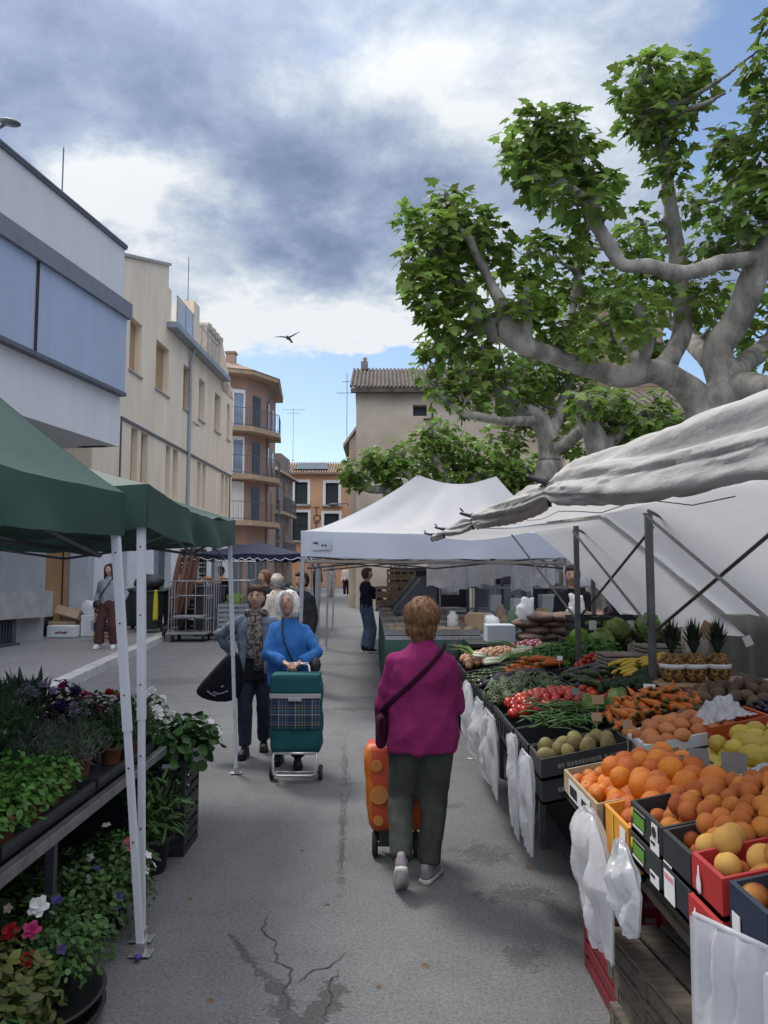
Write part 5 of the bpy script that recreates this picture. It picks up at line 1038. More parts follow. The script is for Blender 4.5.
def onion_fn(p): return Vector((p.x, p.y, p.z+.45*max(0, p.z)**6))
me_oni = ballmesh('onion', F_ONI, (.038, .038, .034), onion_fn); me_onr = ballmesh('red_onion', F_ONR, (.036, .036, .032), onion_fn)
def arti():
    b = MB()
    b.ball((0, 0, 0), (.03, .03, .035), 10, 7)
    for ly in range(6):
        for k in range(8):
            a = 2*PI*(k+.5*(ly % 2))/8; zc = -.03+.013*ly; rr_ = .042*math.cos((ly-1.6)*.36); d = Vector((math.cos(a), math.sin(a), 0)); q = Vector((-d.y, d.x, 0)); o = d*rr_+Vector((0, 0, zc))
            b.add([o+q*.017, o+q*.016+d*.006+Vector((0, 0, .018)), o+d*-.004+Vector((0, 0, .034)), o-q*.016+d*.006+Vector((0, 0, .018)), o-q*.017], [(0, 1, 2, 3, 4)])
    b.tube([(0, 0, -.03), (0, 0, -.06)], .01, 7); return proto(b, 'artichoke', [F_ART], False)
me_art = arti()
def longveg(name, m, L_, r0, prof_, bend=0.0, tip=None, n=12):
    b = MB(); P = []; rr_ = []
    for k, q in enumerate(prof_): t = k/(len(prof_)-1); P.append(Vector((L_*(t-.5), bend*math.sin(PI*t), 0))); rr_.append(max(r0*q, .0015))
    b.tube(P, rr_, n); mats = [m]
    if tip: mats.append(tip); b.tube([P[0], P[0]-Vector((.012, 0, -.004)), P[0]-Vector((.028, 0, -.004))], [rr_[1]*.75, rr_[1]*.4, .005], 7, mi=1)
    return proto(b, name, mats)
me_aub = longveg('aubergine', F_AUB, .19, .042, (.3, .55, .62, .75, .92, 1, .98, .8, .4, .05), .012, F_STEM, 16); me_cou = longveg('courgette', F_COU, .22, .023, (.3, .7, .85, .92, 1, 1, .95, .8, .3), .012, F_STEM); me_car = longveg('carrot', F_CAR, .20, .0185, (.35, .9, 1, .93, .84, .74, .62, .48, .3, .08), .008, F_STEM)
me_swp = longveg('sweet_potato', F_SWP, .10, .035, (.15, .6, .9, 1, .98, .85, .55, .12), .006); me_man2 = ballmesh('mango', F_KIW, (.046, .039, .036), lambda p: Vector((p.x, p.y+.1*p.x**2, p.z*(1-.1*p.x)))); me_avo = ballmesh('avocado', F_AVO, (.046, .033, .032), lambda p: Vector((p.x, p.y*(1-.25*p.x), p.z*(1-.25*p.x)))); me_gar = ballmesh('garlic_bulb', F_GAR, (.03, .03, .026), lambda p: onion_fn(p*(1+.07*math.cos(6*math.atan2(p.y, p.x)))))
me_str = ballmesh('strawberry', F_STR, (.018, .018, .023), lambda p: Vector((p.x*(1+.25*p.z), p.y*(1+.25*p.z), p.z)), 10, 8, stalk(F_STEM, .006, .021))
def put(me, name, p, label, cat, group, rot=None, s=1.0):
    o = bpy.data.objects.new(name, me); COL.objects.link(o); o.location = p; o.rotation_euler = rot or (random.uniform(-.5, .5), random.uniform(-.5, .5), random.uniform(0, 6.28)); o.scale = (s, s, s); tag(o, label, cat, group); return o
def heap(me, name, x0, x1, y0, y1, sp, r_, label, cat, group, h=.05, rot=None, layers=2, jit=.25, base=-.02, sj=.12, cxy=None):
    cnt = 0
    for ly in range(layers):
        inset = ly*sp*.75; y = y0+inset; row = 0
        while y <= y1-inset:
            x = x0+inset+(sp*.5 if row % 2 else 0)
            while x <= x1-inset:
                fx_ = max(0, 1-((x-(x0+x1)/2)/((x1-x0)/2+.001))**2); fy_ = max(0, 1-((y-(y0+y1)/2)/((y1-y0)/2+.001))**2)
                px_, py_ = x+random.uniform(-jit, jit)*sp, y+random.uniform(-jit, jit)*sp
                z = SPZ(px_)+base+r_*.55+h*fx_*fy_+ly*r_*1.45+random.uniform(-.1, .1)*r_
                put(me, name, (px_, py_, z), label, cat, group, rot() if rot else (random.uniform(0, 6.28), random.uniform(0, 6.28), random.uniform(0, 6.28)), random.uniform(1-sj, 1+sj)); cnt += 1
                x += sp
            y += sp*.87; row += 1
    return cnt
heap(me_or, 'orange', .88, 1.27, 2.70, 3.38, .089, .046, 'large bright orange piled in the wooden and orange cartons', 'orange', 'oranges', h=.03, layers=2, base=-.055)
heap(me_man, 'mandarin', .83, .97, 3.10, 3.42, .064, .03, 'small mandarin in the corner of the wooden crate', 'mandarin', 'mandarins', h=.0, layers=1)
heap(me_apr, 'apricot', .885, 1.32, 2.15, 2.66, .062, .031, 'ripe orange apricot in the heap above the black cartons', 'apricot', 'apricots', h=.03, layers=2, base=.045)
heap(me_yp, 'yellow_peach', .885, .99, 2.03, 2.20, .08, .04, 'pale yellow peach just above the red cartons', 'peach', 'yellow peaches', h=.03, layers=1, base=.085)
heap(me_pch, 'peach', .90, 1.34, 1.76, 2.06, .080, .039, 'blushed red peach in the near corner of the stall', 'peach', 'red peaches', h=.03, layers=2, base=.055)
heap(me_mel, 'melon', 1.37, 1.84, 3.0, 3.44, .086, .042, 'small yellow melon in the dark carton', 'melon', 'yellow melons', h=.02, layers=2, base=-.06, rot=lambda: (random.uniform(-.3, .3), random.uniform(-.3, .3), random.uniform(0, 6.28)))
heap(me_swp, 'sweet_potato', 1.25, 1.63, 3.68, 3.96, .074, .034, 'orange sweet potato in the white polystyrene crate', 'sweet potato', 'sweet potatoes', h=.04, layers=1, rot=lambda: (0, random.uniform(-.3, .3), random.uniform(-1, 1)))
heap(me_man2, 'mango', .81, 1.15, 3.845, 4.02, .088, .04, 'brown green mango in the black printed carton', 'mango', 'mangoes', h=.01, layers=1, base=-.03)
heap(me_tom, 'tomato', .83, 1.28, 4.92, 5.42, .074, .033, 'ripe red tomato on the stall edge beyond the beans', 'tomato', 'tomatoes', h=.04, layers=1)
heap(me_tom, 'tomato', 1.36, 1.66, 4.85, 5.3, .078, .034, 'ripe red tomato in the second rank beside the broccoli', 'tomato', 'tomatoes in the second rank', h=.04, layers=1)
heap(me_art, 'artichoke', .80, 1.26, 5.42, 6.1, .098, .045, 'grey green artichoke heaped beyond the tomatoes', 'artichoke', 'artichokes', h=.05, layers=1)
heap(me_aub, 'aubergine', .86, 1.24, 6.16, 6.40, .10, .04, 'dark glossy aubergine on the stall edge', 'aubergine', 'aubergines on the stall edge', h=.03, layers=1, rot=lambda: (0, 0, random.uniform(-.6, .6)))
heap(me_aub, 'aubergine', 1.40, 1.82, 5.35, 5.9, .115, .042, 'dark glossy aubergine in the second rank of the stall', 'aubergine', 'aubergines in the second rank', h=.05, layers=1, rot=lambda: (0, 0, random.uniform(-.7, .7)))
heap(me_cou, 'courgette', .84, 1.24, 6.5, 6.82, .085, .024, 'dark green courgette beyond the aubergines', 'courgette', 'courgettes', h=.03, layers=1, rot=lambda: (0, 0, random.uniform(-.4, .4)))
heap(me_cou, 'courgette', 1.40, 1.72, 5.0, 5.35, .10, .024, 'green courgette lying between the tomatoes and aubergines', 'courgette', 'courgettes in the second rank', h=.05, layers=1, rot=lambda: (0, .2, random.uniform(-1.2, 1.2)), base=.03)
heap(me_car, 'carrot', 1.24, 1.72, 4.08, 4.46, .058, .018, 'loose orange carrot in the big carrot pile', 'carrot', 'carrots in the pile', h=.09, layers=2, rot=lambda: (0, random.uniform(-.35, .2), PI/2+random.uniform(-.6, .6)), jit=.4)
heap(me_car, 'carrot', 1.1, 1.42, 6.35, 6.56, .07, .018, 'carrot of the small bunch beside the aubergines', 'carrot', 'carrots of the far bunch', h=.06, layers=1, rot=lambda: (0, 0, random.uniform(-.3, .3)), base=.03)
heap(me_avo, 'avocado', 1.53, 2.1, 4.0, 4.46, .084, .034, 'brown avocado in the heap below the pineapples', 'avocado', 'avocados', h=.05, layers=1)
heap(me_gar, 'garlic_bulb', 2.12, 2.42, 3.95, 4.4, .068, .026, 'pinkish white garlic bulb at the right edge of the stall', 'garlic', 'garlic bulbs', h=.04, layers=1)
heap(me_oni, 'onion', .82, 1.30, 7.62, 8.35, .085, .036, 'brown onion at the far end of the stall', 'onion', 'onions', h=.04, layers=1)
heap(me_onr, 'red_onion', 1.32, 1.62, 7.9, 8.4, .085, .034, 'red onion at the far end of the stall', 'onion', 'red onions', h=.03, layers=1)
heap(me_str, 'strawberry', 1.50, 1.74, 5.92, 6.12, .042, .02, 'strawberry in the punnets beside the egg trays', 'strawberry', 'strawberries', h=.07, layers=1, base=.02)
heap(me_str, 'strawberry', 1.70, 1.92, 4.7, 4.92, .042, .02, 'radish red berry in the second rank under the bananas', 'berry', 'red berries', h=.06, layers=1, base=.02)
# bundles that are one thing each
def bundle(name, label, cat, group, fn, m, smooth=True, extra=None):
    b = MB(); fn(b); o = b.build(name, m, None, smooth); return tag(o, label, cat, group)
def beans(c):
    def f(b):
        for k in range(75):
            p = Vector(c)+Vector((random.uniform(-.2, .2), random.uniform(-.17, .17), random.uniform(0, .05))); a = random.uniform(0, PI); d = Vector((math.cos(a), math.sin(a), random.uniform(-.15, .15)))*.07; b.tube([p-d, p+Vector((0, 0, .01)), p+d], [.003, .0055, .002], 5)
    return f
for x, y, lb in ((1.0, 4.38, 'heap of thin green beans next to the mangoes'), (1.1, 4.68, 'heap of green beans touching the tomatoes')): bundle('green_bean_heap', lb, 'beans', 'heaps of green beans', beans((x, y, SPZ(x)+.0)), F_BEAN)
def broc(c, r_):
    def f(b):
        c_ = Vector(c)
        for k in range(26):
            d = rv(); d.z = abs(d.z); b.ball(c_+Vector((d.x*r_, d.y*r_, d.z*r_*.7)), r_*random.uniform(.26, .4), 8, 6)
        b.tube([c_-Vector((0, 0, r_*.8)), c_+Vector((0, 0, .01))], [r_*.3, r_*.5], 8)
    return f
for x, y, lb in ((1.40, 4.72, 'dark green broccoli head in front of the second tomatoes'), (1.62, 4.78, 'dark green broccoli head beside the berries'), (1.52, 4.62, 'dark green broccoli head, nearest the carrots')): bundle('broccoli', lb, 'broccoli', 'broccoli heads', broc((x, y, SPZ(x)+.06), .08), F_BRO)
def cabb(c, r_, n=70, sz=1.0):
    def f(b):
        c_ = Vector(c)
        b.ball(c_, r_*.75, 12, 8)
        for k in range(n):
            d = rv(); d.z = d.z*.7+.15; d.normalize(); p = c_+d*r_*random.uniform(.55, .95); nn = (d+rv()*.3).normalized(); add_leaf(b, p-Vector((0, 0, r_*.3)), nn, Vector((0, 0, 1))+d*.3+rv()*.3, r_*random.uniform(.7, 1.1)*sz, ROUND, .35)
    return f
for x, y, r_, lb in ((1.36, 4.55, .085, 'pale green cabbage beside the carrot pile'), (1.22, 4.6, .07, 'small pale cabbage between beans and tomatoes')): bundle('cabbage', lb, 'cabbage', None, cabb((x, y, SPZ(x)+.03), r_, 30), F_CAB)
for x, y, z, r_, lb in ((1.95, 6.95, .20, .16, 'loose green lettuce nearest the front upright'), (2.15, 7.15, .24, .17, 'large pale lettuce drooping over the black crates'), (1.85, 7.35, .2, .16, 'bright curly lettuce at the back of the stall'), (2.38, 7.0, .24, .16, 'pale lettuce at the right end of the lettuce row'), (2.05, 7.5, .26, .16, 'pale lettuce at the very back')): bundle('lettuce', lb, 'lettuce', 'lettuces at the back of the stall', cabb((x, y, SPZ(x)+z-.13), r_*.85, 150, .62), F_CAB if 'curly' not in lb else leafm('curly_leaf', (.18, .38, .03), (.32, .52, .08), .2))
def parsley(c, r_):
    def f(b):
        c_ = Vector(c); b.ball(c_, (r_*.6, r_*.6, r_*.35), 10, 7)
        for k in range(260):
            d = rv(); d.z = abs(d.z)*.8; p = c_+d*r_*random.random()**.4; add_leaf(b, p, (d+Vector((0, 0, .6))+rv()*.5).normalized(), d+rv()*.5, .045*random.uniform(.6, 1.2), PLANE, .2)
    return f
for x, y, lb in ((1.5, 6.75, 'bunch of dark green parsley beside the leeks'), (1.72, 6.6, 'bunch of parsley nearest the first upright'), (1.62, 6.95, 'bunch of curly greens behind the parsley'), (1.85, 6.6, 'bunch of greens right of the parsley'), (1.4, 6.95, 'bunch of chard leaves over the courgettes')): bundle('parsley_bunch', lb, 'herbs', 'green bunches', parsley((x, y, SPZ(x)+.0), .17), F_PARS, False)
def leek(c, ang, L_):
    c_ = Vector(c); d = Vector((math.cos(ang), math.sin(ang), .05)); q = Vector((-d.y, d.x, 0))
    t = root('leek', c_, '', 'leek'); b = MB()
    for k in range(3): o = c_+q*(k-1)*.03+Vector((0, 0, .02*(k % 2))); b.tube([o, o+d*L_*.35], [.017, .014], 8)
    b.build('leek_shaft', F_LEEKW, t, True); b = MB()
    for k in range(22):
        o = c_+q*random.uniform(-.04, .04)+d*L_*.3; e_ = o+d*L_*random.uniform(.4, .75)+q*random.uniform(-.16, .16)+Vector((0, 0, random.uniform(-.02, .09))); w = q*.012; m_ = o.lerp(e_, .5)+Vector((0, 0, .035)); b.add([o-w, o+w, m_+w*1.2, m_-w*1.2, e_+w*.3, e_-w*.3], [(0, 1, 2, 3), (3, 2, 4, 5)])
    b.build('leek_leaf_fan', F_LEEKG, t); return t
for k, (x, y, a, L_) in enumerate(((1.05, 7.1, .3, .5), (.95, 7.25, -.2, .5), (1.2, 7.3, .1, .55), (1.1, 7.45, .5, .5), (1.35, 7.15, -.4, .5), (.9, 7.02, .15, .42), (1.45, 7.45, 2.8, .5), (1.0, 7.55, 2.6, .4))):
    t = leek((x, y, SPZ(x)+.03+.02*(k % 3)), a, L_); tag(t, 'white stemmed leek bunch with pale green leaves on the stall', 'leek', 'leek bunches')
def grapes(c, n, rx, ry, r_):
    def f(b):
        for k in range(n): b.ball(Vector(c)+Vector((random.uniform(-rx, rx), random.uniform(-ry, ry), random.uniform(0, .045))), r_, 8, 6)
    return f
for k, (x, y) in enumerate(((1.45, 2.62), (1.62, 2.62), (1.48, 2.82), (1.66, 2.82))): bundle('grape_bunch', 'bunch of green grapes in the blue lined box', 'grapes', 'green grape bunches', grapes((x, y, SPZ(x)-.03), 45, .09, .09, .013), F_GRG)
for k, (x, y) in enumerate(((1.9, 3.65), (2.06, 3.68), (1.92, 3.82), (2.08, 3.82))): bundle('grape_bunch', 'bunch of purple grapes in the dark carton', 'grapes', 'purple grape bunches', grapes((x, y, SPZ(x)-.02), 45, .09, .09, .013), F_GRP)
def banana(c, rz):
    def f(b):
        for k in range(5):
            P = []; 
            for t in range(7):
                a = -.75+1.5*t/6; P.append(Vector(c)+Matrix.Rotation(rz, 3, 'Z') @ Vector((math.sin(a)*.12, (k-2)*.032+.01*t*(k-2)*.3, .03+math.cos(a)*.05-.03+.012*(2-abs(k-2)))))
            b.tube(P, [.006, .014, .018, .019, .018, .013, .005], 7)
    return f
for k, (x, y, a) in enumerate(((1.58, 5.05, .3), (1.75, 5.15, .1), (1.7, 5.3, -.4), (1.86, 5.05, .5), (1.9, 5.28, 0), (1.62, 5.25, .6))): bundle('banana_bunch', 'bunch of ripe bananas in front of the egg trays', 'bananas', 'banana bunches', banana((x, y, SPZ(x)+.04+.02*(k % 2)), a), F_BAN)
# egg trays
M_EGG = mat('egg_tray_pulp', (.30, .25, .22), .95, .15, 10, .3, 60)
for sx, sy, n, lb in ((1.70, 5.62, 5, 'nearer'), (1.98, 5.66, 5, 'further')):
    for k in range(n):
        b = MB(); z = SPZ(sx)+.02+.026*k
        b.grid(lambda u, v: Vector((sx+.26*(u-.5), sy+.26*(v-.5), z+.018*math.sin(u*PI*10)*math.sin(v*PI*10))), 30, 30); b.span((sx-.14, sy-.14, z-.006), (sx-.13, sy+.14, z+.012)); b.span((sx-.13, sy-.14, z-.006), (sx+.14, sy-.13, z+.012)); tag(b.build('egg_tray', M_EGG, None, True), 'grey cardboard egg tray in the %s stack on the stall' % lb, 'egg tray', 'egg trays, %s stack' % lb)
# pineapples on a dark box
bx_ = root('carton', (1.86, 4.62, SPZ(1.6)), 'dark carton with a torn cardboard lid under the pineapples', 'carton'); b = MB(); b.span((1.60, 4.42, SPZ(1.6)-.12), (2.12, 4.80, SPZ(1.7)+.06)); b.build('carton_body', C_NAVY, bx_); b = MB(); b.prism([(1.55, 4.38, SPZ(1.7)+.066), (2.2, 4.33, SPZ(1.7)+.045), (2.2, 4.82, SPZ(1.7)+.064), (1.58, 4.82, SPZ(1.7)+.07)], (0, 0, .006)); b.build('torn_lid', C_CARD, bx_); b = MB(); b.span((1.66, 4.416, SPZ(1.7)-.02), (1.70, 4.419, SPZ(1.7)+.03)); b.build('paper_label', C_LAB, bx_)
def pine_mat():
    m = mat('pineapple_skin', (.30, .16, .035), .6, .4, 30, .4, 60, col2=(.45, .27, .06)); nt = m.node_tree; b = nt.nodes['Principled BSDF']; v = nt.nodes.new('ShaderNodeTexVoronoi'); v.inputs['Scale'].default_value = 55; t = nt.nodes.new('ShaderNodeTexCoord'); nt.links.new(t.outputs['Object'], v.inputs['Vector']); bp = nt.nodes.new('ShaderNodeBump'); bp.inputs['Strength'].default_value = 1; bp.inputs['Distance'].default_value = .012; bp.invert = True; nt.links.new(v.outputs['Distance'], bp.inputs['Height']); nt.links.new(bp.outputs[0], b.inputs['Normal'])
    mx = nt.nodes.new('ShaderNodeMix'); mx.data_type = 'RGBA'; mx.inputs['B'].default_value = (.09, .035, .012, 1); src = b.inputs['Base Color'].links[0].from_socket; nt.links.new(src, mx.inputs['A']); mr = nt.nodes.new('ShaderNodeMapRange'); nt.links.new(v.outputs['Distance'], mr.inputs[0]); mr.inputs[1].default_value = .4; mr.inputs[2].default_value = .7; nt.links.new(mr.outputs[0], mx.inputs['Factor']); nt.links.new(mx.outputs['Result'], b.inputs['Base Color']); return m
M_PINE = pine_mat(); M_PINL = leafm('pineapple_leaf', (.018, .035, .022), (.035, .06, .035), .08)
for px_, lb in ((673, 'pineapple with a white paper band, left of the three'), (695, 'pineapple with a white paper band, middle of the three'), (719, 'pineapple with a white paper band, right of the three')):
    c = W(px_, 690, 4.55); c.z = SPZ(1.7)+.07; t = root('pineapple', c, lb, 'pineapple', 'pineapples on the dark carton')
    b = MB(); b.lathe([(.03, 0), (.055, .012), (.068, .045), (.072, .085), (.069, .125), (.058, .155), (.035, .168), (.01, .17)], c, 20); b.build('fruit_body', M_PINE, t, True)
    b = MB(); b.lathe([(.0735, .082), (.0738, .108), (.0715, .108), (.071, .082)], c, 20); b.build('paper_band', C_LAB, t, True)
    b = MB()
    for k in range(44):
        a = k*2.4; el = k/44; d = Vector((math.cos(a), math.sin(a), 0)); o = c+Vector((0, 0, .16)); q = Vector((-d.y, d.x, 0)); L_ = .11+.12*el; rr_ = .5*(1-el)+.05; m_ = o+d*L_*rr_*.6+Vector((0, 0, L_*.6)); e_ = o+d*L_*rr_*1.3+Vector((0, 0, L_)); b.add([o-q*.012, o+q*.012, m_+q*.011, m_-q*.011, e_], [(0, 1, 2, 3), (3, 2, 4)])
    b.build('leaf_tuft', M_PINL, t)
# price cards on sticks
M_SLATE = mat('card_grey', (.20, .19, .185), .8, .2, 8)
def card(p, w, h, label, m=None, tilt=-.35, rz=0.2, stick=True):
    p = Vector(p); t = root('price_card', p, label, 'price card', 'price cards on the stall'); M_ = Matrix.Rotation(rz, 4, 'Z') @ Matrix.Rotation(tilt, 4, 'X'); b = MB(); b.box(p+Vector((0, 0, .06+h/2)), (w, .004, h), M=M_); b.build('card', m or M_SLATE, t)
    b = MB(); b.tube([p-Vector((0, 0, .05)), p+Vector((0, .01, .08))], .003, 5); b.build('stick', C_WOOD, t)
for px_, py_, w, h, lb, m in ((700, 782, .10, .09, 'grey price card stuck beside the oranges', None), (735, 790, .12, .10, 'grey price card stuck between apricots and grapes', None), (597, 733, .07, .06, 'pale price card among the mangoes', C_CARD), (628, 742, .07, .06, 'pale price card by the polystyrene crate', C_CARD), (576, 705, .07, .06, 'grey price card between the tomato heaps', None), (598, 715, .09, .07, 'brown price card above the green beans', C_CARD), (650, 705, .09, .08, 'glossy pale price card above the carrots', C_LAB), (560, 668, .06, .05, 'white price card by the parsley', C_LAB), (680, 780, .05, .05, 'small dark price card near the melons', None), (524, 667, .05, .04, 'small white price card by the far onions', C_LAB)):
    card(SP(px_, py_), w*.72, h*.72, lb, m, rz=random.uniform(-.5, .5))
b = MB(); q = W(708, 631, 4.75); b.box(q, (.10, .006, .10), M=Matrix.Rotation(.5, 4, 'Y')); tag(b.build('hanging_card', C_CARD), 'brown cardboard sign hanging above the pineapples', 'sign'); b = MB(); q = W(748, 641, 4.7); b.box(q, (.05, .005, .06), M=Matrix.Rotation(-.4, 4, 'Y')); tag(b.build('hanging_card', C_LAB), 'small white tag hanging from the tarpaulin edge', 'tag')
# crumpled plastic and paper on the stall
M_BAG = mat('thin_white_plastic', (.80, .82, .86), .24, .03, 5, .08, 12, trans=.45, spec=.7)
nt_ = M_BAG.node_tree; o_ = nt_.nodes['Material Output']; src_ = o_.inputs[0].links[0].from_socket; tb_ = nt_.nodes.new('ShaderNodeBsdfTransparent'); mb_ = nt_.nodes.new('ShaderNodeMixShader'); mb_.inputs[0].default_value = .2; nt_.links.new(src_, mb_.inputs[1]); nt_.links.new(tb_.outputs[0], mb_.inputs[2]); nt_.links.new(mb_.outputs[0], o_.inputs[0])
def crumple(name, label, c, sx, sy, h, m, seed, cat):
    b = MB(); c = Vector(c)
    def f(u, v):
        x, y = (u-.5), (v-.5); e_ = max(0, 1-4*(x*x+y*y)); q = Vector((x*6, y*6, seed)); return c+Vector((x*sx+.02*nz(q, 1.3), y*sy+.02*nz(q, 1.3, 5), h*e_*(.6+.7*abs(nz(q, 1.1, 2)))+.015*abs(nz(q, 2.5, 7))+SPZ(c.x+x*sx)-SPZ(c.x)))
    b.grid(f, 26, 26); return tag(b.build(name, m, None, False, solid=.001), label, cat)
crumple('plastic_bag', 'crumpled clear plastic bag on the polystyrene crate', (1.62, 3.78, SPZ(1.62)+.03), .24, .22, .10, M_BAG, 3, 'plastic bag'); crumple('paper_liner', 'crumpled pale blue liner around the green grapes', (1.38, 2.86, SPZ(1.38)+.0), .26, .2, .07, MC['blue_liner'], 5, 'paper liner'); crumple('paper_liner', 'pale blue liner folded over the edge of the grape box', (1.72, 2.92, SPZ(1.72)+.01), .3, .14, .05, MC['blue_liner'], 9, 'paper liner')
crumple('plastic_wrap', 'glossy pink plastic wrapping in the near navy carton', (1.02, 1.5, SPZ(1.02)+.085), .3, .34, .06, mat('pink_plastic', (.50, .13, .14), .3, .3, 6, .3, 20, trans=.2), 8, 'plastic wrap')
# hanging bags
def hang_bag(label, x, y0, y1, zt, zb_, seed, lean=0.0, narrow=.55, bulge=.05, group='white plastic bags hanging from the stall', taper=1.0, skew=0.0):
    t_ = MB()
    def f(side):
        def g_(u, v):
            w = narrow+(1-narrow)*min(1, v*2.2)**.7; w *= (1-(1-taper)*v); yc = (y0+y1)/2+lean*v; y = yc+(u-.5)*(y1-y0)*w
            q = Vector((y*9, v*3.2, seed)); k = math.sin(PI*u)
            dx = bulge*k*math.sin(PI*min(1, v*1.05+.03))**.6*(.55+.9*nz(q, 1.0))+.010*math.sin(u*23+3*nz(q, .8, 2)+seed)*k*(1-.4*v)+.026*(.3-abs(nz(Vector((q.x, q.y*.45, q.z)), 1.5, 3)))*k+.012*(.3-abs(nz(Vector((q.x, q.y*.6, q.z)), 3.2, 5)))*k+.005*(.3-abs(nz(q, 6, 9)))*k
            z = zt-(zt-zb_)*v-.02*math.sin(u*5+seed)*v+.012*nz(q, 1.6, 6)
            return Vector((x+skew*(.5-u)-side*(.006+dx if side > 0 else dx*.7), y, z))
        return g_
    t_.grid(f(1), 44, 84); t_.grid(f(-1), 30, 50); t_.tube([(x+skew*.5*narrow, y0+(y1-y0)*(.5-narrow/2), zt+.002), (x-.006, (y0+y1)/2, zt+.004), (x-skew*.5*narrow, y0+(y1-y0)*(.5+narrow/2), zt+.001)], .006, 6)
    return tag(t_.build('plastic_bag', M_BAG, None, True), label, 'plastic bag', group)
hang_bag('wide white plastic bag roll hanging at the near end of the stall', .757, 1.65, 1.84, .93, .40, 1.0, narrow=.94, bulge=.03, skew=.10)
hang_bag('white plastic bag at the very near edge, right of the wide one', .80, 1.42, 1.63, .90, .40, 2.3, narrow=.94, bulge=.03, skew=.06)
hang_bag('long white plastic bag hanging over the orange carton', .735, 2.52, 3.12, .87, .44, 3.7, lean=-.10, narrow=.16, bulge=.085, taper=.5)
hang_bag('twisted white plastic bag hanging in front of the green printed cartons', .74, 2.26, 2.66, .88, .64, 5.1, lean=-.06, narrow=.14, bulge=.06, taper=.4)
hang_bag('white plastic bag hanging below the mangoes, nearest of the far cluster', .71, 3.72, 4.14, .82, .38, 6.4, narrow=.5, bulge=.05, taper=.75)
hang_bag('slim white plastic bag hanging below the green beans', .71, 4.15, 4.5, .83, .34, 7.9, narrow=.35, bulge=.04, taper=.7, lean=-.05)
hang_bag('large white plastic bag hanging below the tomatoes', .70, 4.8, 5.55, .80, .33, 9.2, narrow=.6, bulge=.07, lean=.05)
hang_bag('white plastic bag hanging below the artichokes', .70, 5.35, 6.1, .80, .38, 10.6, narrow=.45, bulge=.07)
hang_bag('furthest white plastic bag hanging below the aubergines', .70, 6.0, 7.0, .82, .32, 12.2, narrow=.35, bulge=.07, lean=-.1)
# under the stall
stack_crate('plastic_crate', 'dark red plastic crate on the road under the stall', (1.05, 3.28, .004), (.34, .5, .31), mat('dark_red_plastic', (.16, .012, .022), .5, .15, 6), slots=4); stack_crate('plastic_crate', 'dark red plastic crate tucked behind the pallet stack', (1.25, 2.9, .004), (.34, .4, .31), MC['dark_red_plastic'], slots=4)
M_PAL = mat('weathered_pallet', (.12, .10, .08), .95, .4, 9, .4, 60, stretch=(1, 6, 8))
for k in range(5):
    t = root('pallet', (1.13, 2.62, .004+.088*k), 'weathered grey wooden slatted crate, one of the stack under the stall', 'wooden crate', 'stack of old wooden crates', rz=[.0, .05, -.04, .07, .1][k]); b = MB()
    for j in range(6): b.box((-.26+.105*j, 0, .075), (.085, .62, .014))
    for yy2 in (-.29, 0, .29): b.box((0, yy2, .034), (.6, .05, .066))
    b.box((-.29, 0, .03), (.014, .60, .05)); b.build('slatted_deck', M_PAL, t, world=False)
# ------------------------------------------------------------------ people
M_SKIN = mat('skin', (.46, .27, .20), .55, .10, 14, .15, 90, spec=.4); M_LIP = mat('lips', (.34, .13, .11), .5, .1); M_EYEW = mat('eye_white', (.42, .38, .36), .3, .02); M_EYE = mat('dark_iris', (.02, .014, .01), .2, .1)
def haircol(n, c, c2): return mat(n, c, .62, .25, 22, .6, 60, col2=c2, stretch=(3.5, 3.5, .5), det=7, spec=.45)
H_BLOND = haircol('light_brown_hair', (.10, .042, .018), (.27, .14, .065)); H_WHITE = haircol('white_hair', (.80, .78, .75), (.95, .94, .92)); H_DARK = haircol('dark_hair', (.018, .012, .010), (.05, .033, .025)); H_BROWN = haircol('brown_hair', (.04, .022, .014), (.09, .05, .03)); H_RED = haircol('auburn_hair', (.12, .045, .02), (.25, .11, .05)); H_GREY = haircol('grey_hair', (.32, .31, .3), (.5, .49, .47))
def fabric(n, c, var=.12, rough=.9, sc=5, bump=.25, bs=90, **k): return mat(n, c, rough, var, sc, bump, bs, spec=.2, **k)
def ik(a, c, l1, l2, pole):
    d = c-a; L_ = min(d.length, (l1+l2)*.995); d.normalize(); x = (l1*l1-l2*l2+L_*L_)/(2*L_); h = math.sqrt(max(l1*l1-x*x, 0)); q = pole-d*pole.dot(d); q.normalize(); return a+d*x+q*h, a+d*L_
def head_fn(p):
    x, y, z = p
    k = 1-.26*max(0, -z-.1)**1.2-.05*max(0, z)
    y2 = y*(1-.10*max(0, -z)); fr = max(0, y)
    g_ = lambda x0, z0, s: math.exp(-(((x-x0)**2+(z-z0)**2)/(s*s)))
    y2 += fr*(.26*g_(0, -.20, .13)+.14*g_(0, -.03, .10)-.06*(g_(.36, .06, .17)+g_(-.36, .06, .17))+.05*g_(0, .24, .5)+.06*g_(0, -.5, .14)-.05*g_(0, -.62, .1)+.10*g_(0, -.82, .22)+.05*(g_(.5, -.25, .2)+g_(-.5, -.25, .2)))
    return Vector((x*k, y2, z))
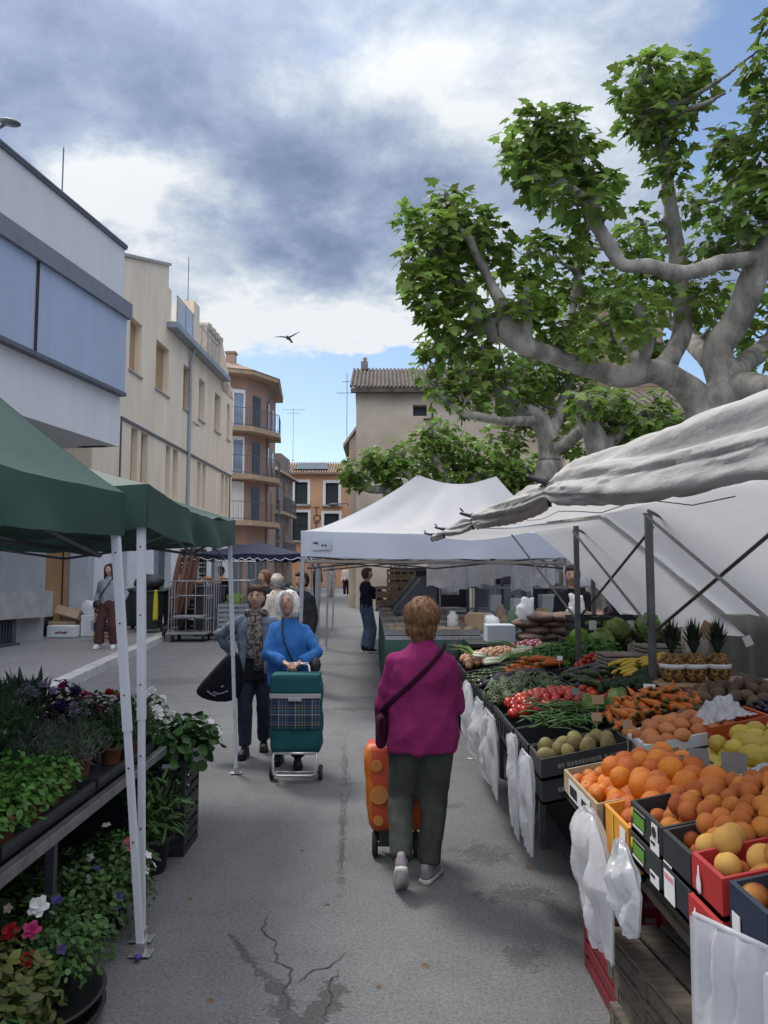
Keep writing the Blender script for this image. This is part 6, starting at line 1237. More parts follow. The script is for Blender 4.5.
def make_shoe(mb, ank, yaw, pitch, k, sole=True, w=.043, L_=.245):
    T = Matrix.Translation(ank) @ Matrix.Rotation(yaw, 4, 'Z') @ Matrix.Rotation(pitch, 4, 'X')
    o = [(-.30, 0), (-.26, .72), (-.05, .86), (.25, .95), (.48, 1.0), (.62, .78), (.69, .35), (.70, 0)]
    ol = [(a*L_, c*w) for a, c in o]; out = [(c, a) for a, c in ol]+[(-c, a) for a, c in reversed(ol[1:-1])]
    zs = -.075
    if sole:
        mb.add([T @ Vector((x*s_*k, y*k, (zs+z)*k)) for z, s_ in ((.0, .93), (.012, 1.06), (.026, 1.04)) for x, y in out], [tuple(range(len(out)-1, -1, -1)), tuple(range(2*len(out), 3*len(out)))]+[(j*len(out)+i, j*len(out)+(i+1) % len(out), (j+1)*len(out)+(i+1) % len(out), (j+1)*len(out)+i) for j in range(2) for i in range(len(out))])
    else:
        rings = [(.02, 1.0, 1.0, 0), (.04, .98, .98, -.002), (.06, .85, .9, -.012), (.08, .7, .66, -.035), (.105, .62, .44, -.05), (.11, .2, .14, -.05)]
        n = len(out); vs_ = []
        for z, sx, sy, dy in rings:
            for x, y in out: vs_.append(T @ Vector((x*sx*k, (y*sy+dy)*k, (zs+z)*k)))
        mb.add(vs_, [tuple(range(n-1, -1, -1)), tuple(range((len(rings)-1)*n, len(rings)*n))]+[(j*n+i, j*n+(i+1) % n, (j+1)*n+(i+1) % n, (j+1)*n+i) for j in range(len(rings)-1) for i in range(n)])
def hand(mb, wr, d, nrm_, k, curl=.5, side=1):
    d = d.normalized(); nrm_ = (nrm_-d*nrm_.dot(d)).normalized(); x = d.cross(nrm_)*side
    mb.tube([wr-d*.03*k, wr, wr+d*.035*k, wr+d*.078*k], [.026*k, .026*k, .036*k, .036*k], 10, up=tuple(nrm_), ell=[(.85, 1), (.75, 1), (.5, 1.05), (.45, 1.08)])
    for i, (o, L_) in enumerate(((-.030, .066), (-.010, .075), (.011, .070), (.030, .056))):
        p = wr+d*.074*k+x*o*k; a = .25+curl*.3; pts = [p-d*.02*k, p]; 
        for s_ in (.42, .33, .25): dd = d*math.cos(a)+nrm_*math.sin(a); p = p+dd*L_*s_*k*1.0; pts.append(p.copy()); a += curl*1.0
        mb.tube(pts, [.0095*k, .0092*k, .0088*k, .008*k, .0065*k], 8)
    p = wr+d*.018*k-x*.03*k; pts = [p, p+(d*.6-x*.5+nrm_*.35)*.035*k, p+(d*.9-x*.35+nrm_*.6)*.062*k, p+(d*1.15-x*.05+nrm_*.85)*.08*k]; mb.tube(pts, [.014*k, .012*k, .010*k, .0075*k], 8)
def person(label, loc, yaw, H, torso, feet, hands, tops, legs, shoes, hair, hairm, look=(0, 0), group=None, sleeve=.056, legr=(.098, .078, .06), vox=.0075, cloth_vox=.011, skirt=None, bulk=1.0, elbow=None, skin=None, lean=0.0, curl=.8, hemz=.76, facing_detail=True, sole=None, collar=True, hnorm=None):
    k = H/1.6; loc = Vector(loc); t = root('person', loc, label, 'person', group)
    RZ = Matrix.Rotation(yaw, 4, 'Z'); TW = Matrix.Translation(loc) @ RZ
    def lean_(p): return Vector((p[0], p[1]+lean*max(0, p[2]-.8*k), p[2]))
    def L2W(b): b.v = [tuple(TW @ Vector(v)) for v in b.v]; return b
    def nzf(a1, a2, s1=7, s2=16): 
        return lambda p, n: Vector(p)+n*(a1*1.5*(.28-abs(nz((p.x*5+p.z*2, p.y*5, p.z*5-p.x*2), 1, len(label)+3)))+a2*1.1*(.25-abs(nz((p.x*9-p.z*4, p.y*9, p.z*9+p.x*4), 1, 8)))+a1*.8*nz((p.x*s1, p.y*s1, p.z*s1*.6), 1, len(label))+a2*nz((p.x*s2, p.y*s2, p.z*s2*.5), 1, 4))
    sh = [lean_(Vector((s*.155*k*bulk, -.01*k, (1.305-sleeve)*k))) for s in (-1, 1)]
    hp = [Vector((s*.085*k, 0, .82*k)) for s in (-1, 1)]
    wr = []; el = []
    for i in (0, 1):
        h = Vector(hands[i])*1.0
        pole = Vector(elbow[i]) if elbow else Vector(((-1, 1)[i]*.5, -1, -.4))
        e_, w_ = ik(sh[i], h, .27*k, .235*k, pole); el.append(e_); wr.append(w_)
    an = []; kn = []
    for i in (0, 1):
        f = feet[i]; a = Vector((f[0], f[1], (f[2] if len(f) > 2 else 0)+.075*k)); kk, a2 = ik(hp[i], a, .385*k, .375*k, Vector(((-1, 1)[i]*.1, 1, 0))); an.append(a2); kn.append(kk)
    hc = lean_(Vector((0, .02*k, 1.487*k))); RH = (Matrix.Rotation(look[0], 4, 'Z') @ Matrix.Rotation(-look[1], 4, 'X')).to_3x3()
    # body
    b = MB(); b.ball(hc, (.076*k, .096*k, .117*k), 40, 30, RH, fn=head_fn)
    for s in (-1, 1): b.ball(hc+RH @ Vector((s*.075*k, -.008*k, -.008*k)), (.010*k, .020*k, .032*k), 10, 8, RH)
    b.tube([lean_((0, -.012*k, 1.27*k)), lean_((0, 0, 1.36*k)), hc-Vector((0, .012*k, .06*k))], [.062*k, .05*k, .05*k], 14)
    b.tube([lean_((0, yo*k, z*k)) for z, wx, dy, yo in torso[:-2]], [1]*(len(torso)-2), 20, ell=[(dy*k*.80, wx*k*.80) for z, wx, dy, yo in torso[:-2]])
    for i in (0, 1):
        b.tube([sh[i], el[i], wr[i]], [.034*k, .032*k, .025*k], 10); b.ball(sh[i]-Vector((0, 0, .015*k)), .036*k, 10, 8); dd = (wr[i]-el[i]).normalized(); hand(b, wr[i], dd, Vector(hnorm[i]) if hnorm else Vector((0, .2, -1)), k, curl, (1, -1)[i])
        b.tube([hp[i]+Vector((0, 0, .06*k)), kn[i], an[i]], [.08*k, .055*k, .038*k], 10); b.tube([an[i]+Vector((0, -.02, -.02))*k, an[i]+Vector((0, .1, -.05))*k], [.032*k, .025*k], 8)
    b = remesh(b, vox*k, 2); lips = []
    for fi, f in enumerate(b.f):
        c = sum((Vector(b.v[j]) for j in f), Vector())/len(f); q = RH.inverted() @ (c-hc)
        if abs(q.x) < .024*k and q.y > .06*k and -.064*k < q.z < -.050*k: b.mi[fi] = 1
    L2W(b).build('body', [skin or M_SKIN, M_LIP], t, True)
    if facing_detail:
        for s in (-1, 1):
            e_ = MB(); c = hc+RH @ Vector((s*.030*k, .083*k, .006*k)); e_.ball(c, (.014*k, .008*k, .0075*k), 10, 7, RH); o = L2W(e_).build('eye', M_EYEW, t, True)
            e_ = MB(); e_.ball(c+RH @ Vector((0, .0065*k, 0)), (.006*k, .003*k, .006*k), 8, 6, RH); L2W(e_).build('iris', M_EYE, o, True)
            e_ = MB(); e_.tube([hc+RH @ Vector((s*x*k, y*k, z*k)) for x, y, z in ((.014, .093, .024), (.03, .092, .029), (.046, .081, .024))], [.003*k, .004*k, .002*k], 6); L2W(e_).build('eyebrow', hairm if hairm != H_WHITE else H_GREY, t, True)
    # hair
    b = MB()
    def hb(p):
        if p.y > .1 and p.z < .42: p = Vector((p.x, .1+(p.y-.1)*.12, p.z))
        return p
    b.ball(hc+RH @ Vector((0, -.014*k, .018*k)), (.089*k, .108*k, .112*k), 28, 20, RH, fn=hb)
    if hair == 'bob':
        for s in (-1, 1): b.tube([hc+RH @ Vector((s*x*k, y*k, z*k)) for x, y, z in ((.045, .045, .10), (.075, .045, .045), (.088, .03, -.02), (.082, .012, -.075), (.06, .0, -.10))], [.02*k, .028*k, .032*k, .032*k, .016*k], 10)
        b.ball(hc+RH @ Vector((0, -.05*k, -.05*k)), (.085*k, .065*k, .065*k), 16, 10, RH); b.tube([hc+RH @ Vector((x*k, .068*k, z*k)) for x, z in ((-.05, .068), (-.015, .088), (.03, .088), (.06, .055))], [.012*k, .018*k, .018*k, .01*k], 8)
    elif hair == 'full':
        b.ball(hc+RH @ Vector((0, -.03*k, .025*k)), (.10*k, .105*k, .105*k), 20, 14, RH); b.ball(hc+RH @ Vector((0, -.055*k, -.05*k)), (.088*k, .062*k, .07*k), 16, 10, RH); b.ball(hc+RH @ Vector((0, -.055*k, -.10*k)), (.06*k, .045*k, .045*k), 12, 8, RH)
        for s in (-1, 1): b.ball(hc+RH @ Vector((s*.065*k, -.01*k, .005*k)), (.036*k, .06*k, .07*k), 10, 8, RH)
    elif hair == 'short':
        b.ball(hc+RH @ Vector((0, -.045*k, -.03*k)), (.078*k, .06*k, .065*k), 16, 10, RH); b.ball(hc+RH @ Vector((0, .02*k, .085*k)), (.075*k, .075*k, .045*k), 16, 10, RH)
    elif hair == 'long':
        b.ball(hc+RH @ Vector((0, -.05*k, -.06*k)), (.085*k, .06*k, .11*k), 16, 10, RH)
        for s in (-1, 1): b.tube([hc+RH @ Vector((s*x*k, y*k, z*k)) for x, y, z in ((.04, .04, .10), (.075, .03, .03), (.085, .01, -.06), (.09, .0, -.16), (.085, .0, -.22))], [.02*k, .026*k, .03*k, .028*k, .012*k], 10)
    hq = remesh(b, .0065*k, 2, lambda p, n: Vector(p)+n*(.006*nz(Vector((p.x*60, p.y*60, p.z*16)), 1)+.005*nz(Vector((p.x*25, p.y*25, p.z*12)), 1, 3)))
    if facing_detail or hair == 'full':
        nv_ = len(hq.v); cs_ = MB(); dn = (RH @ Vector((0, -.15, -1))).normalized()
        for _ in range(520 if vox < .01 else 0):
            fc = random.choice(hq.f); p = Vector(hq.v[fc[0]]); nn = (Vector(hq.v[fc[1]])-p).cross(Vector(hq.v[fc[2]])-p).normalized(); tdir = (dn-nn*dn.dot(nn)+rv()*.35)
            if tdir.length < .1: continue
            tdir = (tdir-nn*tdir.dot(nn)).normalized(); L_ = random.uniform(.025, .06)*k; cs_.tube([p-nn*.002, p+tdir*L_*.5+nn*.0045*k, p+tdir*L_+nn*random.uniform(-.004, .004)*k-Vector((0, 0, .1))*L_], [.0022*k, .0022*k, .0006*k], 4, False)
        hq.add(cs_.v, cs_.f, 0)
    L2W(hq).build('hair', hairm, t, True)
    # top
    nm, tm = tops; b = MB(); b.tube([lean_((0, yo*k, z*k)) for z, wx, dy, yo in torso], [1]*len(torso), 28, ell=[(dy*k, wx*k) for z, wx, dy, yo in torso])
    for i in (0, 1):
        s_ = sleeve*k; e1 = sh[i].lerp(el[i], .5); w2 = el[i].lerp(wr[i], .93); b.tube([sh[i]-Vector(((-1, 1)[i]*.05*k, 0, -.005*k)), sh[i]+Vector(((-1, 1)[i]*.008*k, 0, -.005*k)), e1, el[i], el[i].lerp(wr[i], .5), w2], [s_*1.0, s_*1.04, s_*1.02, s_*.98, s_*.86, s_*.72], 14); b.ball(sh[i], s_*1.04, 12, 9); b.ball(el[i], s_*.98, 10, 8)
    b = remesh(b, cloth_vox*k, 6, nzf(.015*k, .010*k)); L2W(b).build(nm, tm, t, True)
    # legs
    nm, lm = legs; b = MB()
    if skirt: b.tube([Vector((0, 0, z*k)) for z in (skirt, .6, .8, .95)], [1]*4, 24, ell=[(.15*k, .2*k), (.15*k, .19*k), (.13*k, .17*k), (.11*k, .14*k)])
    else: b.tube([Vector((0, 0, z*k)) for z in (.74, .80, .9, 1.0)], [1]*4, 22, ell=[(.11*k, .15*k), (.125*k, .17*k), (.12*k, .165*k), (.1*k, .14*k)])
    for i in (0, 1):
        r1, r2, r3 = [v*k for v in legr]; a = an[i]; kk = kn[i]; b.tube([hp[i]+Vector((0, 0, .03*k)), hp[i].lerp(kk, .5), kk, kk.lerp(a, .5), kk.lerp(a, .94)], [r1, r1*.93, r2, (r2+r3)/2, r3], 14)
    b = remesh(b, cloth_vox*k, 3, nzf(.008*k, .006*k, 9, 20)); L2W(b).build(nm, lm, t, True)
    for i in (0, 1):
        f = feet[i]; ya = f[3] if len(f) > 3 else (.15, -.15)[i]; pi_ = f[4] if len(f) > 4 else 0.0
        b = MB(); make_shoe(b, an[i], ya, pi_, k, False); s_ = L2W(b).build('shoe', shoes[0], t, True, sub=1)
        b = MB(); make_shoe(b, an[i], ya, pi_, k, True); L2W(b).build('sole', shoes[1], s_, True)
    return t, TW, k, hc, RH, lean_
def strap(t, TW, pts, w, m, name='strap'):
    b = MB(); b.tube([TW @ Vector(p) for p in pts], [1]*len(pts), 8, ell=[(w, .006)]*len(pts), up=(0, 0, 1)); return b.build(name, m, t, True)
# the woman in magenta walking away
M_MAG = fabric('magenta_fleece', (.20, .018, .10), .14, .95, 6, .35, 150); M_TRO = fabric('grey_green_trousers', (.058, .066, .058), .2, .9, 7, .2, 70); M_SHO = fabric('lilac_grey_shoe', (.30, .27, .31), .15, .8, 12); M_SOLE = mat('pale_sole', (.50, .49, .48), .7, .15, 12); M_DKSTR = fabric('dark_purple_strap', (.05, .006, .03))
T1 = [(.74, .208, .150, 0), (.82, .208, .155, 0), (.93, .198, .150, 0), (1.05, .193, .146, -.004), (1.14, .192, .142, -.01), (1.21, .188, .130, -.014), (1.265, .165, .112, -.014), (1.31, .118, .09, -.010), (1.355, .070, .070, -.004), (1.385, .066, .066, .0)]
yaw1 = -.06; p1 = (.215, 4.42, 0)
r1 = person('woman in a magenta fleece and grey trousers walking away behind an orange shopping trolley', p1, yaw1, 1.575, T1, [(-.115, -.13, .085, .05, -.80), (.03, .06, 0, -.35, 0)], [(-.235, .20, .80), (.13, .27, .92)], ('fleece_jacket', M_MAG), ('trousers', M_TRO), (M_SHO, M_SOLE), 'full', H_BLOND, look=(.0, -.05), sleeve=.060, bulk=.88, legr=(.103, .082, .060), curl=1.1, facing_detail=False, elbow=[(-.5, -.9, -.2), (.35, -1, -.3)])
t, TW, k = r1[:3]
strap(t, TW, [(.135*k, .02, 1.335*k), (.10*k, -.125, 1.295*k), (.03*k, -.158, 1.22*k), (-.06*k, -.163, 1.135*k), (-.14*k, -.142, 1.06*k), (-.20*k, -.085, 1.0*k), (-.222*k, -.0, .96*k)], .021, M_DKSTR)
b = MB(); b.v = []; b.box((0, 0, 0), (.06, .18, .19)); b.v = [tuple(TW @ (Vector(v)+Vector((-.235*k, .02, .85*k)))) for v in b.v]; tag(b.build('shoulder_bag', M_DKSTR, None, True, bevel=.03), 'dark purple shoulder bag at the hip of the woman in magenta', 'bag')
# orange shopping trolley
M_TROR = mat('orange_bag_fabric', (.55, .15, .012), .5, .12, 4, .25, 18); M_TRRED = mat('red_orange_print', (.50, .065, .014), .5, .15, 4, .2, 20); M_SLICE = mat('orange_slice_print', (.58, .22, .06), .55, .1, 12); M_TYRE = mat('rubber', (.02, .02, .022), .8, .2)
def rounded_box(b, c, d, bul=.02, n=10, tilt=0, taper=.9):
    c = Vector(c); R_ = Matrix.Rotation(tilt, 3, 'X')
    def ringp(z):
        pts = []
        for i in range(4*n):
            a = 2*PI*i/(4*n); ca, sa = math.cos(a), math.sin(a); e_ = .28; x = math.copysign(abs(ca)**e_, ca)*d[0]/2; y = math.copysign(abs(sa)**e_, sa)*d[1]/2; s = (taper+(1-taper)*z)+bul*math.sin(PI*z)
            w = .016*nz((x*6, y*6, z*4), 1.4, d[0]*9)+.008*(.2-abs(nz((x*9, y*9, z*7), 1.2, 3)))
            pts.append(c+R_ @ Vector((x*s+w, y*s+w, (z-.5)*d[2])))
        return pts
    m = 14; vs_ = []
    for j in range(m+1):
        z = j/m; q = ringp(z)
        if j in (0, m): q = [c+R_ @ Vector((0, 0, (z-.5)*d[2]))+(p-(c+R_ @ Vector((0, 0, (z-.5)*d[2]))))*.94 for p in q]
        vs_ += q
    N_ = 4*n; b.add(vs_, [tuple(range(N_-1, -1, -1)), tuple(range(m*N_, (m+1)*N_))]+[(j*N_+i, j*N_+(i+1) % N_, (j+1)*N_+(i+1) % N_, (j+1)*N_+i) for j in range(m) for i in range(N_)])
tl = root('shopping_trolley', (.07, 4.86, 0), 'bright orange shopping trolley printed with orange slices', 'shopping trolley'); cx_, cy_ = .07, 4.86
b = MB(); rounded_box(b, (cx_, cy_, .43), (.37, .22, .50), .07, taper=.86); body = b.build('bag_body', [M_TROR, M_TRRED], tl, True)
for p in body.data.polygons: p.material_index = 1 if p.center.x > -.145 else 0
def slice_(x, z, r_): 
    b = MB(); b.lathe([(r_, 0), (r_, .003), (r_*.88, .0032), (r_*.86, .0025), (.001, .0026)], (x, cy_-.128, z), 22, ax=(0, -1, 0)); o = b.build('printed_slice', mat('slice_rim', (.60, .24, .05), .5), tl)
    b = MB()
    for q in range(8):
        a0, a1 = 2*PI*(q+.12)/8, 2*PI*(q+.88)/8; b.add([(x+.12*r_*math.cos((a0+a1)/2), cy_-.1335, z+.12*r_*math.sin((a0+a1)/2))]+[(x+.78*r_*math.cos(a0+(a1-a0)*w/4), cy_-.1335, z+.78*r_*math.sin(a0+(a1-a0)*w/4)) for w in range(5)], [(0, 1, 2, 3, 4, 5)])
    b.build('slice_segments' if False else 'slice_print', M_SLICE, o)
for x, z, r_ in ((-.03, .40, .055), (.10, .30, .05), (-.045, .57, .035), (.19, .50, .055), (-.035, .25, .03), (.08, .50, .04)): slice_(x, z, r_)
b = MB()
for s in (-1, 1): b.tube([(cx_+s*.10, cy_+.10, .06), (cx_+s*.10, cy_+.13, .5), (cx_+s*.09, cy_+.0, .86), (cx_+s*.05, cy_-.13, .88)], .011, 8)
b.tube([(cx_-.05, cy_-.13, .88), (cx_+.05, cy_-.13, .88)], .014, 8); b.tube([(cx_-.12, cy_, .07), (cx_+.12, cy_, .07)], .011, 8); b.span((cx_-.1, cy_-.07, .08), (cx_+.1, cy_+.1, .18)); b.build('frame', M_BLACK, tl)
for s in (-1, 1): b = MB(); b.lathe([(.03, -.016), (.06, -.018), (.075, -.010), (.075, .010), (.06, .018), (.03, .016)], (cx_+s*.125, cy_-.0, .076), 20, ax=(1, 0, 0)); b.build('wheel', M_TYRE, tl, True)
# woman in blue pushing the tartan trolley
M_BLUE = fabric('blue_fleece', (.035, .14, .40), .12, .95, 6, .35, 140); M_BLKT = fabric('black_trousers', (.012, .012, .015)); M_BSHOE = fabric('black_shoe', (.015, .015, .017), .1, .5)
T2 = [(.72, .195, .150, 0), (.82, .20, .162, .004), (.93, .198, .168, .008), (1.05, .192, .165, .01), (1.14, .186, .152, .004), (1.21, .188, .13, -.006), (1.265, .162, .108, -.012), (1.31, .112, .084, -.01), (1.345, .07, .066, -.004), (1.365, .064, .062, .0)]
p2 = (-.87, 7.12, gz(7.12))
r2 = person('white haired woman in a blue fleece pushing a tartan trolley towards the viewer', p2, PI, 1.57, T2, [(-.09, .02), (.09, -.1)], [(-.13, .30, .95), (.0, .31, .95)], ('fleece_jacket', M_BLUE), ('trousers', M_BLKT), (M_BSHOE, M_BSHOE), 'bob', H_WHITE, look=(-.22, -.22), sleeve=.058, bulk=.88, legr=(.10, .08, .07), curl=1.15, elbow=[(-1, -.35, -.35), (1, -.35, -.35)], lean=.06, vox=.0065)
t, TW, k, hc, RH, ln = r2
M_TANS = mat('tan_buckle', (.45, .38, .28), .5, .1)
strap(t, TW, [ln((.05*k, .06, 1.36*k)), ln((.045*k, .115, 1.28*k)), ln((.02*k, .172, 1.15*k)), ln((-.03*k, .188, 1.04*k)), ln((-.08*k, .185, .93*k)), ln((-.15*k, .14, .86*k))], .02, M_BLACK)
b = MB(); g0 = hc
for s in (-1, 1): b.tube([TW @ (hc+RH @ Vector((s*.032*k+.021*k*math.cos(a), .104*k-.004*abs(math.cos(a))*s*math.copysign(1, math.cos(a)), -.002*k+.016*k*math.sin(a)))) for a in [2*PI*i/14 for i in range(15)]], .0018, 5, False); b.tube([TW @ (hc+RH @ Vector((s*.053*k, .10*k, .0))), TW @ (hc+RH @ Vector((s*.079*k, .02*k, .006*k)))], .0016, 5)
b.tube([TW @ (hc+RH @ Vector((x*k, .106*k, .0))) for x in (-.011, .011)], .0018, 5); tag(b.build('spectacles', M_DKMETAL), 'thin framed spectacles worn by the white haired woman', 'glasses')
# tartan trolley
def tartan():
    m = bpy.data.materials.new('tartan'); m.use_nodes = True; nt = m.node_tree; L = nt.links.new; N = nt.nodes; b = N['Principled BSDF']; b.inputs['Roughness'].default_value = .8
    t_ = N.new('ShaderNodeTexCoord'); s = N.new('ShaderNodeSeparateXYZ'); L(t_.outputs['Object'], s.inputs[0]); outs = []
    for ax, per in ((0, 7.2), (2, 7.2)):
        a = N.new('ShaderNodeMath'); a.operation = 'MULTIPLY_ADD'; L(s.outputs[ax], a.inputs[0]); a.inputs[1].default_value = per; a.inputs[2].default_value = .3; f = N.new('ShaderNodeMath'); f.operation = 'FRACT'; L(a.outputs[0], f.inputs[0])
        r = N.new('ShaderNodeValToRGB'); r.color_ramp.interpolation = 'CONSTANT'; L(f.outputs[0], r.inputs[0]); e = r.color_ramp.elements; e[0].color = (.012, .02, .06, 1); e[1].position = .30; e[1].color = (.30, .32, .34, 1)
        for p_, c_ in ((.36, (.015, .03, .08, 1)), (.46, (.02, .12, .13, 1)), (.62, (.01, .012, .03, 1)), (.72, (.34, .28, .16, 1)), (.755, (.01, .012, .03, 1)), (.86, (.22, .25, .30, 1)), (.89, (.012, .02, .06, 1))): q = e.new(p_); q.color = c_
        outs.append(r.outputs[0])
    mx = N.new('ShaderNodeMix'); mx.data_type = 'RGBA'; mx.inputs['Factor'].default_value = .5; L(outs[0], mx.inputs['A']); L(outs[1], mx.inputs['B']); L(mx.outputs['Result'], b.inputs['Base Color']); return m
M_TEALF = fabric('teal_fabric', (.012, .085, .095), .12, .75, 5, .2, 60); M_GREYST = mat('grey_flap_edge', (.34, .35, .36), .6, .08)
tq = root('shopping_trolley', (-.74, 6.6, 0), 'teal shopping trolley with a tartan front panel on a silver frame', 'shopping trolley'); X, Y = -.74, 6.64
b = MB(); rounded_box(b, (X, Y, .535), (.435, .24, .58), .035, taper=.97); b.build('bag_body', M_TEALF, tq, True)
def fpanel(name, m, z0, z1, w0, w1, off, parent, bul=.0):
    b = MB(); b.grid(lambda u, v: Vector((X+(u-.5)*(w0*(1-v)+w1*v), Y-.12-off-.012*math.sin(PI*u)*(1)-.03*bul*math.sin(PI*v)-.0, z0+(z1-z0)*v)), 16, 8); return b.build(name, m, parent, True, solid=.004)
fpanel('tartan_panel', tartan(), .44, .69, .425, .42, .006, tq)
fl = fpanel('flap', M_TEALF, .735, .875, .425, .405, .012, tq); fpanel('flap_edge', M_GREYST, .693, .733, .43, .43, .014, fl); b = MB(); b.span((X-.055, Y-.16, .672), (X+.055, Y-.148, .70)); b.build('flap_buckle', M_GREYST, fl, bevel=.004)
b = MB(); rounded_box(b, (X, Y, .855), (.41, .235, .06), .01, taper=1.0); b.build('lid', M_TEALF, tq, True)
b = MB(); b.tube([(X-.17, Y+.0, .26), (X-.175, Y-.09, .24), (X-.18, Y-.12, .20), (X-.175, Y-.13, .085), (X-.14, Y-.13, .065), (X+.14, Y-.13, .065), (X+.175, Y-.13, .085), (X+.18, Y-.12, .20), (X+.175, Y-.09, .24), (X+.17, Y, .26)], .0115, 10); b.tube([(X-.17, Y-.125, .245), (X+.17, Y-.125, .245)], .0115, 8); b.tube([(X-.20, Y-.0, .062), (X+.20, Y, .062)], .008, 8); b.tube([(X-.17, Y-.13, .07), (X-.17, Y, .062)], .009, 8); b.tube([(X+.17, Y-.13, .07), (X+.17, Y, .062)], .009, 8)
for s in (-1, 1): b.tube([(X+s*.10, Y+.125, .2), (X+s*.10, Y+.13, .85), (X+s*.085, Y+.15, .93), (X+s*.05, Y+.165, .945)], .010, 8)
b.tube([(X-.085, Y+.165, .945), (X+.085, Y+.165, .945)], .014, 8); b.build('frame', M_ALU, tq, True)
for s in (-1, 1):
    b = MB(); b.lathe([(.03, -.014), (.05, -.017), (.062, -.01), (.062, .01), (.05, .017), (.03, .014)], (X+s*.205, Y, .063), 20, ax=(1, 0, 0)); w_ = b.build('wheel', M_TYRE, tq, True); b = MB(); b.lathe([(.03, -.016), (.032, .0), (.03, .016)], (X+s*.205, Y, .063), 14, ax=(1, 0, 0)); b.build('rim', M_GREYST, w_, True)
b = MB(); b.ball((-.62, 6.93, .92), (.06, .07, .08), 14, 10); tag(b.build('handbag', M_BLACK, None, True), 'small black handbag at the side of the woman in blue', 'bag')
# companion in the denim jacket
M_DEN = fabric('light_denim', (.10, .13, .185), .3, .9, 11, .4, 120, col2=(.21, .26, .33)); M_NAVYT = fabric('dark_jeans', (.025, .032, .05), .3, .9, 9, .2, 90)
T3 = [(.76, .185, .135, 0), (.86, .185, .135, 0), (.96, .18, .128, 0), (1.06, .182, .125, 0), (1.16, .19, .125, -.006), (1.235, .178, .115, -.012), (1.285, .145, .095, -.012), (1.32, .09, .075, -.008), (1.345, .065, .06, 0), (1.36, .06, .058, 0)]
p3 = (-1.25, 7.58, gz(7.58)); 
r3 = person('short haired woman in a light denim jacket and patterned scarf carrying a black tote', p3, PI+.08, 1.60, T3, [(-.08, -.12, .02, .1, -.3), (.075, .14)], [(-.05, .05, .80), (.245, -.16, .93)], ('denim_jacket', M_DEN), ('jeans', M_NAVYT), (M_BSHOE, M_BSHOE), 'short', H_BROWN, look=(-.1, -.05), sleeve=.058, legr=(.092, .072, .062), elbow=[(-.6, -1, -.3), (1, -.25, .1)], vox=.0065, curl=1.0)
t, TW, k, hc, RH, ln = r3
M_VEST = fabric('black_vest', (.014, .014, .018)); M_SCARF = mat('patterned_scarf', (.07, .058, .055), .9, .6, 34, .3, 60, col2=(.22, .19, .17), sharp=(.42, .58), det=2)
b = MB()
def vest(u, v):
    z = .70+.56*v; i = 0
    for j in range(len(T3)-1):
        if T3[j][0] <= z <= T3[j+1][0]: i = j
    f = max(0, min(1, (z-T3[i][0])/(T3[i+1][0]-T3[i][0]))); wx = T3[i][1]*(1-f)+T3[i+1][1]*f; dy = T3[i][2]*(1-f)+T3[i+1][2]*f; yo = T3[i][3]*(1-f)+T3[i+1][3]*f
    x = (u-.5)*(.19-.06*v); return TW @ Vector((x*k, (yo+dy*math.sqrt(max(0, 1-(x/wx)**2))+.012)*k, z*k))
b.grid(vest, 14, 20); b.build('vest_front', M_VEST, t, True, solid=.008)
b = MB(); b.tube([TW @ Vector((.085*k*math.cos(a), (.005+.08*math.sin(a))*k, (1.335+.012*math.sin(3*a))*k)) for a in [2*PI*i/16 for i in range(17)]], .033*k, 10, False)
for s, zl in ((-1, .80), (1, .92)): b.tube([TW @ Vector(((s*.035+x)*k, y*k, z*k)) for x, y, z in ((0, .085, 1.33), (0, .145, 1.22), (-s*.006, .160, 1.08), (0, .162, .95), (s*.006, .16, zl))], [.03*k, .036*k, .042*k, .045*k, .042*k], 10, ell=[(1, .45)]*5, up=(1, 0, 0))
b.build('scarf', M_SCARF, t, True)
bag = MB(); M_TOTE = fabric('black_tote_fabric', (.010, .011, .018), .2, .8)
pts2 = [(236, 648), (228, 652), (214, 668), (199, 684), (194, 692), (200, 698), (216, 703), (238, 702), (244, 690), (243, 660)]
def totept(a, b_, dz): q = W(a, b_, 7.45+dz); return q
n = len(pts2); c0 = W(224, 684, 7.45)
fr_ = [W(a, b_, 7.45) for a, b_ in pts2]
vs_ = []; 
for s, sc, dy in ((0, .72, -.085), (0, .93, -.06), (0, 1, 0), (0, .93, .06), (0, .72, .085)): vs_ += [c0+(p-c0)*sc+Vector((0, dy, 0)) for p in fr_]
bag.add(vs_, [tuple(range(n)), tuple(range(5*n-1, 4*n-1, -1))]+[(j*n+i, (j+1)*n+i, (j+1)*n+(i+1) % n, j*n+(i+1) % n) for j in range(4) for i in range(n)])
bg = root('tote_bag', (c0.x, 7.45, .5), 'black fabric tote with a faded pale print beside the woman in denim', 'bag'); bag.build('bag_body', M_TOTE, bg, True, sub=1)
b = MB(); b.tube([W(234, 651, 7.45), W(232, 640, 7.55), W(236, 632, 7.6), W(240, 645, 7.5)], .012, 6); b.build('handle', M_TOTE, bg, True)
b = MB()
for q in (((207, 691), (211, 694), (216, 696)), ((213, 692), (218, 694), (223, 693), (228, 691)), ((221, 687), (224, 686))): b.tube([W(a, c, 7.355) for a, c in q], .008, 5)
b.build('faded_print', mat('print_pale', (.20, .21, .25), .8), bg)

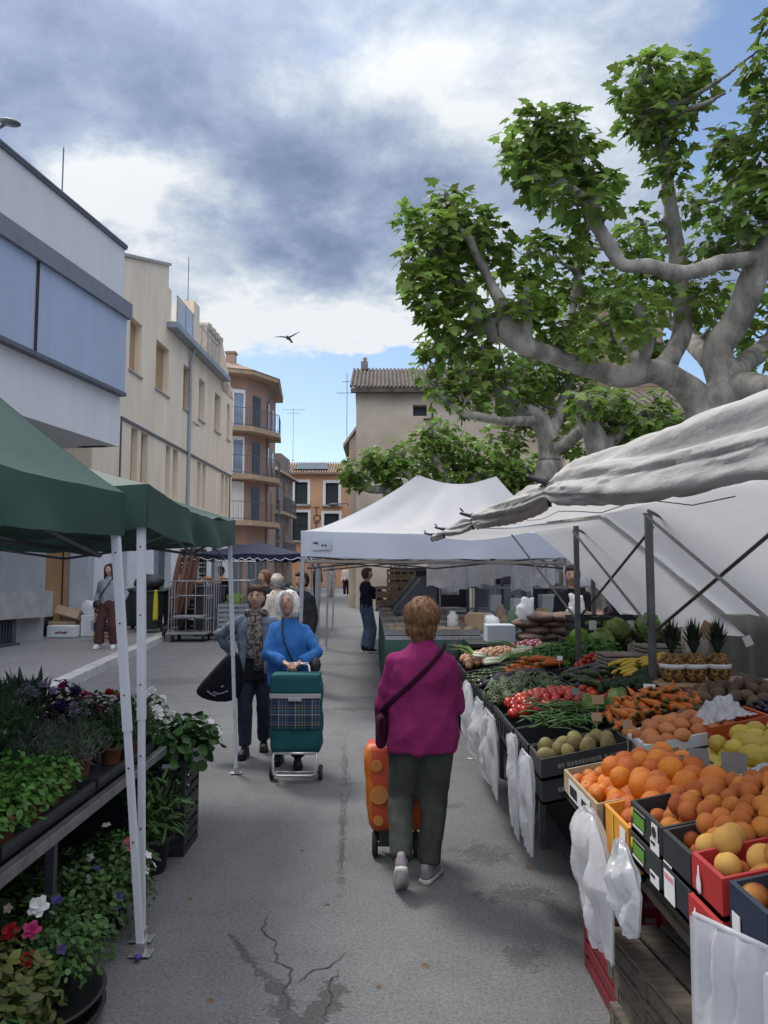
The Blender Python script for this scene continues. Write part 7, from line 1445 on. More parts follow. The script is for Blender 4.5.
# ---- people further off
def simple(label, loc, yaw, H, topm, legm, hair, hm, topn='jacket', legn='trousers', feet=None, hands=None, group=None, tor=None, shoes=None, look=(0, 0), **kw):
    T = tor or [(.78, .17, .12, 0), (.9, .165, .12, 0), (1.02, .165, .12, 0), (1.15, .18, .12, 0), (1.24, .17, .11, -.01), (1.29, .13, .09, -.01), (1.32, .085, .07, 0), (1.35, .06, .06, 0)]
    return person(label, (loc[0], loc[1], loc[2] if len(loc) > 2 else gz(loc[1])), yaw, H, T, feet or [(-.08, -.08), (.08, .1)], hands or [(-.24, .05, .80), (.24, .08, .80)], (topn, topm), (legn, legm), shoes or (M_BSHOE, M_BSHOE), hair, hm, look=look, vox=.011, cloth_vox=.016, **kw)
M_GRYH = fabric('grey_marl_hoodie', (.27, .29, .33), .18, .9, 25); M_BRWT = fabric('brown_trousers', (.075, .035, .035), .15); M_WSHOE = mat('white_trainer', (.66, .66, .66), .6, .08); M_NAVYJ = fabric('navy_knit', (.014, .017, .032)); M_JEANS = fabric('mid_blue_jeans', (.085, .12, .19), .2); M_CREAMJ = fabric('cream_jacket', (.52, .46, .40), .1); M_CHAR = fabric('charcoal_coat', (.03, .03, .036), .2); M_WJK = fabric('white_jacket', (.62, .60, .57), .08); M_BEIGE = fabric('beige_coat', (.36, .30, .26), .1)
r4 = simple('young woman in a grey hoodie and wide brown trousers standing on the pavement', (-5.47, 15.4, gz(15.4)+.127), PI-.1, 1.66, M_GRYH, M_BRWT, 'long', H_DARK, 'hoodie', 'wide_trousers', feet=[(-.14, .02), (.14, .10)], hands=[(-.27, .02, .88), (.27, .03, .88)], shoes=(M_WSHOE, M_WSHOE), legr=(.10, .088, .092), sleeve=.068, look=(-.15, 0))
t, TW, k = r4[:3]; strap(t, TW, [(-.09*k, .05, 1.34*k), (-.03*k, .125, 1.22*k), (.06*k, .135, 1.08*k), (.16*k, .10, .95*k)], .012, M_BLACK)
b = MB(); q = r4[1] @ Vector((.2*r4[2], .06, .86)); b.ball(q, (.10, .06, .09), 12, 8); tag(b.build('crossbody_bag', M_BLACK, None, True), 'small black crossbody bag of the woman in the grey hoodie', 'bag')
simple('person in a navy top and wide jeans reaching over the green skirted counter', (-.36, 15.8), -PI/2+.35, 1.70, M_NAVYJ, M_JEANS, 'short', H_BROWN, 'jumper', 'jeans', feet=[(-.09, 0), (.09, .03)], hands=[(-.12, .42, 1.05), (.12, .48, 1.12)], shoes=(M_BSHOE, M_WSHOE), legr=(.10, .095, .10), elbow=[(-1, -.3, -.8), (1, -.3, -.8)])
r6 = simple('person in a cream jacket with a pale cap and black shoulder strap, seen from behind', (-1.64, 11.9), .5, 1.64, M_CREAMJ, M_BLKT, 'short', H_GREY, 'cream_jacket', 'trousers', sleeve=.068, tor=[(.80, .2, .14, 0), (.9, .2, .14, 0), (1.02, .19, .135, 0), (1.15, .19, .13, 0), (1.24, .18, .12, -.01), (1.29, .14, .1, -.01), (1.33, .1, .08, 0), (1.37, .08, .08, 0)])
t, TW, k, hc, RH, ln = r6; strap(t, TW, [(-.10*k, -.06, 1.33*k), (-.04*k, -.135, 1.22*k), (.06*k, -.155, 1.08*k), (.17*k, -.10, .95*k)], .014, M_BLACK)
b = MB(); b.ball(TW @ (hc+Vector((0, -.01, .035))), (.105, .118, .085), 16, 10); b.build('knitted_cap', M_CREAMJ, t, True)
simple('person in a long charcoal coat beside the front leg of the white tent', (-1.18, 11.2), PI-.7, 1.68, M_CHAR, M_CHAR, 'short', H_DARK, 'long_coat', 'trousers', tor=[(.50, .2, .14, 0), (.7, .19, .135, 0), (.9, .175, .125, 0), (1.02, .17, .12, 0), (1.15, .18, .12, 0), (1.24, .17, .11, -.01), (1.29, .13, .09, -.01), (1.32, .085, .07, 0), (1.35, .06, .06, 0)])
simple('auburn haired person in dark clothes half hidden behind the denim jacket', (-2.1, 13.6), 2.4, 1.68, M_CHAR, M_BLKT, 'full', H_RED)
simple('vendor in black standing behind the sacks under the white tent', (2.42, 9.9), PI-.3, 1.78, M_BLKT, M_BLKT, 'short', H_DARK, 'black_jumper', hands=[(-.16, .26, .98), (.16, .26, .98)])
simple('dark haired stallholder under the navy parasol', (-4.35, 20.6), PI-.2, 1.7, M_CHAR, M_BLKT, 'short', H_DARK)
FAR = 'people far down the street'
simple('distant walker in a white jacket and black trousers, nearer the middle of the street', (-2.0, 41), PI, 1.7, M_WJK, M_BLKT, 'short', H_DARK, shoes=(M_WSHOE, M_WSHOE), group=FAR)
simple('distant walker in a pale beige coat', (-2.75, 40), PI+.3, 1.62, M_BEIGE, M_BEIGE, 'long', H_BROWN, group=FAR)
simple('distant walker in dark navy clothes next to the counter', (-.95, 36), 0, 1.8, M_NAVYJ, M_NAVYT, 'short', H_DARK, group=FAR)
simple('distant walker in black left of the beige coat', (-3.3, 38), PI, 1.7, M_CHAR, M_BLKT, 'short', H_DARK, group=FAR)
simple('distant walker in mid blue behind the white jacket', (-1.7, 46), .2, 1.7, fabric('mid_blue_top', (.08, .13, .25)), M_BLKT, 'short', H_BROWN, group=FAR)
# ------------------------------------------------------------------ things around the market
M_NAVY = cloth('navy_canvas', (.015, .022, .055), .12, .7); M_WTRIM = mat('white_piping', (.55, .57, .62), .8)
g0 = gz(20)
t = root('market_parasol', (-3.4, 20.3, g0), 'navy market canopy with a scalloped white trimmed edge down the street', 'parasol')
X0, X1, Y0, Y1, ZE = -4.85, -2.0, 19.6, 22.6, 2.14+g0*.6
def nav(u, v):
    r_ = v; a = 2*PI*u; q = max(abs(math.cos(a)), abs(math.sin(a))); x = math.cos(a)/q; y = math.sin(a)/q
    return Vector(((X0+X1)/2+x*(X1-X0)/2*(1-r_), (Y0+Y1)/2+y*(Y1-Y0)/2*(1-r_), ZE+.36*r_**1.1-.03*math.sin(u*8*PI)**2*(1-r_)))
b = MB(); b.grid(nav, 48, 8); b.build('canopy_top', M_NAVY, t, True)
def val_(u, v):
    p = nav(u, 0); s = abs(math.sin(u*PI*44)); return p+Vector((0, 0, -(.10+.055*s)*v))
b = MB(); b.grid(val_, 352, 1); vo = b.build('valance', M_NAVY, t, False)
b = MB(); b.tube([val_(i/352, 1)*1.0-Vector((0, .012, 0)) for i in range(353)], .012, 4, False); b.build('piping', M_WTRIM, vo)
for x in (X0+.1, X1-.1):
    for y in (Y0+.1, Y1-.1): b = MB(); b.tube([(x, y, gz(y)), (x, y, ZE)], .025, 6); b.build('post', M_ALU, t)
b = MB(); b.tube([((X0+X1)/2, (Y0+Y1)/2, ZE-.5), ((X0+X1)/2, (Y0+Y1)/2, ZE+.34)], .02, 6); b.build('centre_post', M_ALU, t)
# table and produce under it
t = root('market_table', (-3.2, 20.4, g0), 'low counter of salad and bread under the navy canopy', 'table'); b = MB(); b.span((-4.5, 19.9, g0+.72), (-2.2, 21, g0+.76)); b.build('table_top', M_DKMETAL, t)
b = MB(); b.span((-4.4, 19.95, g0), (-2.25, 20.0, g0+.715)); b.build('front_panel', mat('panel_grey_blue', (.17, .19, .22), .7, .1), t)
for k, x in enumerate((-3.95, -3.55, -3.1, -2.7)):
    bundle('lettuce', 'pale green salad head on the counter under the navy canopy', 'lettuce', 'salad heads under the navy canopy', cabb((x, 20.2, g0+.86), .17, 40), F_CAB)
for k, x in enumerate((-4.2, -3.7, -3.2, -2.6)):
    stack_crate('produce_box', 'shallow box of goods at the back of the counter under the navy canopy', (x, 20.75, g0+.765), (.46, .4, .2), M_LOWWALL if k % 2 else C_CARD, 'boxes under the navy canopy')
for k, x in enumerate((-3.0, -2.75, -2.5)):
    plant('potted_flower', 'white cut flowers standing at the right end under the navy canopy', (x, 20.4, g0+1.0), None, (L_MID, 60, .10, OVAL, .16, .3), [('white', 7, .05, True)], group='cut flowers under the navy canopy', stems=6)
tag(bundle('bread_pile', 'orange brown loaves piled by the roll cage', 'bread', None, lambda b: [b.ball((-4.62+.11*k, 19.3+.04*(k % 2), g0+1.30+.05*(k % 3)), (.12, .09, .06), 10, 7) for k in range(6)], mat('loaf_crust', (.36, .17, .08), .8, .3, 8)), 'orange brown loaves piled by the roll cage', 'bread')
t = root('stand', (-4.35, 19.3, g0), 'small dark stand holding the loaves', 'stand'); b = MB(); b.span((-4.75, 19.1, g0+1.2), (-3.95, 19.5, g0+1.24)); b.build('top_board', M_DKMETAL, t); b = MB(); b.span((-4.7, 19.14, g0+.0), (-4.0, 19.46, g0+1.19)); b.build('cabinet', M_BLACK, t)
# wheeled steel cages
def cage(label, x0, x1, y, h, hb, shelf=True):
    t = root('roll_cage', ((x0+x1)/2, y, gz(y)), label, 'roll cage', 'steel roll cages by the kerb'); z = gz(y); b = MB(); d = .75
    b.span((x0, y-d/2, z+.17), (x1, y+d/2, z+.21)); b.build('deck', mat('deck_grey', (.24, .25, .26), .6, .2, 4), t)
    b = MB(); n = max(3, int((x1-x0)/.2))
    for k in range(n+1):
        x = x0+.02+(x1-x0-.04)*k/n; b.tube([(x, y+d/2-.02, z+.21), (x, y+d/2-.02, z+h)], .013, 6)
    for zz in (.5, h*.75, h): b.tube([(x0+.02, y+d/2-.02, z+zz), (x1-.02, y+d/2-.02, z+zz)], .014, 6)
    b.build('back_grid', M_STEEL, t)
    for x, hh in ((x0+.02, h), (x1-.02, hb)):
        b = MB()
        for k in range(4): yy2 = y-d/2+.02+(d-.04)*k/3; b.tube([(x, yy2, z+.21), (x, yy2, z+hh)], .013, 6)
        for zz in (.5, hh*.72, hh): b.tube([(x, y-d/2+.02, z+zz), (x, y+d/2-.02, z+zz)], .015, 6)
        b.build('side_grid', M_STEEL, t)
    if shelf: b = MB(); b.span((x0+.1, y-d/2+.05, z+.56), (x1-.1, y+d/2-.06, z+.585)); b.build('shelf', M_STEEL, t)
    for x in (x0+.1, x1-.1):
        for yy2 in (y-d/2+.08, y+d/2-.08): b = MB(); b.lathe([(.03, -.018), (.075, -.02), (.085, -.01), (.085, .01), (.075, .02), (.03, .018)], (x, yy2, z+.086), 14, ax=(1, 0, 0)); w_ = b.build('wheel', M_TYRE, t, True); b = MB(); b.span((x-.03, yy2-.03, z+.14), (x+.03, yy2+.03, z+.172)); b.build('caster_fork', M_STEEL, w_)
    return t
cage('low steel roll cage on wheels at the kerb, nearest the wheelie bins', -4.95, -4.05, 18.1, 1.38, 1.38)
cage('taller steel roll cage beside the first one', -3.98, -3.1, 18.4, 1.85, 1.4, False)
stack_crate('plastic_crate', 'grey crate of salad inside the taller roll cage', (-3.55, 18.4, gz(18.4)+.22), (.7, .5, .62), mat('crate_grey', (.24, .26, .29), .7, .1), slots=5)
bundle('lettuce', 'green salad heaped on the grey crate in the roll cage', 'lettuce', None, cabb((-3.55, 18.4, gz(18.4)+.92), .2, 50), F_CAB)
# wheelie bins
M_BIN = mat('dark_green_bin', (.014, .028, .022), .45, .15, 8); M_BIN2 = mat('dark_grey_bin', (.028, .03, .033), .5, .15, 8)
for x, y, m, lb in ((-5.72, 18.9, M_BIN2, 'dark wheelie bin with a yellow cloth hung on its front, nearest the pavement woman'), (-5.28, 19.7, M_BIN, 'dark green wheelie bin behind the leaning parasols'), (-6.25, 19.8, M_BIN, 'dark green wheelie bin nearest the wall')):
    z = gz(y)+.126; t = root('wheelie_bin', (x, y, z), lb, 'bin'); b = MB(); P = [(.24, .24, .08), (.29, .33, .98)]
    b.add([(x+sx*a, y+sy*c, z+h) for a, c, h in P for sx, sy in ((-1, -1), (1, -1), (1, 1), (-1, 1))], [(3, 2, 1, 0), (4, 5, 6, 7), (0, 1, 5, 4), (1, 2, 6, 5), (2, 3, 7, 6), (3, 0, 4, 7)]); b.build('bin_body', m, t, bevel=.02)
    b = MB(); b.grid(lambda u, v: Vector((x+(u-.5)*.64, y+(v-.5)*.72, z+1.0+.07*math.sin(PI*u)**.5*math.sin(PI*v)**.5)), 8, 8); b.span((x-.32, y-.36, z+.975), (x+.32, y+.36, z+1.0)); b.build('lid', m, t, True)
    for s in (-1, 1): b = MB(); b.lathe([(.03, -.03), (.10, -.03), (.10, .03), (.03, .03)], (x+s*.25, y+.27, z+.101), 14, ax=(1, 0, 0)); b.build('wheel', M_TYRE, t, True)
b = MB(); b.grid(lambda u, v: Vector((-5.47+.14*(u-.5)*(.5+.9*v-.5*v*v), 18.545-.02*math.sin(u*7)-.01*v, gz(18.9)+1.15-.72*v)), 8, 14); tag(b.build('yellow_cloth', mat('bright_yellow_cloth', (.55, .50, .02), .8, .12), None, True, solid=.006), 'narrow bright yellow cloth hanging on the front of the dark wheelie bin', 'cloth')
b = MB(); b.ball((-5.72, 18.85, gz(18.9)+1.33), (.36, .34, .2), 14, 10, fn=lambda p: p*(1+.2*nz(p, 2))); tag(b.build('rubbish_bag', M_BLACK, None, True), 'full black rubbish bag lying on top of the dark wheelie bin', 'rubbish bag')
for k in range(8): stack_crate('plastic_crate', 'black plastic crate in the tall stack behind the roll cage', (-4.95, 20.0, gz(20)+.0+.27*k), (.6, .4, .265), M_CRATEB, 'tall stack of black crates behind the roll cage', slots=2)
for k in range(5): stack_crate('plastic_crate', 'dark folded crate stacked against the white ground floor wall', (-6.0, 16.9, gz(17)+.127+.2*k), (.5, .4, .195), M_CRATEB if k % 2 else C_CARD, 'crates stacked behind the woman in the hoodie', slots=2)
M_PARB = [mat('brown_canvas_a', (.16, .075, .045), .85, .2, 9), mat('brown_canvas_b', (.12, .05, .03), .85, .2, 9)]
for k, (x, lx) in enumerate(((-5.10, .32), (-5.0, .34), (-5.22, .22), (-4.9, .36))):
    z = gz(18.6)+.13; b = MB(); p = Vector((x, 18.5+.05*k, z)); q = p+Vector((lx, .35, 2.05)); b.tube([p, p.lerp(q, .22), p.lerp(q, .3), p.lerp(q, .55), p.lerp(q, .85), q], [.02, .02, .06, .075, .05, .012], 10); tag(b.build('folded_parasol', M_PARB[k % 2], None, True), 'folded brown parasol leaning in a bundle against the roll cage', 'parasol', 'folded brown parasols')
b = MB(); b.lathe([(.02, -.03), (.14, -.035), (.17, -.02), (.17, .02), (.14, .035), (.02, .03)], (-5.12, 18.05, gz(18)+.175), 18, ax=(1, .2, 0)); tag(b.build('spare_wheel', M_TYRE, None, True), 'small dark rubber wheel standing beside the low roll cage', 'wheel')
# boxes by the orange end wall
zb2 = gz(18)+.127
wbx = root('polystyrene_box', (-7.25, 17.6, zb2), 'long white polystyrene box with a red print by the orange wall', 'box'); b = MB(); b.box((-7.25, 17.6, zb2+.13), (.62, .42, .26)); b.build('box_body', C_WHT, wbx, bevel=.015); b = MB()
for k, (dx, w_) in enumerate(((-.10, .07), (-.02, .06), (.05, .08), (.12, .05))): b.span((-7.25+dx-.02, 17.386, zb2+.085+.01*(k % 2)), (-7.25+dx-.02+w_, 17.388, zb2+.125+.012*(k % 2)))
b.build('red_print', mat('print_dark_red', (.20, .05, .03), .7, .3, 30), wbx)
b = MB(); b.box((-7.42, 18.0, zb2+.17), (.6, .42, .34), .15); tag(b.build('cardboard_box', C_CARD, None, bevel=.008), 'brown cardboard box standing behind the white polystyrene box', 'box')
cb = root('cardboard_box', (-7.28, 17.98, zb2+.35), 'tilted printed cardboard box lying on the pile by the orange wall', 'box'); b = MB(); b.box((-7.28, 17.98, zb2+.50), (.56, .40, .20), M=Matrix.Rotation(-.35, 4, 'X') @ Matrix.Rotation(.25, 4, 'Y')); b.build('box_body', mat('printed_card', (.46, .32, .22), .85, .15, 5), cb, bevel=.006); b = MB(); b.box((-7.26, 17.90, zb2+.615), (.16, .10, .006), M=Matrix.Rotation(-.35, 4, 'X') @ Matrix.Rotation(.25, 4, 'Y')); b.build('red_print', mat('print_red', (.36, .08, .05), .7), cb)
wb2 = root('carton', (-6.72, 17.9, zb2), 'upright white carton with a blue printed panel by the orange wall', 'box'); b = MB(); b.box((-6.72, 17.9, zb2+.24), (.42, .4, .48), .1); b.build('box_body', C_WHT, wb2, bevel=.01); b = MB(); b.box((-6.62, 17.69, zb2+.26), (.12, .006, .2), .1); b.build('blue_print', mat('print_blue', (.28, .33, .5), .7), wb2)
b = MB(); b.ball((-6.82, 17.9, zb2+.64), (.18, .15, .17), 14, 10, fn=lambda p: p*(1+.25*nz(p, 2.5))); tag(b.build('plastic_bag', M_BAG, None, True), 'knotted white plastic bag on top of the white carton', 'plastic bag')
b = MB(); b.ball((-8.0, 18.0, zb2+.32), (.30, .25, .36), 14, 10, fn=lambda p: p*(1+.2*nz(p, 2))); tag(b.build('rubbish_bag', M_BLACK, None, True), 'dark rubbish bag slumped beside the cardboard boxes', 'rubbish bag')
# counter with the green skirt under the white tents
gc = gz(11)
M_SKIRT = mat('green_skirt', (.008, .045, .038), .8, .15, 4, .2, 20)
ct_ = root('market_counter', (.6, 12, gc), 'long market counter with a dark green skirt under the white tent', 'counter')
cA, cB, cC, cD = (.02, 9.35), (1.75, 9.35), (1.5, 15.4), (-.10, 15.4)
b = MB(); b.add([(x, y, z+gz(y)) for z in (.90, .94) for x, y in (cA, cB, cC, cD)], [(3, 2, 1, 0), (4, 5, 6, 7), (0, 1, 5, 4), (1, 2, 6, 5), (2, 3, 7, 6), (3, 0, 4, 7)]); b.build('counter_top', M_STEEL, ct_)
def skirt_(p, q, nm):
    p, q = Vector((p[0], p[1], 0)), Vector((q[0], q[1], 0)); d = (q-p).normalized(); nn = Vector((d.y, -d.x, 0)); b = MB(); L_ = (q-p).length
    b.grid(lambda u, v: p.lerp(q, u)+nn*(.012*math.sin(u*L_*22)*v)+Vector((0, 0, gz(p.lerp(q, u).y)+.90-.86*v)), int(L_*40), 4); b.build(nm, M_SKIRT, ct_, True, solid=.004)
skirt_(cD, cA, 'side_skirt'); skirt_(cA, cB, 'front_skirt')
M_TRAY = mat('steel_tray', (.30, .30, .31), .35, .2, 10, metal=.7); M_GOODS = [mat('goods_%d' % i, c, .7, .4, 14, .4, 40) for i, c in enumerate(((.16, .10, .06), (.22, .16, .11), (.12, .08, .07), (.26, .21, .16)))]
for k in range(10):
    y = 9.65+k*.56
    for j in range(2):
        x = .28-.02*k*.7+j*.62; z = gz(y)+.945
        t = root('goods_tray', (x, y, z), 'steel tray of brown goods on the green skirted counter', 'tray', 'trays on the green skirted counter'); b = MB(); b.span((x-.27, y-.25, z), (x+.27, y+.25, z+.01)); b.span((x-.27, y-.25, z+.01), (x-.26, y+.25, z+.07)); b.span((x+.26, y-.25, z+.01), (x+.27, y+.25, z+.07)); b.span((x-.259, y-.25, z+.01), (x+.259, y-.24, z+.07)); b.build('tray_body', M_TRAY, t)
        b = MB(); b.ball((x, y, z+.03), (.25, .22, .025), 12, 6)
        for q in range(9): b.ball((x+random.uniform(-.2, .2), y+random.uniform(-.18, .18), z+.05), (random.uniform(.05, .09), random.uniform(.04, .07), .035), 8, 6)
        b.build('goods_heap', M_GOODS[(k+j) % 4], t, True)
for k, (x, y) in enumerate(((.45, 12.2), (.42, 13.7))):
    z = gz(y)+1.03; t = root('display_case', (x, y, z), 'slanted glass display case on the green skirted counter, '+('front one' if not k else 'rear one'), 'display case'); b = MB(); b.prism([(x-.3, y-.45, z+.02), (x+.35, y-.45, z+.02), (x+.35, y-.45, z+.55), (x+.12, y-.45, z+.55)], (0, .02, 0)); b.prism([(x-.3, y+.45, z+.02), (x+.35, y+.45, z+.02), (x+.35, y+.45, z+.55), (x+.12, y+.45, z+.55)], (0, .02, 0)); b.span((x-.3, y-.43, z), (x+.35, y+.45, z+.02)); b.span((x+.33, y-.43, z+.02), (x+.35, y+.449, z+.55)); b.build('case_body', M_DKMETAL, t)
    b = MB(); b.add([(x-.3, y-.43, z+.05), (x-.3, y+.448, z+.05), (x+.12, y+.448, z+.55), (x+.12, y-.43, z+.55)], [(0, 1, 2, 3)]); b.build('sloping_glass', mat('case_glass', (.22, .24, .26), .12, .1, 3, spec=.9), t, solid=.006)
for k in range(5):
    x, y = .33, 14.9; stack_crate('wooden_crate', 'small wooden crate in the stack at the far end of the counter', (x, y, gz(y)+.945+.15*k), (.55, .4, .145), mat('pale_crate_wood', (.26, .185, .115), .85, .25, 8), 'stack of wooden crates on the counter', slots=1)
for k in range(3): stack_crate('wooden_crate', 'wooden crate on the counter in front of the person in navy', (.05, 14.1, gz(14)+.945+.15*k), (.4, .4, .145), MC['pale_crate_wood'], 'wooden crates near the person in navy', slots=1)
# white box, brown paper sacks and scales near the produce end
zt = 1.0
t = root('rear_table', (2.1, 9.05, 0), 'dark table of sacks at the far end of the produce stall', 'table'); b = MB(); b.span((.95, 8.62, .92), (3.6, 9.6, .96)); b.build('table_top', M_BLACK, t); b = MB(); b.span((.98, 8.64, .02), (3.58, 8.68, .915)); b.build('front_cloth', MC['black_cloth'], t)
b = MB(); b.span((1.16, 8.72, .963), (1.48, 9.05, 1.16)); o = tag(b.build('polystyrene_box', mat('pale_blue_box', (.42, .47, .54), .8, .06), None, bevel=.01), 'pale blue white box at the end of the sack table', 'box')
M_SACK = mat('brown_mesh_sack', (.16, .11, .085), .9, .35, 18, .5, 50)
for k in range(28):
    x = 1.66+.27*(k % 7); z = .97+.075*(k//7); b = MB(); y = 8.88+random.uniform(-.06, .06)
    b.ball((x+random.uniform(-.03, .03)+.1*(k//6 % 2), y, z+.05), (.18, .24, .062), 14, 9, fn=lambda p: p*(1+.12*nz(p*1.0+Vector((k, 0, 0)), 2.2))); tag(b.build('sack', M_SACK, None, True), 'brown mesh sack in the pile at the far end of the produce stall', 'sack', 'pile of brown sacks')
for k, (x, y, h) in enumerate(((1.62, 8.8, .16), (2.2, 8.85, .2), (2.75, 8.82, .14))):
    b = MB(); b.ball((x, y, 1.26+.06), (.13, .1, h*.8), 26, 18, fn=lambda p: p*(.8+.5*nz(p+Vector((k*3, 0, 0)), 1.6)-.35*abs(nz(p+Vector((k*3, 1, 0)), 4))+(.35 if p.z > .8 else 0))); tag(b.build('plastic_bag', M_BAG, None, True), ('tied clear plastic bag on the left of the brown sacks', 'tied clear plastic bag on the middle of the brown sacks', 'tied clear plastic bag on the right of the brown sacks')[k], 'plastic bag')
PALE = [fabric('pale_print', (.42, .40, .40)), C_CARD, M_LOWWALL, mat('muted_green_box', (.10, .16, .12), .7), mat('muted_red_box', (.28, .09, .07), .7), M_TRANSB if 'M_TRANSB' in globals() else C_WHT, C_WOOD]
for k in range(34):                                        # crowded goods on the white tent's counters
    x = .9+.25*(k % 12)+random.uniform(-.05, .05); y = 9.95+.42*(k//12)+random.uniform(-.08, .08); z = gz(y)+.96; h = random.uniform(.12, .34); b = MB()
    if k % 3 == 0: b.lathe([(.05, 0), (.07, .02), (.075, h*.7), (.04, h*.85), (.035, h)], (x, y, z), 12)
    elif k % 3 == 1: b.box((x, y, z+h*.4), (.2, .26, h*.8), random.uniform(-.3, .3))
    else: b.ball((x, y, z+h*.35), (.12, .12, h*.4), 12, 8, fn=lambda p: p*(1+.25*nz(p+Vector((k, 0, 0)), 2)))
    tag(b.build(('jar', 'goods_box', 'goods_bag')[k % 3], PALE[k % 7], None, k % 3 != 1, bevel=.006 if k % 3 == 1 else 0), ('small jar', 'small box', 'small stuffed bag')[k % 3]+' among the crowded goods on the table under the white tent', ('jar', 'box', 'bag')[k % 3], 'crowded goods under the white tent')
t = root('goods_table', (2.3, 10.4, gz(10)), 'cloth covered table crowded with goods under the front of the white tent', 'table'); b = MB(); b.span((.8, 9.75, gz(10)+.92), (4.0, 11.1, gz(10)+.955)); b.build('table_top', M_DKMETAL, t); b = MB(); b.span((1.8, 9.78, gz(10)), (3.98, 9.82, gz(10)+.918)); b.build('front_cloth', MC['black_cloth'], t)
# racks, hanging bags and shirts, dark panels in the depth of the tents
M_DARKP = mat('dark_panel', (.035, .036, .04), .85, .3, 2)
for k, (x, y, w_, lb) in enumerate(((2.3, 12.6, 1.6, 'steel rack with shelves under the white tent, right one'), (1.45, 13.4, 1.2, 'steel rack with shelves under the white tent, left one'))):
    z = gz(y); t = root('steel_rack', (x, y, z), lb, 'rack')
    for sx in (-1, 0, 1): b = MB(); b.tube([(x+sx*w_/2, y, z), (x+sx*w_/2, y, z+1.75)], .03, 6); b.build('post', M_DKMETAL, t)
    for zz in (.55, 1.0, 1.4): b = MB(); b.span((x-w_/2, y+.03, z+zz), (x+w_/2, y+.42, z+zz+.03)); b.build('shelf', M_STEEL, t)
M_TRANSB = mat('clear_box', (.40, .41, .43), .4, .1, 6)
for k in range(9):
    x = 1.65+.19*k; y = 12.82; z = gz(y)+(1.03 if k % 2 else 1.44); b = MB(); b.box((x, y, z+.13), (.17, .3, random.uniform(.18, .3))); tag(b.build('storage_box', (M_TRANSB, M_LOWWALL, M_DKMETAL)[k % 3], None, bevel=.008), 'storage box on the steel rack under the white tent', 'box', 'boxes on the steel racks')
for k in range(15):
    x = .75+.24*k; y = 10.6+.35*(k % 4); zt2 = 2.02+gz(y); b = MB(); w_ = random.uniform(.15, .22); hh = random.uniform(.40, .62)
    b.grid(lambda u, v: Vector((x+(u-.5)*2*w_*(.35+.65*min(1, v*2)), y+.06*nz(Vector((u*4, v*3, k)), 1)+.03*math.sin(u*9), zt2-hh*v+.02*math.sin(u*8+k)*v)), 14, 16); b.tube([(x, y, zt2-.02), (x, y, zt2+.14)], .006, 5); tag(b.build('hanging_bag', M_BAG if k % 3 else fabric('white_cloth', (.80, .79, .78), .05, trans=.3), None, True), 'white bag hanging from the frame of the white tent', 'bag', 'white bags hanging in the tent')
for k, (x, y, w_, h, m, lb) in enumerate(((1.0, 17.2, 1.7, 1.7, M_DARKP, 'dark backdrop panel added at the back of the tents, left one'), (2.75, 16.6, 1.5, 1.9, mat('blue_grey_panel', (.13, .15, .18), .85, .3, 2), 'blue grey backdrop panel added at the back of the tents'), (4.3, 15.5, 1.6, 1.8, M_DARKP, 'dark backdrop panel added at the back of the tents, right one'))):  # backdrop panels added to darken the gap behind the tents
    z = gz(y); t = root('backdrop_panel', (x, y, z), lb, 'panel'); b = MB(); b.span((x-w_/2, y, z+.05), (x+w_/2, y+.04, z+h)); b.build('panel_sheet', m, t); b = MB()
    for sx in (-1, 1): b.span((x+sx*w_/2-.02, y-.03, z), (x+sx*w_/2+.02, y+.0, z+h+.05))
    b.build('panel_frame', M_DKMETAL, t)
for k in range(9):
    x = 1.3+.36*k; y = 15.2+.1*(k % 3); z = gz(y)+2.0; b = MB(); hh = random.uniform(.55, .8); m = (fabric('white_cloth', (.60, .59, .58)), M_CHAR, M_BEIGE, M_NAVYJ, MC['white_cloth'])[k % 5]
    b.grid(lambda u, v: Vector((x+(u-.5)*.34*(1-.25*(v < .12)), y+.03*math.sin(u*12+k), z-.05-hh*v-(.10*abs(u-.5) if v < .1 else 0))), 12, 10); b.tube([(x, y, z-.04), (x, y, z+.05)], .006, 5); tag(b.build('hanging_shirt', m, None, True, solid=.008), 'garment on the clothes rail at the back of the tents', 'garment', 'clothes on the rail in the tents')
b = MB(); b.tube([(1.1, 15.25, gz(15)+2.05), (4.4, 15.25, gz(15)+2.05)], .018, 6); b.tube([(1.1, 15.25, gz(15)), (1.1, 15.25, gz(15)+2.05)], .018, 6); b.tube([(4.4, 15.25, gz(15)), (4.4, 15.25, gz(15)+2.05)], .018, 6); tag(b.build('clothes_rail', M_STEEL, None, True), 'long clothes rail with garments at the back of the tents', 'clothes rail')
t = root('market_counter', (3.2, 11.6, gz(11.6)), 'steel fronted counter at the right under the white tent', 'counter'); b = MB(); b.span((1.95, 11.2, gz(11)), (4.5, 11.9, gz(11)+1.02)); b.build('counter_body', mat('counter_steel', (.16, .17, .18), .45, .2, 4, metal=.4), t); b = MB(); b.span((1.9, 11.15, gz(11)+1.021), (4.55, 11.95, gz(11)+1.06)); b.build('counter_top', M_STEEL, t)
for k in range(5): b = MB(); x = 2.05+.42*k; b.box((x, 11.5, gz(11)+1.061+.12+.03*(k % 2)), (.3, .3, .24+.06*(k % 2))); tag(b.build('storage_box', (M_LOWWALL, M_TRANSB, M_DKMETAL, M_LOWWALL, C_CARD)[k], None, bevel=.01), 'box standing on the steel fronted counter', 'box', 'boxes on the steel fronted counter')
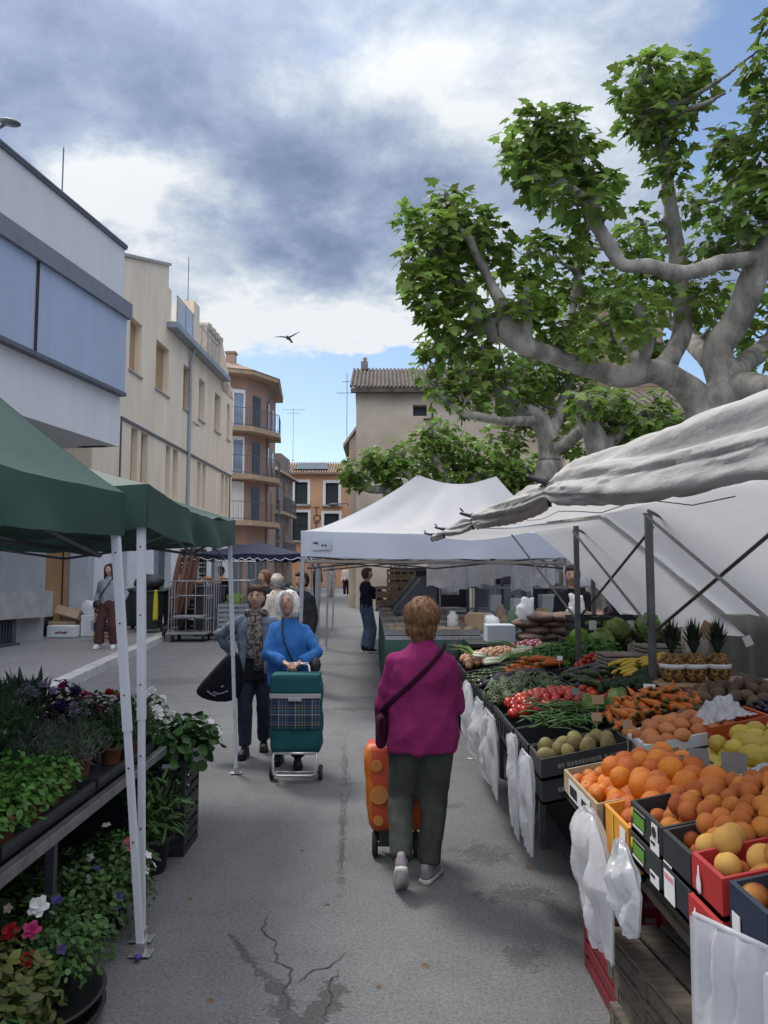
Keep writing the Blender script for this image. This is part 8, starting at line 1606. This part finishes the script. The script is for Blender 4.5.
# black crates with white labels behind the lettuces
for k in range(6):
    x = 1.98+.36*(k % 3); z = .88+.02*(k % 3)*0+.19*(k//3); c_ = stack_crate('plastic_crate', 'black crate with a white label behind the lettuces, '+('bottom row' if k < 3 else 'top row'), (x, 7.55, z+.07), (.34, .4, .185), M_CRATEB, 'black labelled crates behind the lettuces', slots=2)
    b = MB(); b.span((-.04, -.207, .06), (.03, -.204, .15)); b.build('paper_label', C_LAB, c_, world=False)
for k in range(3): stack_crate('plastic_crate', 'white slatted crate in the stack right of the lettuces', (2.75, 7.9, 1.0+.11*k), (.52, .4, .105), C_WHT, 'white crates right of the lettuces', slots=1)
t = root('crate_support', (2.4, 7.75, 0), 'low dark bench under the labelled crates', 'bench'); b = MB(); b.span((1.78, 7.35, .90), (3.05, 8.12, .948)); b.build('bench_top', M_BLACK, t); b = MB()
for x in (1.85, 2.95):
    for y in (7.4, 8.05): b.span((x-.02, y-.02, 0), (x+.02, y+.02, .899))
b.build('bench_frame', M_FRAME, t)
b = MB(); b.ball((2.95, 8.6, 1.35), (.5, .3, .26), 14, 10, fn=lambda p: p*(1+.25*nz(p, 2.5))); tag(b.build('fig_leaf_heap', F_AUB, None, True), 'dark heaped goods behind the white crates', 'goods')
# a dark waste skip and hedge behind the stall, and the stall's black end cloth
t = root('waste_container', (5.0, 9.0, 0), 'large dark green waste container behind the big tree', 'container'); b = MB(); b.span((3.75, 8.2, .15), (6.4, 9.5, 1.5)); b.build('container_body', mat('container_green', (.022, .036, .032), .6, .25, 3), t, bevel=.04); b = MB(); b.grid(lambda u, v: Vector((3.7+2.75*u, 8.15+1.4*v, 1.5+.22*math.sin(PI*v))), 6, 10); b.build('lid', mat('container_lid', (.03, .034, .036), .6, .2), t, True)
for x in (4.0, 6.1): b = MB(); b.lathe([(.03, -.04), (.15, -.04), (.15, .04), (.03, .04)], (x, 8.4, .15), 14, ax=(1, 0, 0)); b.build('wheel', M_TYRE, t, True)
for k, (x, y, r_) in enumerate(((6.5, 13, 1.0), (8.0, 13.5, 1.2), (9.8, 14, 1.2), (5.4, 15.5, 1.0), (4.6, 18.5, 1.1))):
    t = root('shrub', (x, y, gz(y)), 'rounded green shrub in the square behind the stalls', 'shrub', 'shrubs in the square'); b = MB(); foliage(b, (x, y, gz(y)+.1), r_, 1.5, 700, .16, OVAL, low=.3); b.build('foliage', L_MID, t); b = MB(); b.tube([(x, y, gz(y)), (x, y, gz(y)+.9)], [.06, .03], 8); b.build('stem', M_BARK, t)
b = MB(); b.grid(lambda u, v: Vector((.80+.03*math.sin(u*14), 8.42+.5*u, .98-.90*v+.04*math.sin(u*9)*v)), 12, 14); tag(b.build('black_cloth_cover', MC['black_cloth'], None, True, solid=.01), 'black cloth draped over the far end of the produce stall', 'cloth')
# gull
g_ = W(288, 338, 26); t = root('gull', g_, 'grey gull gliding with spread wings in front of the clouds', 'bird'); M_GULL = mat('gull_grey', (.10, .11, .13), .8, .3, 14); b = MB(); b.tube([g_+Vector(p) for p in ((.10, .16, -.04), (.04, .08, -.01), (0, 0, 0), (-.01, -.10, .01), (-.02, -.17, .02))], [.012, .05, .065, .05, .012], 10)
for s, tip in ((-1, (-.46, -.02, .03)), (1, (.42, -.05, .21))):
    T_ = Vector(tip); m1 = T_*.45+Vector((0, .0, .03 if s < 0 else .0)); P = [Vector((s*.03, 0, .02)), m1, T_]; Wd_ = [.10, .075, .012]
    for side in (0, 1):
        vs_ = []; 
        for q, w_ in zip(P, Wd_): vs_ += [g_+q+Vector((0, -w_*.6, .006*side)), g_+q+Vector((0, w_, .006*side))]
        b.add(vs_, [(0, 1, 3, 2), (2, 3, 5, 4)] if side else [(2, 3, 1, 0), (4, 5, 3, 2)])
b.build('body', M_GULL, t, True); b = MB(); b.add([g_+Vector(p) for p in ((.02, .10, -.01), (.10, .10, -.02), (.15, .26, -.09), (.06, .28, -.08))], [(0, 1, 2, 3)]); b.build('tail', M_GULL, t, solid=.006)

# small litter and leaves on the road
M_LIT = mat('litter_white', (.55, .55, .54), .8, .1); M_DRY = mat('dry_leaf', (.16, .10, .045), .9, .3)
for k, (px_, py_, lf) in enumerate(((495, 668, 0), (60, 668, 0), (322, 905, 1), (428, 968, 1), (505, 745, 0), (212, 1004, 1), (560, 945, 1), (340, 700, 1), (300, 850, 1), (470, 760, 0), (120, 690, 0), (250, 960, 1), (380, 985, 1), (445, 905, 1), (185, 900, 1), (355, 655, 0), (530, 870, 1), (280, 800, 1))):
    r_ = ray(px_, py_); d = -CAMZ/r_.z*r_.y; p = Vector((r_.x/r_.y*d, d, gz(d)+.006)); b = MB()
    if lf: add_leaf(b, p, (Vector((0, 0, 1))+rv()*.25).normalized(), rv(), random.uniform(.03, .055), PLANE, .4)
    else: b.box(p, (random.uniform(.03, .07), random.uniform(.02, .05), .004), random.random()*3)
    tag(b.build('fallen_leaf' if lf else 'paper_scrap', M_DRY if lf else M_LIT), 'small dry leaf lying on the asphalt' if lf else 'small scrap of white paper lying on the road', 'leaf' if lf else 'litter', 'dry leaves on the road' if lf else 'scraps of paper on the road')
mh = Vector((-3.15, 9.3, gz(9.3))); b = MB(); b.lathe([(.33, 0), (.33, .004), (.30, .0045), (.30, .003), (.001, .003)], mh, 36); tag(b.build('manhole_cover', mat('cast_iron', (.07, .07, .072), .6, .3, 14, .5, 40, metal=.3)), 'round cast iron manhole cover in the road near the kerb', 'manhole cover')

t = root('backdrop_screen', (2.8, 5.4, 0), 'dark grey green screen added behind the pineapples, below the white tarpaulin', 'screen'); b = MB(); b.grid(lambda u, v: Vector((2.82+.03*math.sin(u*26)+.02*math.sin(u*61), 3.4+3.55*u, .02+1.42*v-.05*math.sin(PI*u*3)*v)), 60, 8); b.build('canvas', mat('grey_green_canvas', (.028, .032, .029), .9, .25, 3, .2, 20), t, True, solid=.006)  # added to keep the background behind the pineapples dark, covering the lit trunk
for y in (3.45, 5.2, 6.9): b = MB(); b.tube([(2.87, y, 0), (2.87, y, 1.5)], .018, 6); b.build('post', M_FRAME, t)
